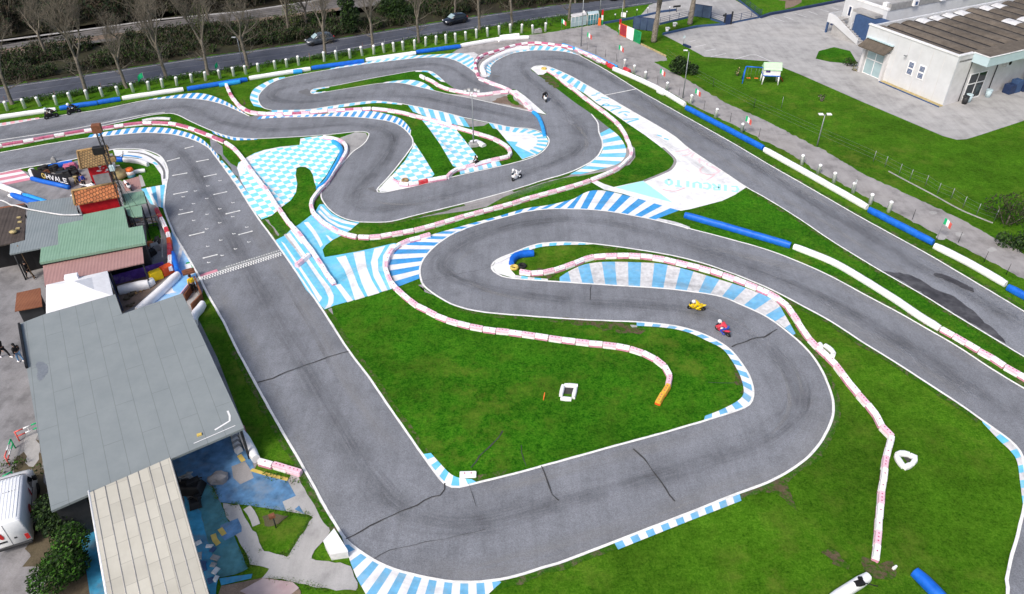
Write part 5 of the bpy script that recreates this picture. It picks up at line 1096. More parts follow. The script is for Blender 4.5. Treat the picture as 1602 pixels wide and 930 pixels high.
for (px, lab) in (((962, 24.5), 'first'), ((980, 20), 'second'), ((996, 17), 'third'), ((1013, 14), 'fourth'), ((1047, 13), 'fifth')):
    t = thing('garden_lamp', f'small globe lamp, {lab} from the left on the road verge', 'garden lamp', P(px[0], px[1]+7), 0, 'globe lamps on the road verge'); b = MB(); b.tube([(0, 0, 0), (0, 0, .75)], .035, 6); b.build('post', 'dark_metal', t); b = MB(); b.ball((0, 0, .85), .13, 0, 8, 6); b.build('globe', 'lamp_clear', t)
t = thing('entrance_board', 'dark sign board on a post at the driveway', 'sign', P(1058, 19)); b = MB(); b.tube([(0, 0, 0), (0, 0, .8)], .05, 6); b.build('post', 'dark_metal', t); b = MB(); b.box((0, 0, .9), (1.3, .1, .3), .3); b.build('board', 'dark_metal', t)
for px, lab in (((1055, 42), 'right'), ((1043.5, 49.5), 'left')):
    t = thing('lawn_spotlight', f'white lawn spotlight, {lab} one below the rail fence', 'spotlight', P(*px)); b = MB(); b.lathe([(.22, 0), (.26, .35)], seg=10); b.build('base', 'white_paint', t); b = MB(); b.box((.05, 0, .5), (.6, .4, .28), .3, bev=.05); b.build('head', 'white_paint', t)
t = thing('parking_sign', 'small pale sign on a thin post at the car park edge', 'sign', P(1069, 71)); b = MB(); b.tube([(0, 0, 0), (0, 0, 1.3)], .03, 6); b.build('post', 'galvanised', t); b = MB(); b.box((0, 0, 1.2), (.3, .04, .35), .2); b.build('plate', 'fascia_blue', t)
# palm trunks
def palm(px, h, lean, label):
    t = thing('palm_tree', label, 'palm', P(*px)); b = MB(); n = 26; pts = []; rr = []
    for i in range(n):
        s = i/(n-1); pts.append((lean[0]*s, lean[1]*s, h*s)); rr.append((.40 if s < .35 else .36+.06*math.sin(s*9))*(1+.10*(i % 2)))
    b.tube(pts, rr, 12); b.build('trunk', 'palm_bark', t)
    f = MB(); top = Vector(pts[-1]); r = random.Random(int(px[0]))
    for k in range(22):
        a = 2*math.pi*k/22+r.uniform(-.1, .1); el = r.uniform(-.2, 1.0); L = r.uniform(2.2, 2.9); d = Vector((math.cos(a), math.sin(a), 0)); prev = None
        for i in range(7):
            s = i/6; c0 = top+d*(L*s*math.cos(el*.6))+Vector((0, 0, L*(s*math.sin(el)-s*s*.75))); wd = .38*math.sin(math.pi*min(1, s*.9+.08)); sd = Vector((-d.y, d.x, 0))*wd
            cur = (c0-sd-Vector((0, 0, wd*.5)), c0, c0+sd-Vector((0, 0, wd*.5)))
            if prev: f.face([prev[0], prev[1], cur[1], cur[0]]); f.face([prev[1], prev[2], cur[2], cur[1]])
            prev = cur
    f.build('crown', 'leaf_mid', t)
mat('palm_bark', (.21, .185, .155), .95, .45, 5, fine=7, dirt=(.08, .06, .05), dirt_amt=.7)
palm((1022.5, 66), 8.2, (.35, .1), 'tall palm trunk nearer the tricolour gate'); palm((1079, 38.5), 8.4, (.3, .1), 'palm trunk in front of the right sheet metal gate')
# play house with swing
pc = P(1203, 130); t = thing('play_house', 'white play house on legs with pale green roof', 'play house', pc, -.10)
for x, y in ((-.95, -.6), (.95, -.6), (-.95, .6), (.95, .6)): b = MB(); b.tube([(x*1.08, y*1.08, 0), (x, y, 1.15)], [.09, .12], 6); b.build('leg', 'white_paint', t)
b = MB(); b.box((0, 0, 1.2), (2.2, 1.5, .1)); b.build('floor', 'foam_blue', t)
b = MB(); b.prism([(-1.05, -.7), (1.05, -.7), (1.05, .7), (-1.05, .7)], 1.25, 2.15); ww = b.build('wall', 'white_paint', t); b = MB(); b.box((-.55, -.705, 1.85), (.55, .03, .42)); b.build('window', 'purple_cloth', ww)
b = MB(); b.raw([(-1.15, -.85, 2.0), (1.15, -.85, 2.0), (1.15, 0, 2.75), (-1.15, 0, 2.75), (-1.15, .85, 2.0), (1.15, .85, 2.0)], [(0, 1, 2, 3), (3, 2, 5, 4), (0, 3, 4), (1, 5, 2)]); b.build('roof', 'pale_green', t)
b = MB(); b.tube([(1.05, .3, 1.1), (1.9, .5, .05)], .05, 6); b.tube([(1.05, .6, 1.1), (1.9, .8, .05)], .05, 6); b.build('slide', 'red', t)
b = MB(); b.tube([(-1.05, 0, 2.0), (-3.3, .1, 2.05)], .07, 8); b.tube([(-3.3, .1, 2.05), (-3.55, -.6, 0)], .07, 8); b.tube([(-3.3, .1, 2.05), (-3.4, .9, 0)], .07, 8); b.build('swing_frame', 'foam_blue', t)
for x in (-2.75, -1.75): b = MB(); b.box((x, .05, .55), (.5, .22, .05)); s = b.build('swing_seat', 'orange', t); b = MB(); b.tube([(x-.22, .05, .57), (x-.2, .05, 2.0)], .012, 4); b.tube([(x+.22, .05, .57), (x+.2, .05, 2.0)], .012, 4); b.build('chain', 'galvanised', s)

# ================================================================== PADDOCK BUILDINGS, left
def roof_slab(px, z, th, m, slope=None):
    """px measured at height z; optional slope(p) lowers parts"""
    w = [P(a, c, z(a, c) if callable(z) else z) for a, c in px]; b = MB(); n = len(w)
    ar = sum(w[i].x*w[(i+1) % n].y-w[(i+1) % n].x*w[i].y for i in range(n))
    if ar < 0: w = w[::-1]
    b.face(w); b.face([p-Vector((0, 0, th)) for p in w][::-1]); 
    for i in range(n): p, q = w[i], w[(i+1) % n]; b.face([p-Vector((0, 0, th)), q-Vector((0, 0, th)), q, p])
    return b, w
def posts_under(t, pts, r=.06, m='dark_metal', dz=.1):
    for p in pts: b = MB(); b.tube([(p.x, p.y, 0), (p.x, p.y, p.z-dz)], r, 6); rel(b.build('post', m), t)
def walls_under(t, pts, m, name='wall', dz=.1, th=.1):
    b = MB()
    for i in range(len(pts)-1): panel(b, pts[i].to_2d().to_3d(), pts[i+1].to_2d().to_3d(), 0, min(pts[i].z, pts[i+1].z)-dz, th)
    return rel(b.build(name, m), t)
sheet_mat('grey_felt', (.225,.255,.265), (.265,.295,.303), R(-30), .5, 1.1, .70, dirt=(.22,.247,.257), rib=1.0, alt=.98, aspect=6, mortar=.018)
sheet_mat('grey_sheet', (.205,.24,.255), (.245,.28,.295), R(-20), .22, 1.1, .85, rib=.965, aspect=6, mortar=.012)
sheet_mat('green_sheet', (.19,.33,.235), (.235,.38,.285), R(-20), .22, 1.0, .9, rib=.965, aspect=6, mortar=.012)
sheet_mat('pink_sheet', (.36,.205,.195), (.42,.25,.235), R(-20), .25, 6, .92, rib=.975)
sheet_mat('brown_sheet', (.060,.048,.042), (.10,.08,.07), R(-20), .30, 1.1, .5)
sheet_mat('cream_sheet', (.54,.515,.44), (.62,.595,.515), R(-30), .12, 1.15, .70, dirt=(.50,.475,.40), rib=.992, alt=.83, aspect=1.25, mortar=.02)
sheet_mat('rust_sheet', (.20,.075,.04), (.28,.115,.06), R(-5), .22, 5, .8)
def pantile_mat(name, c1, c2, rot, row):
    m, nt, b = newmat(name); v = world_xy(nt, 1, 1, rot)
    br = nt.nodes.new('ShaderNodeTexBrick'); br.inputs['Scale'].default_value = 1; br.inputs['Brick Width'].default_value = row*.8; br.inputs['Row Height'].default_value = row; br.inputs['Mortar Size'].default_value = .035
    br.inputs['Color1'].default_value = (*c1, 1); br.inputs['Color2'].default_value = (*c2, 1); br.inputs['Mortar'].default_value = (c1[0]*.25, c1[1]*.25, c1[2]*.25, 1); nt.links.new(v, br.inputs['Vector'])
    c = mix(nt, br.outputs['Color'], ramp(nt, noise(nt, v, 2.5, 5), [(.3, .65), (.7, 1.15)]), 1.0, 'MULTIPLY'); nt.links.new(c, b.inputs['Base Color']); b.inputs['Roughness'].default_value = .85; bump(nt, b, br.outputs['Fac'], -.8, .05); M[name] = m
pantile_mat('tan_pantiles', (.36,.235,.10), (.27,.165,.07), R(-38), .32); pantile_mat('orange_pantiles', (.55,.20,.075), (.44,.145,.055), R(-38), .34)

t = thing('grey_canopy', 'big flat grey felt roof on posts beside the start straight', 'canopy', P(200, 600))
b, w = roof_slab([(30,507), (72,491), (180,460.5), (191,491.5), (285,459), (382,669.7), (267,718.5), (80,799.5), (62,696)], 3.2, .16, 'grey_felt'); roof = rel(b.build('roof', 'grey_felt'), t)
pr = [P(*q, 3.2) for q in ((40,515), (288,466), (330,560), (374,664), (262,712), (95,780), (70,690), (50,600))]; posts_under(t, pr, .08)
walls_under(t, [P(63,700,3.2), P(84,790,3.2), P(130,772,3.2)], 'dark_metal', 'wall')
b = MB(); strip_into(b, [P(336,673,3.215), P(362,657,3.215), P(356,643,3.215)], .12); rel(b.build('roof_trim', 'white_paint'), t)
b = MB(); strip_into(b, [P(303,694,3.215), P(368,666,3.215)], .05); rel(b.build('seam_tape', 'white_paint'), t)
b = MB(); a, c = P(30,507,3.3), P(41.5,575,3.3); d = c-a; b.box((a+c)/2, (d.length, .14, .22), math.atan2(d.y, d.x)); rel(b.build('edge_beam', 'black'), t)
o = sheet('roof_puddle', [(58,567), (66,566), (72,571), (75,578), (70,592), (62,597), (58,592), (57,578)], 'galvanised', 3.207, rag=.2); del o['kind']; rel(o, t)
b = MB(); p = P(312,681,3.2); b.box(p+Vector((0, 0, .04)), (.28, .2, .08), .4); tag(b.build('yellow_rag', 'yellow_paint'), 'small yellow scrap lying on the big grey roof', 'scrap')
t = thing('cream_canopy', 'cream corrugated roof on posts at the lower left', 'canopy', P(230, 900))
b, w = roof_slab([(140,771), (267,715.5), (343,985), (178,985)], 3.45, .12, 'cream_sheet'); roof = rel(b.build('roof', 'cream_sheet'), t)
b = MB()
for k in range(8):
    p, q = P(140,771,3.45).lerp(P(267,715.5,3.45), (k+.35)/7.4), P(178,985,3.45).lerp(P(343,985,3.45), (k+.35)/7.4); b.tube([p+Vector((0, 0, .01)), q+Vector((0, 0, .01))], .025, 4)
rel(b.build('batten', 'pale_concrete'), roof)
b = MB(); a, c = P(139,768,3.4), P(176,985,3.4); b.tube([a, c], .07, 6); rel(b.build('gutter', 'white_paint'), t)
posts_under(t, [P(*q, 3.45) for q in ((146,780), (262,725), (160,880), (302,870), (176,975), (336,975))], .07)
t = thing('white_tent', 'white square marquee roof between pink roof and grey roof', 'tent', P(122, 470))
c4 = [P(*q, 2.7) for q in ((72,446), (168,424), (177,463), (72,494))]; ap = (c4[0]+c4[1]+c4[2]+c4[3])/4+Vector((0, 0, .95)); b = MB()
for i in range(4):
    p, q = c4[i], c4[(i+1) % 4]; m1 = p.lerp(ap, .5)-Vector((0, 0, .12)); m2 = q.lerp(ap, .5)-Vector((0, 0, .12)); b.face([q, p, m1, m2], 0, True); b.face([m2, m1, ap], 0, True)
    b.face([p, q, q-Vector((0, 0, .25)), p-Vector((0, 0, .25))])
rel(b.build('canvas', 'white_cloth'), t); posts_under(t, [c4[0].lerp(ap, .03), c4[1].lerp(ap, .03), c4[2].lerp(ap, .03), c4[3].lerp(ap, .03)], .04, 'white_paint')
b = MB(); b.box(P(112,434.5,2.95), (.95, .55, .45), .35, bev=.03); tag(b.build('roof_box', 'foam_white'), 'white box unit on the upper edge of the marquee', 'box')
t = thing('pink_shed', 'shed with faded pink brown roof above the marquee', 'shed', P(150, 410))
b, w = roof_slab([(67,416), (222,381), (225,411), (167,424), (70,447)], 2.6, .1, 'pink_sheet'); rel(b.build('roof', 'pink_sheet'), t); walls_under(t, [P(70,418,2.6), P(70,444,2.6)], 'dark_metal'); posts_under(t, [P(220,384,2.6), P(222,409,2.6), P(170,420,2.6)])
t = thing('green_shed', 'long shed with green corrugated roof in the paddock', 'shed', P(150, 380))
b, w = roof_slab([(91,352), (130,344), (130,336), (193,323), (201,357), (223,353), (228,380), (62,411), (64,388), (91,383)], 3.0, .22, 'green_sheet'); rel(b.build('roof', 'green_sheet'), t); walls_under(t, [P(66,392,3), P(66,408,3), P(224,378,3), P(220,356,3)], 'dark_metal'); posts_under(t, [P(196,327,3), P(203,355,3)])
t = thing('green_lean_to', 'small green roof beside the orange tiled hut', 'shed', P(208, 312)); b, w = roof_slab([(190,304), (224,299), (229,317), (194,325)], 2.6, .1, 'green_sheet'); rel(b.build('roof', 'green_sheet'), t); posts_under(t, w, .05)
t = thing('green_lean_to', 'second small green roof, just below the small green roof by the hut', 'shed', P(210, 332)); b, w = roof_slab([(197,326), (221,321), (223,338), (207,340), (200,337)], 2.5, .1, 'green_sheet'); rel(b.build('roof', 'green_sheet'), t); posts_under(t, w[:4], .05)
t = thing('grey_shed', 'shed with grey corrugated roof left of the green roof', 'shed', P(70, 360)); b, w = roof_slab([(44,317), (117,308), (122,334), (130,337), (130,344), (91,352), (91,383), (15,398), (16,382), (39,376)], 2.9, .12, 'grey_sheet'); rel(b.build('roof', 'grey_sheet'), t); posts_under(t, [P(*q, 2.9) for q in ((46,320), (115,311), (88,380), (20,394))], .06); walls_under(t, [P(46,320,2.9), P(42,372,2.9)], 'dark_metal')
t = thing('brown_shed', 'shed with dark brown sheet roof at the left frame edge', 'shed', P(5, 360)); b, w = roof_slab([(-40,333), (40,320), (38,376), (-42,393)], 2.9, .12, 'brown_sheet'); rel(b.build('roof', 'brown_sheet'), t); posts_under(t, w, .07)
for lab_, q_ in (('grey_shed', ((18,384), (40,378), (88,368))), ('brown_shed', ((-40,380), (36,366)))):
    tt = [o for o in bpy.data.objects if o.name == lab_][0]; walls_under(tt, [P(*k, 2.85) for k in q_], 'black', 'shade_sheet')  # black planes added to stand in for the shade under both shed roofs
t = thing('brown_lean_to', 'reddish brown lean-to roof above the dark brown shed', 'shed', P(20, 322)); b, w = roof_slab([(-10,326), (38,318), (36,328), (-10,336)], 2.75, .08, 'pink_sheet'); b.m[0] = 0; rel(b.build('roof', 'rust_sheet'), t); posts_under(t, w, .05)
for px, lab in (((29.5,340.5), 'uppermost'), ((31,347.5), 'second'), ((28,357.5), 'third')):
    b = MB(); b.box(P(*px, 2.96), (.32, .2, .12), .3, bev=.02); tag(b.build('roof_weight', 'cream_bush'), f'pale stone weight on the dark brown roof, {lab} of three', 'weight', 'pale weights on the dark brown roof')
b = MB(); p = P(22, 365, 2.92); b.lathe([(.0, .02), (.25, .08), (.33, .2)], c=p, seg=12); b.tube([p, p+Vector((.2, .1, .3))], .03, 5); tag(b.build('satellite_dish', 'cream_bush'), 'small pale dish on the dark brown roof', 'dish')
# tiled huts
def hut(px_l, px_r, depth, h, hr, wallm, tilem, label, red_front=True, z0=0, over=.35):
    a, c = P(*px_l, z0), P(*px_r, z0); d = (c-a); L = d.length; d.normalize(); n = Vector((-d.y, d.x, 0))
    if n.y < 0: n = -n
    t = thing('tiled_hut', label, 'hut', a.to_2d().to_3d()); b = MB(); b.prism([a, c, c+n*depth, a+n*depth], 0, z0+h); wall = rel(b.build('wall', wallm), t)
    z1 = z0+h; b = MB(); rr = .68; o = over; A = a-d*o-n*o; Bp = c+d*o-n*o; Cc = c+d*o+n*(depth+o); D = a-d*o+n*(depth+o); E1 = a-d*o+n*depth*rr; E2 = c+d*o+n*depth*rr
    def zz(p, z): return Vector((p.x, p.y, z))
    zr = z1+hr
    for dz, fl in ((0, 1), (-.12, 0)):
        f1 = [zz(A, z1+dz), zz(Bp, z1+dz), zz(E2, zr+dz), zz(E1, zr+dz)]; f2 = [zz(E1, zr+dz), zz(E2, zr+dz), zz(Cc, z1+.1+dz), zz(D, z1+.1+dz)]
        b.face(f1 if fl else f1[::-1]); b.face(f2 if fl else f2[::-1])
    for p, q, zp, zq in ((A, Bp, z1, z1), (Bp, E2, z1, zr), (E2, Cc, zr, z1+.1), (Cc, D, z1+.1, z1+.1), (D, E1, z1+.1, zr), (E1, A, zr, z1)): b.face([zz(p, zp-.12), zz(q, zq-.12), zz(q, zq), zz(p, zp)])
    roof = rel(b.build('roof', tilem), t); b = MB(); b.tube([zz(E1, zr+.03), zz(E2, zr+.03)], .11, 6); rel(b.build('ridge_tiles', 'tile_tan'), roof)
    b = MB(); b.tube([zz(A, z1+.02), zz(E1, zr+.02)], .10, 6); rel(b.build('verge_tiles', 'tile_tan'), roof)
    return t, a, d, n, wall
t, a, d, n, wall = hut((147,291), (176,285.5), 2.6, 2.35, .85, 'hut_wall_temp' if False else 'red', 'tan_pantiles', 'red walled hut with tan tiled roof beside the mast', over=.55)
b = MB(); L = 2.6; p = a+d*.15-n*.012
panel(b, a+d*.2-n*.02, a+d*1.7-n*.02, .05, 1.15, .03); rel(b.build('grey_panel', 'rough_grey'), wall)
r = random.Random(5)
for k in range(12):
    b = MB()
    u, z, s = r.gauss(1.5, .5), r.gauss(1.75, .22), r.uniform(.06, .22); q = a+d*u-n*(.012+.0015*k); b.face([q+d*(s*1.4*math.cos(x)*r.uniform(.4, 1.3))+Vector((0, 0, z+s*.55*math.sin(x)*r.uniform(.4, 1.3))) for x in [i*math.pi/3 for i in range(6)]])
    rel(b.build('peeled_paint', 'worn_white'), wall)
hut((128,333), (187,321.5), 1.55, 1.0, .75, 'red', 'orange_pantiles', 'orange pantiled kiosk with red wall rising above sheds', z0=2.45, over=.25)
t = thing('rust_hut', 'small hut with rust red corrugated roof left of marquee', 'hut', P(45, 490)); b, w = roof_slab([(26,458.5), (63,450.5), (66,479), (23,487)], 2.3, .08, 'rust_sheet'); rel(b.build('roof', 'rust_sheet'), t); b = MB(); q = [P(28,464,2.3), P(62,456,2.3), P(64,476,2.3), P(27,483,2.3)]; b.prism(q, 0, 2.2); rel(b.build('wall', 'dark_metal'), t)
# lattice mast
mp = P(206, 358); MH = 10.0; t = thing('lattice_mast', 'dark lattice mast with red box on top beside huts', 'mast', mp, .3)
b = MB(); h = .22
for x, y in ((-h, -h), (h, -h), (h, h), (-h, h)): b.tube([(x, y, 0), (x*.7, y*.7, MH)], .035, 5)
for k in range(22):
    z0, z1 = MH*k/22, MH*(k+1)/22; s0, s1 = h*(1-.3*z0/MH), h*(1-.3*z1/MH)
    for (x0, y0), (x1, y1) in (((-1, -1), (1, -1)), ((1, -1), (1, 1)), ((1, 1), (-1, 1)), ((-1, 1), (-1, -1))): b.tube([(x0*s0, y0*s0, z0), (x1*s1, y1*s1, z1)], .018, 4, caps=False)
b.build('lattice', 'dark_metal', t)
b = MB(); b.box((0, 0, MH+.1), (.75, .6, .75), 0, bev=.05); b.build('lamp_box', 'rust', t); b = MB(); b.box((-.45, 0, MH-1.9), (.9, .5, .7), 0, bev=.05); b.build('speaker_box', 'black', t)
b = MB(); b.box((.15, -.2, MH-3.6), (.4, .35, .55), 0, bev=.05); b.build('lamp_head', 'fascia_blue', t); b = MB(); b.box((.35, .1, MH-2.9), (.6, .5, .5), 0, bev=.08); b.build('horn', 'tile_tan', t)
b = MB(); b.tube([(0, 0, MH-3), (1.4, .2, MH-2.6)], .02, 4); b.tube([(1.2, .2, MH-2.9), (1.4, .2, MH-2.3)], .03, 4); b.build('antenna', 'dark_metal', t)
def cable(a, c, sag, r, m, label):
    b = MB(); b.tube([a.lerp(c, i/10)-Vector((0, 0, sag*4*(i/10)*(1-i/10))) for i in range(11)], r, 5); tag(b.build('cable', m), label, 'cable')
cable(mp+Vector((0, 0, 8)), P(240,405,.5), .2, .015, 'black', 'thin guy wire from the mast down towards the pit')
cable(mp+Vector((0, 0, 6)), P(232,345,1.0), .1, .015, 'black', 'thin short guy wire from the mast beside green roof')
b = MB(); b.tube([P(x, y, 3.05) for x, y in smooth([(-5,313), (6,315), (17,321), (25,322), (42,327), (72,332.5), (100,336.5), (128,336)], 4)], .07, 6); tag(b.build('roof_hose', 'worn_white'), 'pale hose running across the grey and brown roofs', 'hose')
b = MB(); a, c = P(27,384,3.0), P(54,437,.1); b.tube([a, c], .04, 6); tag(b.build('ladder_pole', 'wood'), 'pale pole leaning from the grey roof to the ground', 'pole')
# banner panel with lettering
a, c = P(53, 281.5), P(111, 295.5); d = c-a; yaw = math.atan2(d.y, d.x); L = d.length
t = thing('advertising_banner', 'long black advertising banner with white lettering on blue base', 'banner', a, yaw)
b = MB(); b.box((L/2, .12, .72), (L, .06, 1.0)); pan = b.build('panel', 'black', t)
GB = {'O': [[(.5,0),(.15,.1),(0,.5),(.15,.9),(.5,1),(.85,.9),(1,.5),(.85,.1),(.5,0)]], 'H': [[(0,0),(0,1)],[(1,0),(1,1)],[(0,.5),(1,.5)]], 'V': [[(0,1),(.5,0),(1,1)]], 'A': [[(0,0),(.5,1),(1,0)],[(.2,.35),(.8,.35)]], 'L': [[(0,1),(0,0),(1,0)]], 'E': [[(1,0),(0,0),(0,1),(1,1)],[(0,.5),(.8,.5)]]}
for i, ch in enumerate('OHVALE'):
    b = MB(); x0 = L*.27+i*L*.118; cw, chh = L*.085, .52
    for st in GB[ch]:
        for (p, q) in zip(st, st[1:]):
            A = Vector((x0+p[0]*cw, 0, .48+p[1]*chh)); Bq = Vector((x0+q[0]*cw, 0, .48+q[1]*chh)); dd = (Bq-A).normalized(); nn = Vector((-dd.z, 0, dd.x))*.055; A -= dd*.03; Bq += dd*.03
            yy = Vector((0, .084-.001*i, 0)); b.face([A-nn+yy, Bq-nn+yy, Bq+nn+yy, A+nn+yy])
    b.build('lettering', 'yellow_paint' if i == 0 else 'white_paint', pan)
b = MB(); b.tube([(0, -.15, .22), (L*.33, -.2, .22), (L*.66, -.15, .22), (L, -.15, .22)], .24, 8); b.build('foam_base', 'foam_blue', t)
b = MB(); b.box((-.1, .35, .55), (.4, .5, 1.1), 0, bev=.08); tag(b.build('end_block', 'foam_white', loc=a), 'white upright foam block at the left end of the banner', 'block')
# clutter behind the banner: tyre stacks, covered kart, pallets
r = random.Random(11)
for i, (px, nn) in enumerate((((66,270),3), ((74,270),4), ((82,268.5),3), ((90,269),4), ((98,272),3), ((121,279),4), ((125,284),3), ((62,276),2))):
    b = MB()
    for k in range(nn):
        ox, oy = r.uniform(-.05, .05), r.uniform(-.05, .05); b.lathe([(.17, .02), (.28, 0), (.33, .06), (.33, .15), (.28, .2), (.17, .18)], c=(ox, oy, k*.2), seg=12)
    tag(b.build('tyre_stack', 'rubber', loc=P(*px)), f'stack of black tyres, {ordw(i+1)} from the left behind the banner' if i < 5 else ['', '', '', '', '', 'tall stack of black tyres at the left corner of tiled hut', 'lower stack of black tyres in front of the tiled hut', 'short stack of black tyres at the banner left end'][i], 'tyre stack')
for px, m, lab, sz, n_ in (((110,264),'block_crimson','pink covered kart frame left of the tiled hut',(1.5,.9,.5),'covered_kart'), ((85,263),'orange','orange crate among the tyre stacks',(.7,.4,.35),'crate'), ((74,277),'rust','dark red board behind the banner left end',(1.0,.2,.7),'board'), ((100,277),'dark_metal','dark covered heap behind the right half of banner',(1.6,.8,.6),'covered_heap'), ((113,272),'black','black covered heap beside the tiled hut',(1.2,.8,.7),'covered_heap'), ((85,255),'rough_grey','grey cone shaped cover near the blue foam',(.5,.5,.6),'cover')):
    b = MB(); b.box((0, 0, sz[2]/2), sz, .35, bev=.08, taper=.8); b.box((sz[0]*.2, 0, sz[2]+.06), (sz[0]*.4, sz[1]*.6, .14), .5, bev=.03); tag(b.build(n_, m, loc=P(*px)), lab, n_.replace('_', ' '))
t = thing('work_stand', 'cream folding stand on concrete left of parked white bike', 'stand', P(121, 288)); b = MB(); b.tube([(-.3, 0, 0), (0, 0, .8), (.3, 0, 0)], .05, 6); b.tube([(0, -.3, 0), (0, 0, .8), (0, .3, 0)], .05, 6); b.build('legs', 'cream_bush', t); b = MB(); b.box((0, 0, .82), (.4, .3, .06)); b.build('plate', 'cream_bush', t)
t = thing('drum_bin', 'teal and orange drum bin with white middle on the brick patch', 'bin', P(206, 277)); 
for z0, m, r0 in ((0, 'teal_floor', .42), (.35, 'white_paint', .40), (.65, 'orange', .36)): b = MB(); b.lathe([(r0, z0), (r0, z0+.25), (r0*.9, z0+.35), (0, z0+.36)], seg=14); b.build('drum_ring', m, t)
b = MB(); b.box((0, 0, .04), (1.15, .7, .08), .1, bev=.02); tag(b.build('floor_panel', 'white_paint', loc=P(121, 304.5)), 'white panel lying on concrete above the orange tiled kiosk', 'panel')
patch('brick_floor', [[(192,283), (218,276), (221,295), (196,300)]], 'pink_sheet', Z_ASPH+.004); patch('brick_floor', [[(217,274), (228,271), (231,290), (221,293)]], 'pale_concrete', Z_ASPH+.005)
# pit wall pieces
def slab(px0, px1, z0, z1, th, m, name, label, cat):
    b = MB(); panel(b, P(*px0), P(*px1), z0, z1, th); return tag(b.build(name, m), label, cat)
slab((178,447), (260,424), .05, .95, .08, 'purple_cloth', 'banner', 'purple patterned banner behind the white pit foam', 'banner')
slab((175,440), (193,488), .0, 1.1, .08, 'navy', 'banner', 'dark blue banner along the marquee side of the pit', 'banner')
for px0, px1, m, lab in (((237,441), (255,434), 'suit_yellow', 'bright yellow foam block in the pit wall'), ((255,433), (271,425), 'block_orange', 'orange red foam block in the pit wall')):
    a, c = P(*px0), P(*px1); d = c-a; b = MB(); b.box((a+c)/2+Vector((0, 0, .45)), (d.length, .6, .9), math.atan2(d.y, d.x), bev=.08); tag(b.build('pit_block', m), lab, 'foam block')
a, c = P(289,440), P(308,435); d = c-a; b = MB(); b.box((a+c)/2+Vector((0, 0, .8)), (d.length, .55, .25), math.atan2(d.y, d.x), bev=.03); b.box((a+c)/2+Vector((0, 0, .35)), (.15, .15, .7)); b.box((a+c)/2+Vector((0, 0, .95)), (d.length*.7, .4, .08), math.atan2(d.y, d.x)); tag(b.build('start_bench', 'rust'), 'dark red bench beside the finish line', 'bench')
b = MB()
for (p0, p1) in (((307,443), (318,470)), ((306,450), (291,472)), ((318,470), (302,487))): panel(b, P(*p0), P(*p1), 0, .7, .12)
tag(b.build('pit_fence', 'rust'), 'low brown fence enclosing the pale marshal stand', 'fence')
slab((286,474), (303,452), 0, .9, .06, 'block_pink', 'panel', 'pink and white panel on the marshal stand', 'panel'); patch('concrete_apron', [[(304,452), (316,470), (303,487), (290,472)]], 'pale_concrete', Z_ASPH+.006)
for i, (px, s) in enumerate((((206,461), .55), ((212,458), .4), ((199,468), .5), ((222,455), .35), ((204,478), .4))):
    b = MB(); rr = random.Random(i)
    for k in range(5): b.box((rr.uniform(-.5, .5)*s, rr.uniform(-.5, .5)*s, .12*s+.05), (rr.uniform(.3, 1.1)*s, rr.uniform(.2, .6)*s, rr.uniform(.15, .5)*s), rr.uniform(0, 3), bev=.02)
    tag(b.build('rubble_heap', 'tile_tan' if i % 2 else 'dirt', loc=P(*px)), f'small brown rubble heap on the pit floor, {ordw(i+1)} from the purple banner', 'rubble', 'rubble heaps on the pit floor')
t = thing('slide_rack', 'dark rack with tangled frames beside the green roof end', 'rack', P(232, 360)); b = MB()
for x in (-1, 0, 1): b.tube([(x, 0, 0), (x, 0, 1.3)], .04, 5)
for z in (.4, .8, 1.25): b.tube([(-1, 0, z), (1, .2, z)], .03, 5)
b.build('frame', 'dark_metal', t); b = MB(); b.tube([(-1.4, -.5, .8), (1.2, .8, 1.3)], .03, 5); b.tube([(-1.2, .7, .9), (1.3, -.4, 1.1)], .03, 5); b.build('bars', 'tile_tan', t)
b = MB(); b.tube([P(252,352,.2), P(254,402,.9)], .05, 6); tag(b.build('pole', 'rough_grey'), 'grey upright pole between green roof and pit blocks', 'pole')
slab((234,306), (250,333), .1, .9, .06, 'foam_white', 'panel', 'white edge panel beside the striped blue apron', 'panel')
for i, (px, m, s) in enumerate((((236,385), 'tile_orange', .6), ((244,392), 'rough_grey', .9), ((238,400), 'black', .8), ((247,380), 'dark_metal', .7), ((232,397), 'block_crimson', .5))):
    b = MB(); b.box((0, 0, s*.4), (s, s*.7, s*.8), i*.6, bev=.08, taper=.75); b.tube([(0, 0, s*.7), (s*.4, s*.2, s*1.1)], .03, 5); tag(b.build('covered_machine', m, loc=P(*px)), ['orange machine beside the end of the green roof', 'grey covered machine right of the orange machine', 'black covered machine nearest the pit blocks', 'dark machine close to the grey upright pole', 'crimson machine at the end of pink roof'][i], 'machine')
b = MB(); b.ball((0, 0, .5), .8, 0, 16, 10, (1, .9, .75)); b.v = [tuple(Vector(p)*(1+.35*pnoise(Vector(p)*2.6))) for p in b.v]
bsh = tag(b.build('straw_bale', 'cream_bush', loc=P(189, 279)), 'round pale straw coloured heap right of the tiled hut', 'straw heap')
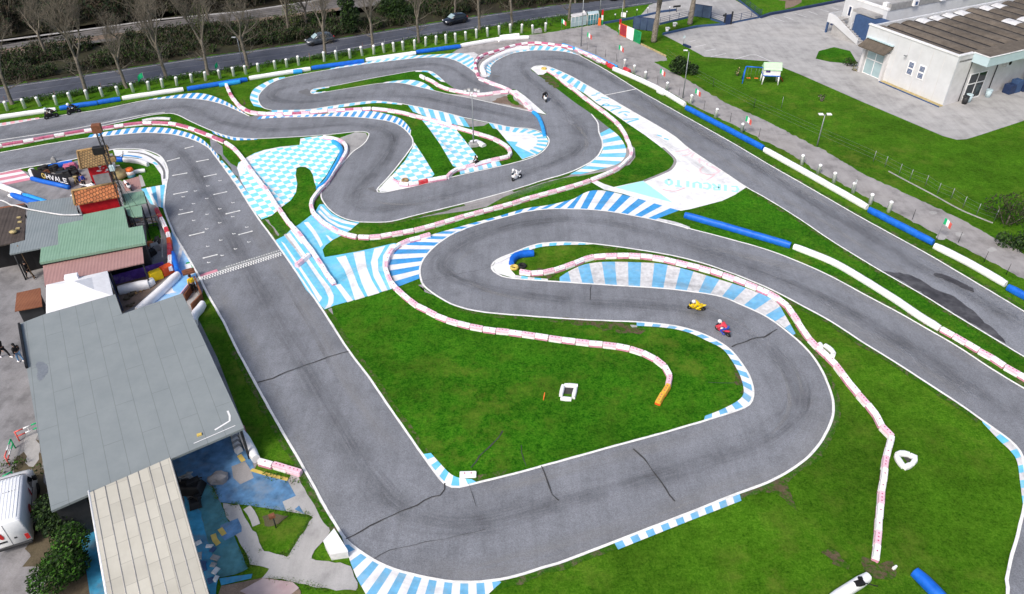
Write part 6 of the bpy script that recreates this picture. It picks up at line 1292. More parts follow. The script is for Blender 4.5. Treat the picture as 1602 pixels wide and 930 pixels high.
# south paddock furniture
t = thing('covered_box', 'white tarpaulin covered box on grass at the bottom corner', 'covered box', P(527, 856)); w = [P(*q)-P(527,856) for q in ((509,858), (525,838), (546,873), (519,877))]; b = MB(); b.prism([tuple(p) for p in w], 0, .62); b.build('base', 'worn_white', t); b = MB(); b.prism([tuple(p*1.04) for p in w], .58, lambda p: .68+.05*math.sin(p[0]*9)); b.build('tarpaulin', 'foam_white', t)
t = thing('post_box', 'small rusty box on a thin post in the lower grass', 'box', P(432, 826)); b = MB(); b.tube([(0, 0, 0), (0, 0, 1.0)], .04, 6); b.build('post', 'dark_metal', t); b = MB(); b.box((-.05, 0, 1.1), (.35, .25, .25), .5, bev=.02); b.build('box', 'rust', t)
b = MB(); b.ball((0, 0, .2), .6, 0, 12, 8, (1.1, .8, .6)); b.v = [tuple(Vector(p)*(1+.45*pnoise(Vector(p)*2.3))) for p in b.v]; b.sm = [False]*len(b.sm); tag(b.build('boulder', 'paddock_concrete', loc=P(345, 752)), 'mossy beige boulder at the edge of blue floor', 'boulder')
for i in range(9):
    p = P(366, 678).lerp(P(374, 708), i/8)
    b = MB(); b.box((0, 0, .2), (.42, .32, .4), .9, bev=.05); tag(b.build('kerb_block', 'rough_grey' if i % 2 else 'worn_white', loc=p), f'grey concrete block, {ordw(i+1)} from the roof in the short row', 'concrete block', 'concrete blocks in a short row')
slab((383,676), (398,722), 0, .6, .15, 'block_crimson', 'panel', 'crimson panel between block row and white foam', 'panel')
for i, (px, m, sz) in enumerate((((300,768), 'black', (1.6,1.0,.7)), ((292,756), 'rough_grey', (1.0,.7,.5)), ((306,790), 'black', (.9,.7,.5)))):
    b = MB(); b.box((0, 0, sz[2]/2), sz, i, bev=.1, taper=.8); b.box((.2, .1, sz[2]+.08), (sz[0]*.5, sz[1]*.4, .25), i+.6, bev=.05); b.tube([(-sz[0]*.4, 0, sz[2]), (sz[0]*.5, .2, sz[2]+.3)], .05, 5); tag(b.build('covered_scooter', m, loc=P(*px)), ['black covered scooter beside the cream roof', 'grey sheet covered heap at the upper end of teal floor', 'black bag heap on the bright blue floor'][i], 'covered heap')
r = random.Random(21)
for i in range(11):
    px = (r.uniform(305, 332)+i*1.6, 850+i*6+r.uniform(-4, 4)); px = (min(px[0], 338), min(px[1], 915)); b = MB(); b.box((0, 0, .08), (r.uniform(.2, .6), r.uniform(.15, .4), .14), r.uniform(0, 3), bev=.03); tag(b.build('rubble_piece', r.choice(['rough_grey', 'worn_white', 'blue_wall']), loc=P(*px)), 'piece of broken concrete rubble lying beside the cream roof', 'rubble', 'broken concrete pieces beside the cream roof')
# tricolour tube frames
def tube_frame(px, yaw, label):
    t = thing('tube_rack', label, 'rack', P(*px), yaw)
    for x0, x1, m in ((-.75, -.25, 'flag_red'), (-.25, .25, 'white_paint'), (.25, .75, 'flag_green')):
        b = MB()
        for z in (.45, .85): b.tube([(x0, 0, z), (x1, 0, z)], .05, 6)
        if abs(x0) > .5 or abs(x1) > .5: xx = x0 if x0 < -.5 else x1; b.tube([(xx, 0, 0), (xx, 0, .87)], .05, 6)
        if m == 'white_paint': b.tube([(0, 0, .43), (0, 0, .87)], .03, 6)
        b.build('rail', m, t)
tube_frame((50, 682), R(40), 'red and white tube barrier at the left edge of grey roof'); tube_frame((20, 715), R(105), 'tricolour tube barrier near the left frame edge'); tube_frame((6, 764), R(50), 'tricolour tube barrier in front of the white van')
b = MB(); b.box((0, 0, .5), (.6, .34, .22), .3, bev=.03); b.box((-.2, .1, .22), (.08, .08, .44)); b.box((.2, 0, .22), (.08, .08, .44)); b.box((.1, .2, .62), (.22, .16, .2)); b.tube([(.2, 0, .55), (.9, -.25, .6)], .03, 5); tag(b.build('camera_case', 'black', loc=P(1340, 921)), 'small black case standing against the white foam beam', 'case')
b = MB(); b.tube([(0, 0, .0), (.1, .35, .45)], .035, 6); tag(b.build('marker_stick', 'orange', loc=P(850, 627)), 'orange stick leaning in the infield grass', 'stick')
b = MB(); b.box((0, 0, .12), (.18, .14, .24), .5, bev=.03); b.box((.08, .03, .26), (.1, .1, .06)); tag(b.build('white_canister', 'white_paint', loc=P(1398, 891)), 'tiny white canister on the lawn below the block line', 'canister')
b = MB(); b.box((0, 0, .18), (.28, .34, .36), .4, bev=.05); b.box((0, 0, .4), (.2, .24, .08), .4, bev=.02); tag(b.build('strap_bundle', 'navy', loc=P(709, 200)), 'dark blue strap bundle on the barrier near the chequers', 'bundle')
for px, s, lab in (((905,44), 0, ''),):
    pass
b = MB(); b.box((0, 0, .3), (1.3, .6, .6), .3, bev=.08, taper=.9); b.box((.3, 0, .65), (.5, .4, .15), .3, bev=.03); tag(b.build('covered_pump', 'rough_grey', loc=P(841, 52)), 'grey covered machine between two white roadside posts', 'machine')

# ================================================================== VEHICLES
def loft_body(b, stations, m=0):
    """stations: (x, list of (y,z) half profile bottom->top); mirrored"""
    rings = []
    for x, pr in stations: rings.append([(x, -y, z) for y, z in pr] + [(x, y, z) for y, z in pr[::-1]])
    n = len(rings[0]); vs = [p for r in rings for p in r]; fs = []
    for i in range(len(rings)-1):
        for j in range(n): fs.append((i*n+j, i*n+(j+1) % n, (i+1)*n+(j+1) % n, (i+1)*n+j))
    fs = [f[::-1] for f in fs]
    fs += [tuple(range(n)), tuple(range((len(rings)-1)*n+n-1, (len(rings)-1)*n-1, -1))]
    b.raw(vs, fs, m, True)
def wheel(t, x, y, r, w, rimm='galvanised'):
    s = 1 if y > 0 else -1
    b = MB(); b.lathe([(r*.62, -w/2), (r*.92, -w/2), (r, -w*.3), (r, w*.3), (r*.92, w/2), (r*.62, w/2)], seg=16, axis='y'); o = b.build('wheel', 'rubber', t, (x, y, r))
    b = MB(); b.lathe([(0, s*w*.40), (r*.2, s*w*.42), (r*.64, s*w*.34)], seg=12, axis='y'); b.build('rim', rimm, o)
def car(px, toward, label, m, L=3.95):
    t = thing('car', label, 'car', P(*px), heading(px, toward)); h = L/2
    b = MB(); S = lambda y, z0, z1, z2: [(y*.86, z0), (y, z0+.12), (y, z1*.72), (y*.95, z1), (y*.6, z2), (0.001, z2+.02)]
    loft_body(b, [(h, S(.66, .30, .55, .58)), (h-.12, S(.78, .22, .66, .70)), (h-.9, S(.84, .20, .84, .88)), (h-1.2, S(.85, .20, .90, .93)), (0, S(.86, .20, .93, .95)), (-h+.5, S(.85, .20, .95, .97)), (-h+.1, S(.80, .24, .90, .93)), (-h, S(.72, .34, .78, .8))]); body = b.build('body', m, t)
    b = MB(); K = lambda y, z0, z1: [(y, z0), (y*.9, z0+(z1-z0)*.6), (y*.78, z1-.03), (y*.5, z1), (0.001, z1+.015)]
    loft_body(b, [(h-1.0, K(.70, .88, .90)), (h-1.75, K(.80, .90, 1.40)), (h-2.2, K(.80, .92, 1.47)), (-h+.75, K(.80, .93, 1.45)), (-h+.35, K(.77, .93, 1.3)), (-h+.08, K(.70, .90, .95))]); b.build('cabin', m, t)
    for s in (-1, 1):
        b = MB(); ys = lambda y: s*y; q = [(h-1.45, ys(.785), .98), (-h+.5, ys(.795), .99), (-h+.72, ys(.70), 1.36), (h-1.85, ys(.70), 1.36)]; b.face(q if s < 0 else q[::-1]); b.face([(x, y+s*.004, z) for x, y, z in (q[::-1] if s < 0 else q)]); b.build('side_window', 'glass_dark', t)
        b = MB(); b.box((h-.12, s*.52, .62), (.18, .32, .16), 0, bev=.03); b.build('headlight', 'lamp_clear', t)
        b = MB(); b.box((-h+.1, s*.62, .85), (.16, .22, .28), 0, bev=.03); b.build('tail_light', 'lamp_red', t)
        b = MB(); b.box((h-1.35, s*.95, .98), (.12, .18, .12), 0, bev=.02); b.build('mirror', m, t)
        for x in (h-.72, -h+.72): wheel(t, x, s*.76, .30, .19)
    b = MB(); q = [(h-1.02, -.62, .97), (h-1.02, .62, .97), (h-1.70, .60, 1.40), (h-1.70, -.60, 1.40)]; b.face([(x+.03, y, z+.03) for x, y, z in q]); b.build('windscreen', 'glass_pale', t)
    b = MB(); q = [(-h+.12, .58, 1.0), (-h+.12, -.58, 1.0), (-h+.40, -.56, 1.33), (-h+.40, .56, 1.33)]; b.face([(x-.03, y, z+.02) for x, y, z in q]); b.build('rear_window', 'glass_dark', t)
    return t
car((712,36.5), (692,40.5), 'black hatchback driving on the public road', 'car_black'); car((501,68), (480,71.5), 'dark grey car on the road behind a bare tree', 'car_grey', 4.15)
car((968,-1), (946,2), 'dark car on the road at the top frame edge', 'car_black')
# van
t = thing('van', 'white high roof van parked at the left frame edge', 'van', P(33, 862)+Vector((-1.25, 1.75, 0)), 0)
ax = (P(57, 838)-P(52, 752)); vy = math.atan2(-(P(57,842)-P(62,770)).y, -(P(57,842)-P(62,770)).x); t.rotation_euler = (0, 0, vy)
rb_ = P(57, 853); f_ = Vector((math.cos(vy), math.sin(vy), 0)); l_ = Vector((-f_.y, f_.x, 0)); t.location = rb_+f_*2.55+l_*.98
b = MB(); VS = lambda y, z0, z1: [(y*.9, z0), (y, z0+.15), (y, 1.2), (y*.95, z1-.14), (y*.86, z1-.03), (y*.6, z1), (0.001, z1+.01)]
loft_body(b, [(2.55, VS(.86, .4, 1.0 if False else 1.25)), (2.35, VS(.95, .3, 1.35)), (1.75, VS(.98, .3, 1.55)), (1.1, VS(.98, .3, 2.30)), (.8, VS(.98, .3, 2.42)), (-2.45, VS(.98, .3, 2.42)), (-2.55, VS(.95, .38, 2.36))]); body = b.build('body', 'van_white', t)
b = MB()
for k in range(9): b.box((-.7, -.72+k*.18, 2.435), (3.2, .035, .02))
b.build('roof_ribs', 'van_white', body)
b = MB(); b.face([(1.82, -.80, 1.55), (1.82, .80, 1.55), (1.20, .74, 2.22), (1.20, -.74, 2.22)]); b.face([(1.83, -.80, 1.57), (1.83, .80, 1.57), (1.22, .74, 2.24), (1.22, -.74, 2.24)]); b.build('windscreen', 'glass_dark', t)
for s in (-1, 1):
    b = MB(); q = [(1.6, s*.99, 1.3), (.75, s*.995, 1.3), (.75, s*.965, 1.95), (1.2, s*.965, 1.95)]; b.face(q); b.build('side_window', 'glass_dark', t)
    b = MB(); b.box((-.1, s*.985, 1.15), (2.2, .03, .05)); b.build('door_rail', 'dark_metal', t)
    b = MB(); b.box((-2.5, s*.84, .95), (.12, .2, .5), 0, bev=.03); b.build('tail_light', 'lamp_red', t)
    b = MB(); b.box((1.55, s*1.12, 1.35), (.16, .22, .38), 0, bev=.04); b.build('mirror', 'black', t)
    b = MB(); b.box((2.45, s*.62, .85), (.2, .4, .22), 0, bev=.04); b.build('headlight', 'lamp_clear', t)
    for x in (1.65, -1.6): wheel(t, x, s*.88, .35, .24)
b = MB(); b.box((-2.57, 0, .48), (.14, 1.9, .22), 0, bev=.04); b.box((2.55, 0, .5), (.14, 1.8, .25), 0, bev=.04); b.build('bumper', 'dark_metal', t)
b = MB(); b.box((-2.562, 0, 1.4), (.012, .015, 1.8)); b.box((-2.565, .45, .98), (.02, .55, .12)); b.box((-2.57, -.3, 1.1), (.03, .14, .1)); b.build('rear_door_seams', 'dark_metal', body)
for y in (-.55, -.4, -.25, -.1, .05): b = MB(); b.box((-.2+.0*y, y, 2.45), (.05, .03, .02), 0); b.build('roof_vent', 'dark_metal', body)
b = MB(); b.face([(-2.575, .45+.22*math.cos(i*math.pi/5), 1.55+.25*math.sin(i*math.pi/5)) for i in range(10)][::-1]); b.face([(-2.576, .30+.10*math.cos(i*math.pi/5), 1.38+.18*math.sin(i*math.pi/5)) for i in range(10)][::-1]); b.build('red_decal', 'lamp_red', body)
b = MB(); b.face([(-.9+.3*math.cos(i*math.pi/5), -1.012, 1.35+.3*math.sin(i*math.pi/5)) for i in range(10)]); b.face([(.3+.10*math.cos(i*math.pi/5), -1.012, 1.5+.35*math.sin(i*math.pi/5)) for i in range(10)]); b.build('red_decal', 'lamp_red', body)

# ================================================================== PEOPLE
def skin(name, pts, edges, radii, m, parent, sub=1, root=0):
    me = bpy.data.meshes.new(name); me.from_pydata(pts, edges, []); o = bpy.data.objects.new(name, me); col.objects.link(o)
    if parent: o.parent = parent
    me.materials.append(M[m]); md = o.modifiers.new('Skin', 'SKIN'); md.use_smooth_shade = True
    for i, r in enumerate(radii):
        sv = me.skin_vertices[0].data[i]; sv.radius = (r if isinstance(r, tuple) else (r, r)); sv.use_root = (i == root)
    if sub: sd_ = o.modifiers.new('Sub', 'SUBSURF'); sd_.levels = sub; sd_.render_levels = sub
    return o
def person(label, loc, yaw, J, clothes, hair=None, helmet=None, group=None):
    """J: joint dict. One continuous skinned body; clothes are children."""
    t = thing('person', label, 'person', loc, yaw, group)
    V_ = []; E = []; Rd = []
    def add(p, r, link=None):
        V_.append(tuple(p)); Rd.append(r)
        if link is not None: E.append((link, len(V_)-1))
        return len(V_)-1
    pel = add(J['pelvis'], (.13, .10)); ab = add(Vector(J['pelvis']).lerp(Vector(J['chest']), .5), (.125, .10), pel); ch = add(J['chest'], (.15, .11), ab); nk = add(J['neck'], .055, ch)
    hd0 = Vector(J['neck']).lerp(Vector(J['head']), .55); h0 = add(hd0, .075, nk); h1 = add(J['head'], .098, h0); add(Vector(J['head'])+(Vector(J['head'])-hd0)*.9, .075, h1)
    hdv = (Vector(J['head'])-Vector(J['neck'])).normalized()
    for s in 'LR':
        sh = add(J['sh'+s], .06, ch); el = add(J['el'+s], .043, sh); ha = add(J['ha'+s], .032, el); d = (Vector(J['ha'+s])-Vector(J['el'+s])).normalized(); pa = add(Vector(J['ha'+s])+d*.07, .034, ha)
        hp = add(J['hip'+s], .09, pel); kn = add(J['kn'+s], .058, hp); an = add(J['an'+s], .04, kn); add(J['to'+s], .038, an)
    skin('person_body', V_, E, Rd, 'skin', t)
    for s in 'LR':                                                    # five bent fingers on each hand
        d = (Vector(J['ha'+s])-Vector(J['el'+s])).normalized(); sd2 = d.cross(Vector((0, 0, 1))); sd2 = sd2.normalized() if sd2.length > .1 else Vector((1, 0, 0)); up = sd2.cross(d); base = Vector(J['ha'+s])+d*.085
        b = MB()
        for k, (o_, L_) in enumerate(((-.03, .065), (-.01, .078), (.01, .072), (.03, .055))): a0 = base+sd2*o_; b.tube([a0, a0+d*L_*.5-up*.005, a0+d*L_*.9-up*.03], [.010, .009, .007], 5)
        th = base-d*.05+sd2*.035; b.tube([th, th+sd2*.03+d*.02, th+sd2*.035+d*.05], [.012, .011, .008], 5); hnd = b.build('fingers', 'skin', t)
    # face
    fd = Vector(J.get('face', (1, 0, 0))).normalized(); hc = Vector(J['head']); sd3 = fd.cross(hdv).normalized()
    if not helmet:
        b = MB(); b.tube([hc+fd*.09+hdv*.02, hc+fd*.118-hdv*.02, hc+fd*.095-hdv*.03], [.010, .016, .012], 6); b.ball(hc+sd3*.097, .026, 0, 6, 4, (.6, 1, 1)); b.ball(hc-sd3*.097, .026, 0, 6, 4, (.6, 1, 1)); b.build('face', 'skin', t)
        b = MB(); b.ball(hc+fd*.088+sd3*.035+hdv*.02, .012, 0, 6, 4); b.ball(hc+fd*.088-sd3*.035+hdv*.02, .012, 0, 6, 4); b.build('eyes', 'black', t)
        b = MB(); b.tube([hc+fd*.092+sd3*.025-hdv*.055, hc+fd*.10-hdv*.055, hc+fd*.092-sd3*.025-hdv*.055], .006, 5); b.build('mouth', 'block_crimson', t)
        b = MB(); b.ball(hc+hdv*.045-fd*.022, .112, 0, 10, 6); 
        if hair == 'long': b.tube([hc-fd*.07+hdv*.03, hc-fd*.11-hdv*.12, hc-fd*.12-hdv*.3], [.09, .085, .05], 8)
        b.build('hair', 'black', t)
    else:
        b = MB(); b.ball(hc+hdv*.02, .155, 0, 12, 8, (1.08, .95, 1)); hm = b.build('helmet', helmet, t); b = MB(); b.ball(hc+fd*.06+hdv*.01, .118, 0, 10, 6, (1, .85, .55)); b.build('visor', 'black', hm)
    def grp(ns, rr, m, name): 
        idx = {n: i for i, n in enumerate(ns)}
    top, legs, shoe = clothes
    P_ = []; E2 = []; R2 = []
    def add2(p, r, link=None):
        P_.append(tuple(p)); R2.append(r)
        if link is not None: E2.append((link, len(P_)-1))
        return len(P_)-1
    a = add2(Vector(J['pelvis'])+Vector((0, 0, .03)), (.155, .12)); c = add2(Vector(J['pelvis']).lerp(Vector(J['chest']), .5), (.15, .12), a); d = add2(J['chest'], (.175, .135), c); add2(Vector(J['chest']).lerp(Vector(J['neck']), .7), .075, d)
    for s in 'LR': q = add2(J['sh'+s], .085, d); e = add2(J['el'+s], .064, q); add2(Vector(J['el'+s]).lerp(Vector(J['ha'+s]), .88), .047, e)
    skin('jacket', P_, E2, R2, top, t)
    P_, E2, R2 = [], [], []
    a = add2(J['pelvis'], (.15, .12))
    for s in 'LR': q = add2(J['hip'+s], .108, a); e = add2(J['kn'+s], .076, q); add2(Vector(J['kn'+s]).lerp(Vector(J['an'+s]), .9), .058, e)
    skin('trousers', P_, E2, R2, legs, t)
    for s in 'LR':
        b = MB(); p, q = Vector(J['an'+s]), Vector(J['to'+s]); b.tube([p+(p-q)*.35+Vector((0, 0, -.02)), p+Vector((0, 0, -.01)), q, q+(q-p)*.25], [.045, .06, .055, .03], 8); b.build('shoe', shoe, t)
    return t
def stand(stride=0, arm=0):
    J = dict(pelvis=(0, 0, .95), chest=(.02, 0, 1.30), neck=(.03, 0, 1.50), head=(.05, 0, 1.64))
    for s, y in (('L', 1), ('R', -1)):
        k = stride*y
        J['sh'+s] = (.01, .19*y, 1.42); J['el'+s] = (-.02-k*.18, .25*y, 1.14); J['ha'+s] = (.06-k*.28, .24*y, .92); J['hip'+s] = (0, .09*y, .90); J['kn'+s] = (.05+k*.22, .10*y, .50+.01*abs(k)); J['an'+s] = (-.02+k*.40, .10*y, .09+.03*abs(k)*(k < 0)); J['to'+s] = (.14+k*.40, .11*y, .05)
    return J
person('person striding in black clothes with white shoes near grey roof', P(9, 559.5), -.25, stand(1.0), ('black', 'black', 'white_cloth'))
person('person in black top and blue jeans beside the grey roof', P(34, 566.5), 2.7, stand(.35), ('black', 'denim', 'white_cloth'), hair='long')
SJ = dict(pelvis=(0, 0, .52), chest=(.13, 0, .84), neck=(.20, 0, 1.02), head=(.27, 0, 1.15), face=(.9, 0, -.4))
for s, y in (('L', 1), ('R', -1)): SJ['sh'+s] = (.15, .18*y, .95); SJ['el'+s] = (.22, .22*y, .70); SJ['ha'+s] = (.45, .08*y, .72); SJ['hip'+s] = (.03, .09*y, .50); SJ['kn'+s] = (.43, .12*y, .46); SJ['an'+s] = (.30, .12*y, .09); SJ['to'+s] = (.46, .13*y, .05)
sp = P(747, 253.5, .42); 
t = person('person in black sitting on the barrier blocks near the floodlight', (sp.x, sp.y, 0), heading((747,257), (736,262)), SJ, ('black', 'black', 'white_cloth'))
bb = MB(); bb.box((.0, 0, 0), (.12, .18, .07), 0, bev=.01); bb.box((0, 0, .045), (.08, .08, .03)); o = bb.build('phone', 'black'); o.location = t.matrix_world @ Vector((0, 0, 0)) if False else (Vector((sp.x, sp.y, 0))+Matrix.Rotation(t.rotation_euler.z, 3, 'Z') @ Vector((.58, 0, .74))); tag(o, 'black device held by the person seated on the barrier', 'device')
# riders and mini bikes
def bike(px, toward, label, body_m, trim_m, roll=0.0, rider=None, rider_label=None, helmet='white_cloth', hang=0, sc_=1.0, loc=None):
    yaw = heading(px, toward); base = loc or P(*px)
    t = thing('motorbike', label, 'motorbike', base, yaw); t.rotation_euler = (roll, 0, yaw); t.scale = (sc_,)*3
    for x in (.52, -.50):
        b = MB(); r, w = .25, .12; b.lathe([(r*.66, -w*.35), (r*.85, -w*.48), (r, -w*.15), (r, w*.15), (r*.85, w*.48), (r*.66, w*.35)], seg=18, axis='y'); o = b.build('wheel', 'rubber', t, (x, 0, r)); b = MB()
        for s in (-1, 1): b.lathe([(0, s*.02), (.03, s*.05), (.165, s*.03)], seg=10, axis='y')
        b.build('rim', 'galvanised', o)
    b = MB(); 
    for s in (-1, 1): b.tube([(.52, s*.09, .25), (.34, s*.08, .72)], .028, 6)
    b.tube([(.34, -.30, .74), (.36, 0, .75), (.34, .30, .74)], .022, 6); b.build('fork', 'dark_metal', t)
    b = MB(); FS = lambda w, z0, z1: [(w*.45, z0), (w, z0+(z1-z0)*.45), (w*.8, z1-.05), (0.001, z1)]
    loft_body(b, [(.66, FS(.05, .52, .62)), (.58, FS(.15, .42, .74)), (.42, FS(.19, .24, .84)), (.15, FS(.19, .17, .72)), (-.08, FS(.15, .20, .66))]); b.build('fairing', body_m, t)
    b = MB(); loft_body(b, [(.22, FS(.12, .52, .74)), (.02, FS(.15, .50, .72)), (-.18, FS(.12, .52, .66))]); b.build('tank', trim_m, t)
    b = MB(); loft_body(b, [(-.12, FS(.12, .54, .64)), (-.42, FS(.13, .60, .72)), (-.66, FS(.07, .70, .80)), (-.72, FS(.03, .76, .80))]); b.build('tail', body_m, t)
    b = MB(); b.box((-.22, 0, .36), (.36, .2, .26), 0, bev=.05); b.tube([(-.1, -.06, .28), (-.5, -.07, .25)], .03, 6); b.tube([(-.1, .06, .28), (-.5, .07, .25)], .03, 6); b.tube([(-.15, -.1, .22), (-.55, -.15, .4)], .045, 6); b.build('engine', 'dark_metal', t)
    b = MB(); b.face([(.60, -.13, .72), (.60, .13, .72), (.40, .13, .92), (.40, -.13, .92)]); b.face([(.605, -.13, .73), (.605, .13, .73), (.405, .13, .93), (.405, -.13, .93)][::-1]); b.build('windshield', 'glass_dark', t)
    if rider:
        J = dict(pelvis=(-.30, hang*.16, .80), chest=(.02, hang*.14, 1.02), neck=(.20, hang*.13, 1.12), head=(.33, hang*.13, 1.18), face=(1, 0, -.1))
        for s, y in (('L', 1), ('R', -1)): J['sh'+s] = (.08, .19*y+hang*.12, 1.06); J['el'+s] = (.20, .33*y+hang*.05, .86); J['ha'+s] = (.33, .27*y, .76); J['hip'+s] = (-.27, .10*y+hang*.15, .76); J['kn'+s] = (.08, .24*y+(hang*.14 if hang*y > 0 else 0), .58); J['an'+s] = (-.30, .20*y, .36); J['to'+s] = (-.16, .22*y, .31)
        rt = person(rider_label, base, yaw, J, rider, helmet=helmet); rt.rotation_euler = (roll, 0, yaw); rt.scale = (sc_,)*3
    return t
bike((1131,522), (1121,516), 'red and white motorbike leaning into the left hand bend', 'suit_red', 'white_cloth', R(-18), ('suit_red', 'suit_blue', 'suit_blue'), 'rider in red and blue on the red motorbike', 'white_cloth', -1, .98)
bike((1089,485), (1080,484), 'motorbike with yellow bodywork in front of the red one', 'suit_yellow', 'pale_green', R(-14), ('suit_yellow', 'suit_yellow', 'suit_yellow'), 'rider in bright yellow suit with white and yellow helmet', 'white_cloth', 1, .98)
bike((809,281.5), (803,284.5), 'white motorbike in the lower curve below the floodlight', 'white_cloth', 'white_cloth', R(10), ('white_cloth', 'white_cloth', 'white_cloth'), 'rider in white suit on white bike below the floodlight', 'white_cloth', 0)
bike((852,158), (855,162), 'white motorbike near the curved blue tube', 'white_cloth', 'white_cloth', 0, ('black', 'black', 'black'), 'rider in black on white bike near curved blue tube', 'black', 0)
bike((82,185.5), (74,187.5), 'black and white motorbike at upper left, leading', 'black', 'white_cloth', R(6), ('black', 'black', 'black'), 'rider in black with pale blue helmet on leading bike', 'fascia_blue', 0, 1.08)
bike((117,178.5), (109,180.5), 'black and white motorbike at upper left, following', 'black', 'white_cloth', R(6), ('black', 'black', 'black'), 'rider in black with white helmet on following bike', 'white_cloth', 0, 1.08)
bike((140,299), (148,298.5), 'white motorbike parked on concrete near the tiled hut', 'white_cloth', 'white_cloth', R(-6), sc_=1.05); bike((203,296), (208,301), 'white and orange motorbike parked on the brick patch', 'white_cloth', 'orange', R(8))
person('person in blue top standing behind the parked white bike', P(134, 296), -.9, stand(.2), ('suit_blue', 'black', 'black')); person('person in yellow shirt on the pale marshal stand', P(304, 458), 2.2, stand(.1), ('suit_yellow', 'rubber', 'black'))
person('person in black bending over near the marquee and ladder pole', P(49, 436), 2.9, stand(.8), ('black', 'black', 'black'))

# ================================================================== TREES AND PLANTS
def bare_tree_parts(seed, h, spread=1.0):
    r = random.Random(seed); tr = MB(); cr = MB()
    hb = h*r.uniform(.30, .38); pts = [Vector((0, 0, 0))]; lean = Vector((r.uniform(-.06, .06), r.uniform(-.05, .05), 0))
    for k in range(1, 6): pts.append(Vector((0, 0, hb*k/5))+lean*(hb*k/5)+Vector((r.uniform(-.05, .05), r.uniform(-.05, .05), 0)))
    tr.tube([Vector((0, 0, -.1))]+pts[0:1]+pts[1:], [.33, .26, .215, .20, .185, .18, .18], 8)
    def grow(p, d, L, rad, lev):
        n = 4; q = [p]; dd = d.copy()
        for k in range(n):
            dd = (dd+Vector((r.uniform(-.22, .22), r.uniform(-.22, .22), .10 if lev < 3 else r.uniform(-.12, .1)))).normalized(); q.append(q[-1]+dd*L/n)
        cr.tube(q, [rad*(1-.16*i) for i in range(n+1)], 6 if lev < 2 else (4 if lev < 3 else 3), caps=False)
        if lev >= 4: return
        for k in range({0: 4, 1: 5, 2: 5, 3: 4}[lev]):
            i = r.uniform(.8, n); j = int(min(n-1, i)); bp = q[j].lerp(q[j+1], i-j if i-j <= 1 else 1); side = Vector((r.uniform(-1, 1), r.uniform(-1, 1), r.uniform(-.15, .6))).normalized()
            nd = (dd*(.75 if lev < 2 else .55)+side*.85*spread).normalized(); grow(bp, nd, L*r.uniform(.5, .74), max(.0065, rad*r.uniform(.38, .52)), lev+1)
    for k in range(r.randint(3, 4)):
        a = k*2.1+r.uniform(-.4, .4); grow(pts[-1]-Vector((0, 0, r.uniform(0, hb*.25))), Vector((math.cos(a)*.5*spread, math.sin(a)*.5*spread, 1)).normalized(), h*r.uniform(.28, .36), .13, 0)
    for k in range(4):
        a = r.uniform(0, 6.3); grow(pts[2+k % 3], Vector((math.cos(a), math.sin(a), .15)).normalized(), h*.16, .045, 2)
    return tr, cr
def leaves(b, c, rad, n, r, size=.16, mats=3, flat=1.0, shell=.35):
    for _ in range(n):
        while True:
            v = Vector((r.uniform(-1, 1), r.uniform(-1, 1), r.uniform(-1, 1)))
            if shell < v.length < 1: break
        p = c+Vector((v.x*rad[0], v.y*rad[1], v.z*rad[2])); a = Vector((r.uniform(-1, 1), r.uniform(-1, 1), r.uniform(-1, 1))).normalized(); d = a.orthogonal().normalized(); e = a.cross(d); s = size*r.uniform(.6, 1.4)
        b.face([p-d*s, p+e*s*.45, p+d*s, p-e*s*.45], r.randrange(mats))
protos = []
for k in range(4):
    tr, cr = bare_tree_parts(40+k, (11.5, 12.5, 10.5, 12)[k], (1.0, .8, 1.15, .95)[k]); root = thing('bare_tree', '', 'tree'); tr.build('trunk', 'bark', root)
    crown = cr.build('crown', 'twig', root)
    protos.append(root)
TG = 'bare trees along the public road'
tl = [((19,163),0,.30,'leftmost bare tree on the road verge with wide limbs',1.0),((136,147),1,2.1,'second bare tree from the left on the road verge',1.0),((198,138),2,.7,'third bare tree from the left on the road verge',.95),((261,124),3,4.0,'fourth bare tree from the left on the road verge',1.05),((326,117),1,3.3,'fifth bare tree from the left on the road verge',.95),((388,107),2,5.2,'bare tree next to the road lamp with white head',1.0),((509,86),3,1.2,'bare tree standing in front of the dark grey car',.95),((584,77),0,2.6,'bare tree behind the white roadside foam, reddish at its foot',.9),((655,67),3,5.9,'pale bare tree left of the black hatchback',.95),((750,47),1,.4,'bare tree right of the black hatchback',.9),((801,41),0,4.4,'slim bare tree above the heap of white foam',.95),((890,32),2,1.9,'thick bare tree beside the glass fronted shelter',.9),((976,13),3,3.0,'bare tree on the verge at the top frame edge',.8),
      ((75,92),2,1.1,'bare tree between the road and the railway, far left',.9),((245,60),0,3.9,'bare tree beside the brown railway path, left of centre',.85),((330,48),1,5.0,'bare tree beside the brown railway path, near the road lamp',.8),((452,56),3,.9,'bare tree beyond the road, left of the dark grey car',.8),((480,48),2,2.9,'bare tree beyond the road, directly above the dark grey car',.8),((712,27),0,1.5,'bare tree behind the black hatchback',.75),((900,5),1,4.1,'bare tree beyond the road, at the top frame edge',.7)]
tp_used = set(); snap = {id(p): p for p in protos}
for (px, k, rz, lab, s) in tl:
    o = protos[k] if k not in tp_used else dup(protos[k]); tp_used.add(k)
    o.location = P(*px); o.rotation_euler = (0, 0, rz); o.scale = (s*1.05, s*1.05, s*1.2); tag(o, lab, 'tree', TG)
r = random.Random(77)
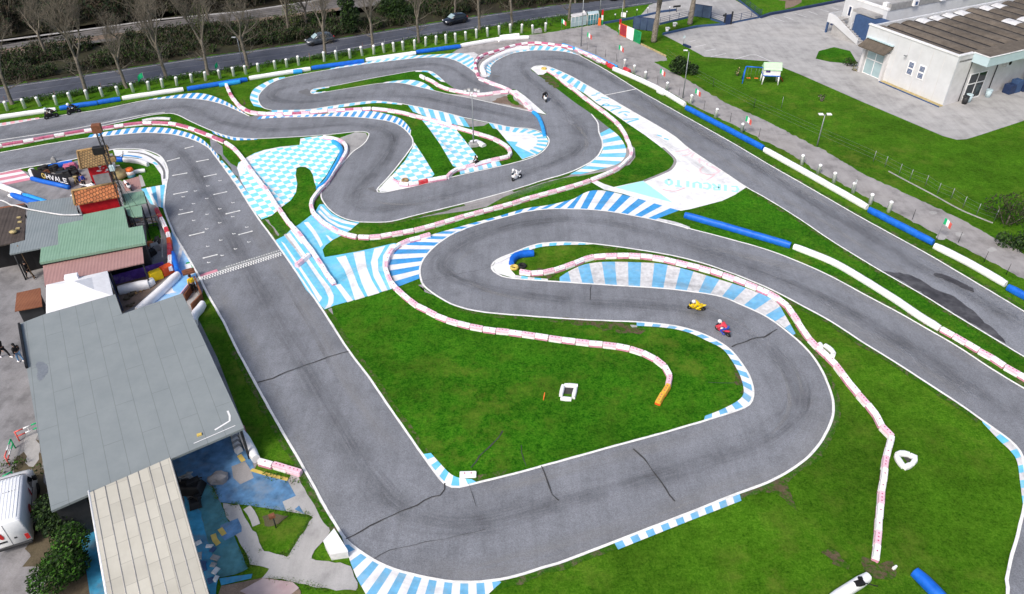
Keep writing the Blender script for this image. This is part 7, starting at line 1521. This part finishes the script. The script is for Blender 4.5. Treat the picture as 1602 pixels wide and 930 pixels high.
# scrub between road and railway, and the wood beyond the railway: nobody could count these
def scrub(name, far, near, n, hmin, hmax, size, mats, label, seed, holes=0.0, twigs=0, dens=34):
    r = random.Random(seed); b = MB(); fa, ne = resample(W(far, 0, False), 200), resample(W(near, 0, False), 200)
    cl = []
    for _ in range(n):
        t_, u_ = r.random(), r.random(); p = at(fa, t_).lerp(at(ne, t_), u_); q = pnoise(p*.14)+.4*pnoise(p*.5)
        if q < -.25+holes: continue
        cl.append((p, max(.5, (hmin+(hmax-hmin)*(.5+q*.6)*r.uniform(.6, 1.2))), q))
    for p, h, q in cl:
        rad = r.uniform(.6, 1.2)*min(1.6, h*.6); base = r.randrange(len(mats)-1)
        for _ in range(int(dens*h**.5)):
            v = Vector((r.gauss(0, .5), r.gauss(0, .5), 0)); z = h*r.random()**.7; pp = p+Vector((v.x*rad, v.y*rad, z)); a = Vector((r.uniform(-1, 1), r.uniform(-1, 1), r.uniform(-.3, 1))).normalized(); d = a.orthogonal().normalized(); e = a.cross(d); s = size*r.uniform(.5, 1.5)
            b.face([pp-d*s, pp+e*s*.5, pp+d*s, pp-e*s*.5], base if r.random() < .6 else r.randrange(len(mats)-1))
        for _ in range(twigs):
            d = Vector((r.uniform(-.5, .5), r.uniform(-.5, .5), 1)).normalized(); b.tube([p, p+d*h*.7, p+d*h*1.25+Vector((r.uniform(-.3, .3), r.uniform(-.3, .3), 0))], [.03, .02, .008], 3, len(mats)-1, False)
    o = b.build(name, mats); o['kind'] = 'stuff'; return o
scrub('roadside_scrub', [(-160,112),(0,92),(94,78),(160,68),(245,57),(447,38),(531,25),(700,0),(950,-36)], [(-160,152),(0,131),(94,118),(188,104),(300,88),(381,77),(475,64),(550,53),(626,41),(732,24),(860,6),(950,-4)], 2600, .7, 2.0, .13, ['leaf_dark','leaf_black','leaf_olive','leaf_mid','leaf_brown','leaf_dark','twig'], '', 5, twigs=2, dens=62)
scrub('railway_wood', [(-300,-40),(0,-45),(400,-60),(700,-80),(1000,-110)], [(-300,100),(-160,84),(0,60),(160,39),(250,27),(381,14),(447,3),(560,-12),(700,-36),(1000,-82)], 3600, 2.0, 6.0, .24, ['leaf_black','leaf_dark','leaf_black','leaf_brown','leaf_olive','twig'], '', 6, twigs=3, dens=44)
scrub('road_verge_growth', [(-60,170),(0,163),(125,144),(250,125),(381,106),(475,93),(550,82),(656,59),(732,48),(860,29),(945,20)], [(-60,175),(0,169),(186,142),(286,127),(386,111),(485,96),(569,85),(650,72),(720,61),(785,50),(860,42),(940,30)], 1100, .08, .28, .08, ['leaf_mid','leaf_grass','leaf_mid','leaf_brown'], '', 8, holes=-.1)
def bush(name, px, rads, n, mats, label, cat='bush', seed=1, size=.16, stem=True, h0=None):
    r = random.Random(seed); t = thing(name, label, cat, P(*px)); b = MB()
    for (cx, cy, cz, rr) in rads: leaves(b, Vector((cx, cy, cz)), (rr, rr, rr*.9), int(n*rr*rr), r, size, len(mats))
    b.build('foliage', mats, t)
    if stem:
        b = MB()
        for (cx, cy, cz, rr) in rads: b.tube([(cx*.2, cy*.2, 0), (cx*.7, cy*.7, cz*.6), (cx, cy, cz)], [.08, .05, .02], 5)
        b.build('stem', 'bark', t)
    return t
LM = ['leaf_dark','leaf_mid','leaf_dark']
bush('bush', (1062,116), [(0,0,1.1,1.25),(.6,.1,1.3,.9),(-.6,.2,1.0,.9),(0,.3,1.7,.8)], 420, LM, 'larger round dark green bush beside the lane lamp', seed=2)
bush('bush', (1082,117), [(0,0,.7,.8),(.3,.2,.9,.6)], 420, LM, 'smaller round dark green bush right of the lane lamp', seed=3)
bush('cypress', (549,50), [(0,0,1.2,1.5),(.2,0,2.8,1.5),(-.2,0,4.4,1.3),(0,0,6,1.1),(0,0,7.4,.8)], 330, ['leaf_dark','leaf_dark','leaf_mid'], 'dark evergreen tree across the road behind the grey car', 'tree', 4, .2)
bush('evergreen', (620,36), [(0,0,1.2,1.7),(1.6,.3,1.4,1.4),(-1.2,.5,2.6,1.3),(.5,.4,3.2,1.2)], 300, ['leaf_dark','leaf_dark','leaf_mid'], 'dark evergreen bush across the road near the railway', 'tree', 5, .2)
bush('evergreen', (500,47), [(0,0,1.0,1.3),(1.2,.2,.9,1.0)], 300, ['leaf_mid','leaf_dark','leaf_mid'], 'low green shrub beyond the road left of dark evergreen', 'shrub', 15, .18)
bush('yellow_willow', (462,50), [(0,0,2.2,1.3),(.5,.2,3.8,1.2),(-.5,0,3.2,1.1)], 150, ['leaf_light','leaf_olive','leaf_light'], 'yellowish budding tree beyond the road near the railway', 'tree', 6, .12)
bush('yellow_willow', (318,62), [(0,0,2.5,1.2),(.4,.2,4.2,1.3),(-.5,0,3.4,1.1)], 110, ['leaf_light','leaf_olive','leaf_olive'], 'greenish budding tree beyond the road, left one', 'tree', 9, .12)
bush('yellow_willow', (700,22), [(0,0,1.5,1.1),(.8,.2,2.0,1.0)], 120, ['leaf_olive','leaf_brown','leaf_olive'], 'brownish shrub behind the black hatchback', 'shrub', 10, .14)
bush('shrub', (1574,352), [(0,0,1.0,1.2),(-.9,.8,1.6,1.3),(.3,.6,2.0,1.2),(1.2,-.2,1.0,1.2)], 150, ['leaf_olive','leaf_dark','leaf_olive'], 'tangled grey green shrub at the right frame edge', 'shrub', 7, .13)
bush('shrub', (1596,338), [(0,0,1.9,1.1),(.8,.2,2.4,1.2)], 150, ['leaf_light','leaf_olive','suit_yellow_leaf' if False else 'leaf_light'], 'yellow green shrub behind the tangled one at right', 'shrub', 8, .13)
bush('shrub', (1600,385), [(0,0,.5,1.1),(-1.6,.3,.4,.9),(1,0,.6,1.1),(-.6,-.6,.35,.8)], 330, ['leaf_dark','leaf_dark','leaf_mid'], 'low dark shrub beside the lane at the right frame edge', 'shrub', 18, .14)
bush('young_plant', (1153,119), [(0,0,.55,.45),(.1,0,.95,.3)], 260, ['leaf_dark','leaf_mid','cream_bush'], 'small dark plant with yellow base left of the swing', 'plant', 11, .11)
bush('young_plant', (1285,159), [(0,0,.6,.35),(-.3,.1,.7,.2),(.3,0,.75,.22)], 260, ['leaf_dark','bark','leaf_dark'], 'tiny dark palm like plant in the middle of right lawn', 'plant', 12, .11)
bush('shrub', (1325,103), [(0,0,.5,.7),(.7,-.3,.4,.5)], 280, ['leaf_dark','leaf_mid','leaf_brown'], 'dark shrub under the office stair', 'shrub', 13, .13)
bush('young_plant', (1335,111), [(0,0,.3,.4),(.4,-.1,.3,.35)], 260, ['leaf_mid','cream_bush','leaf_light'], 'pale pot plant at the left corner of the warehouse', 'plant', 14, .1)
bush('tree', (104,838), [(0,0,1.5,1.1),(-.9,.8,1.4,.95),(.7,.8,1.8,.9),(0,1.6,2.0,.85),(.2,.2,.8,1.0)], 1300, ['leaf_dark','leaf_mid','leaf_dark'], 'dark green tree between the van and cream roof, upper', 'tree', 16, .10)
bush('tree', (112,905), [(0,0,1.4,1.15),(.2,1.0,2.1,1.0),(-.4,-.9,1.3,1.05),(.5,-.4,2.0,.9),(0,.4,.7,1.0)], 1300, ['leaf_mid','leaf_grass','leaf_dark'], 'brighter green tree beside the cream roof, lower', 'tree', 17, .10)
bush('weed_clump', (62,738), [(0,0,.15,.5),(.5,.2,.12,.4)], 300, ['leaf_mid','leaf_olive','leaf_grass'], 'weed clump at the left edge of the big grey roof', 'weeds', 19, .09, False)
bush('weed_clump', (14,735), [(0,0,.2,.6),(.5,.3,.2,.5)], 300, ['leaf_mid','leaf_olive','leaf_grass'], 'weed clump between the tricolour tube barriers', 'weeds', 20, .09, False)
bush('weed_clump', (430,748), [(0,0,.1,.4),(.7,-.1,.1,.4),(1.4,-.3,.1,.35),(-.6,.2,.1,.3)], 300, ['leaf_mid','leaf_grass','leaf_light'], 'weed clump along the pink blocks beside the blue floor', 'weeds', 21, .08, False)
# ragged grass growing over the edges of concrete paths and kerbs
def tufts(name, lines_, n, seed, h=.09, spread=.12, mats=('leaf_grass','leaf_mid','leaf_light')):
    r = random.Random(seed); b = MB()
    ws = [W(l) for l in lines_]; tot = sum(length(w) for w in ws)
    for w in ws:
        for _ in range(int(n*length(w)/tot)):
            p = at(w, r.random())+Vector((r.gauss(0, spread), r.gauss(0, spread), 0))
            if pnoise(p*.6) < -.15: continue
            for _k in range(3):
                a = r.uniform(0, 6.28); d = Vector((math.cos(a), math.sin(a), 0)); hh = h*r.uniform(.5, 1.5); q = p+Vector((r.gauss(0, .05), r.gauss(0, .05), .02)); wd = Vector((-d.y, d.x, 0))*.035
                b.face([q-wd, q+wd, q+d*hh*.6+Vector((0, 0, hh))], r.randrange(len(mats)))
    o = b.build(name, list(mats)); o['kind'] = 'stuff'; return o
tufts('edge_grass', [[(347,789),(374,791)], [(384,811),(407,846),(413,863),(450,871)], [(411,903),(458,910),(511,922)], [(423,891),(392,881),(370,838)], [(345,785),(390,791),(448,800),(484,806)], [(333,762),(340,780),(350,800),(388,891)], [(482,875),(548,883)], [(490,808),(450,871)]], 1900, 31, .06, .10, ('leaf_grass','leaf_grass','leaf_light'))

# ================================================================== light and camera
w = bpy.data.worlds.new('World'); sc.world = w; w.use_nodes = True
nt = w.node_tree; bg = nt.nodes['Background']
sky = nt.nodes.new('ShaderNodeTexSky'); sky.sky_type = 'NISHITA'; sky.sun_disc = False
SUN_EL, SUN_AZ = R(46), R(215)
sky.sun_elevation = SUN_EL; sky.sun_rotation = SUN_AZ; sky.dust_density = 4; sky.air_density = 1.0; sky.ozone_density = 1
nt.links.new(sky.outputs['Color'], bg.inputs['Color']); bg.inputs['Strength'].default_value = .095
sl = bpy.data.lights.new('sun', 'SUN'); sl.energy = 1.5; sl.angle = R(15); sl.color = (1, .95, .88)
so = bpy.data.objects.new('sun', sl); col.objects.link(so)
sd = Vector((math.sin(SUN_AZ)*math.cos(SUN_EL), math.cos(SUN_AZ)*math.cos(SUN_EL), math.sin(SUN_EL)))
so.rotation_euler = sd.to_track_quat('Z', 'Y').to_euler()
cd = bpy.data.cameras.new('camera'); cd.sensor_width = 36; cd.lens = SF/1602*36; cd.clip_end = 4000
co = bpy.data.objects.new('camera', cd); col.objects.link(co)
co.location = (0, 0, ALT); co.rotation_euler = (math.pi/2-TILT, 0, 0); sc.camera = co
sc.view_settings.view_transform = 'Standard'; sc.view_settings.look = 'None'; sc.view_settings.exposure = .74
sc.view_settings.gamma = 1; sc.view_settings.use_curve_mapping = False
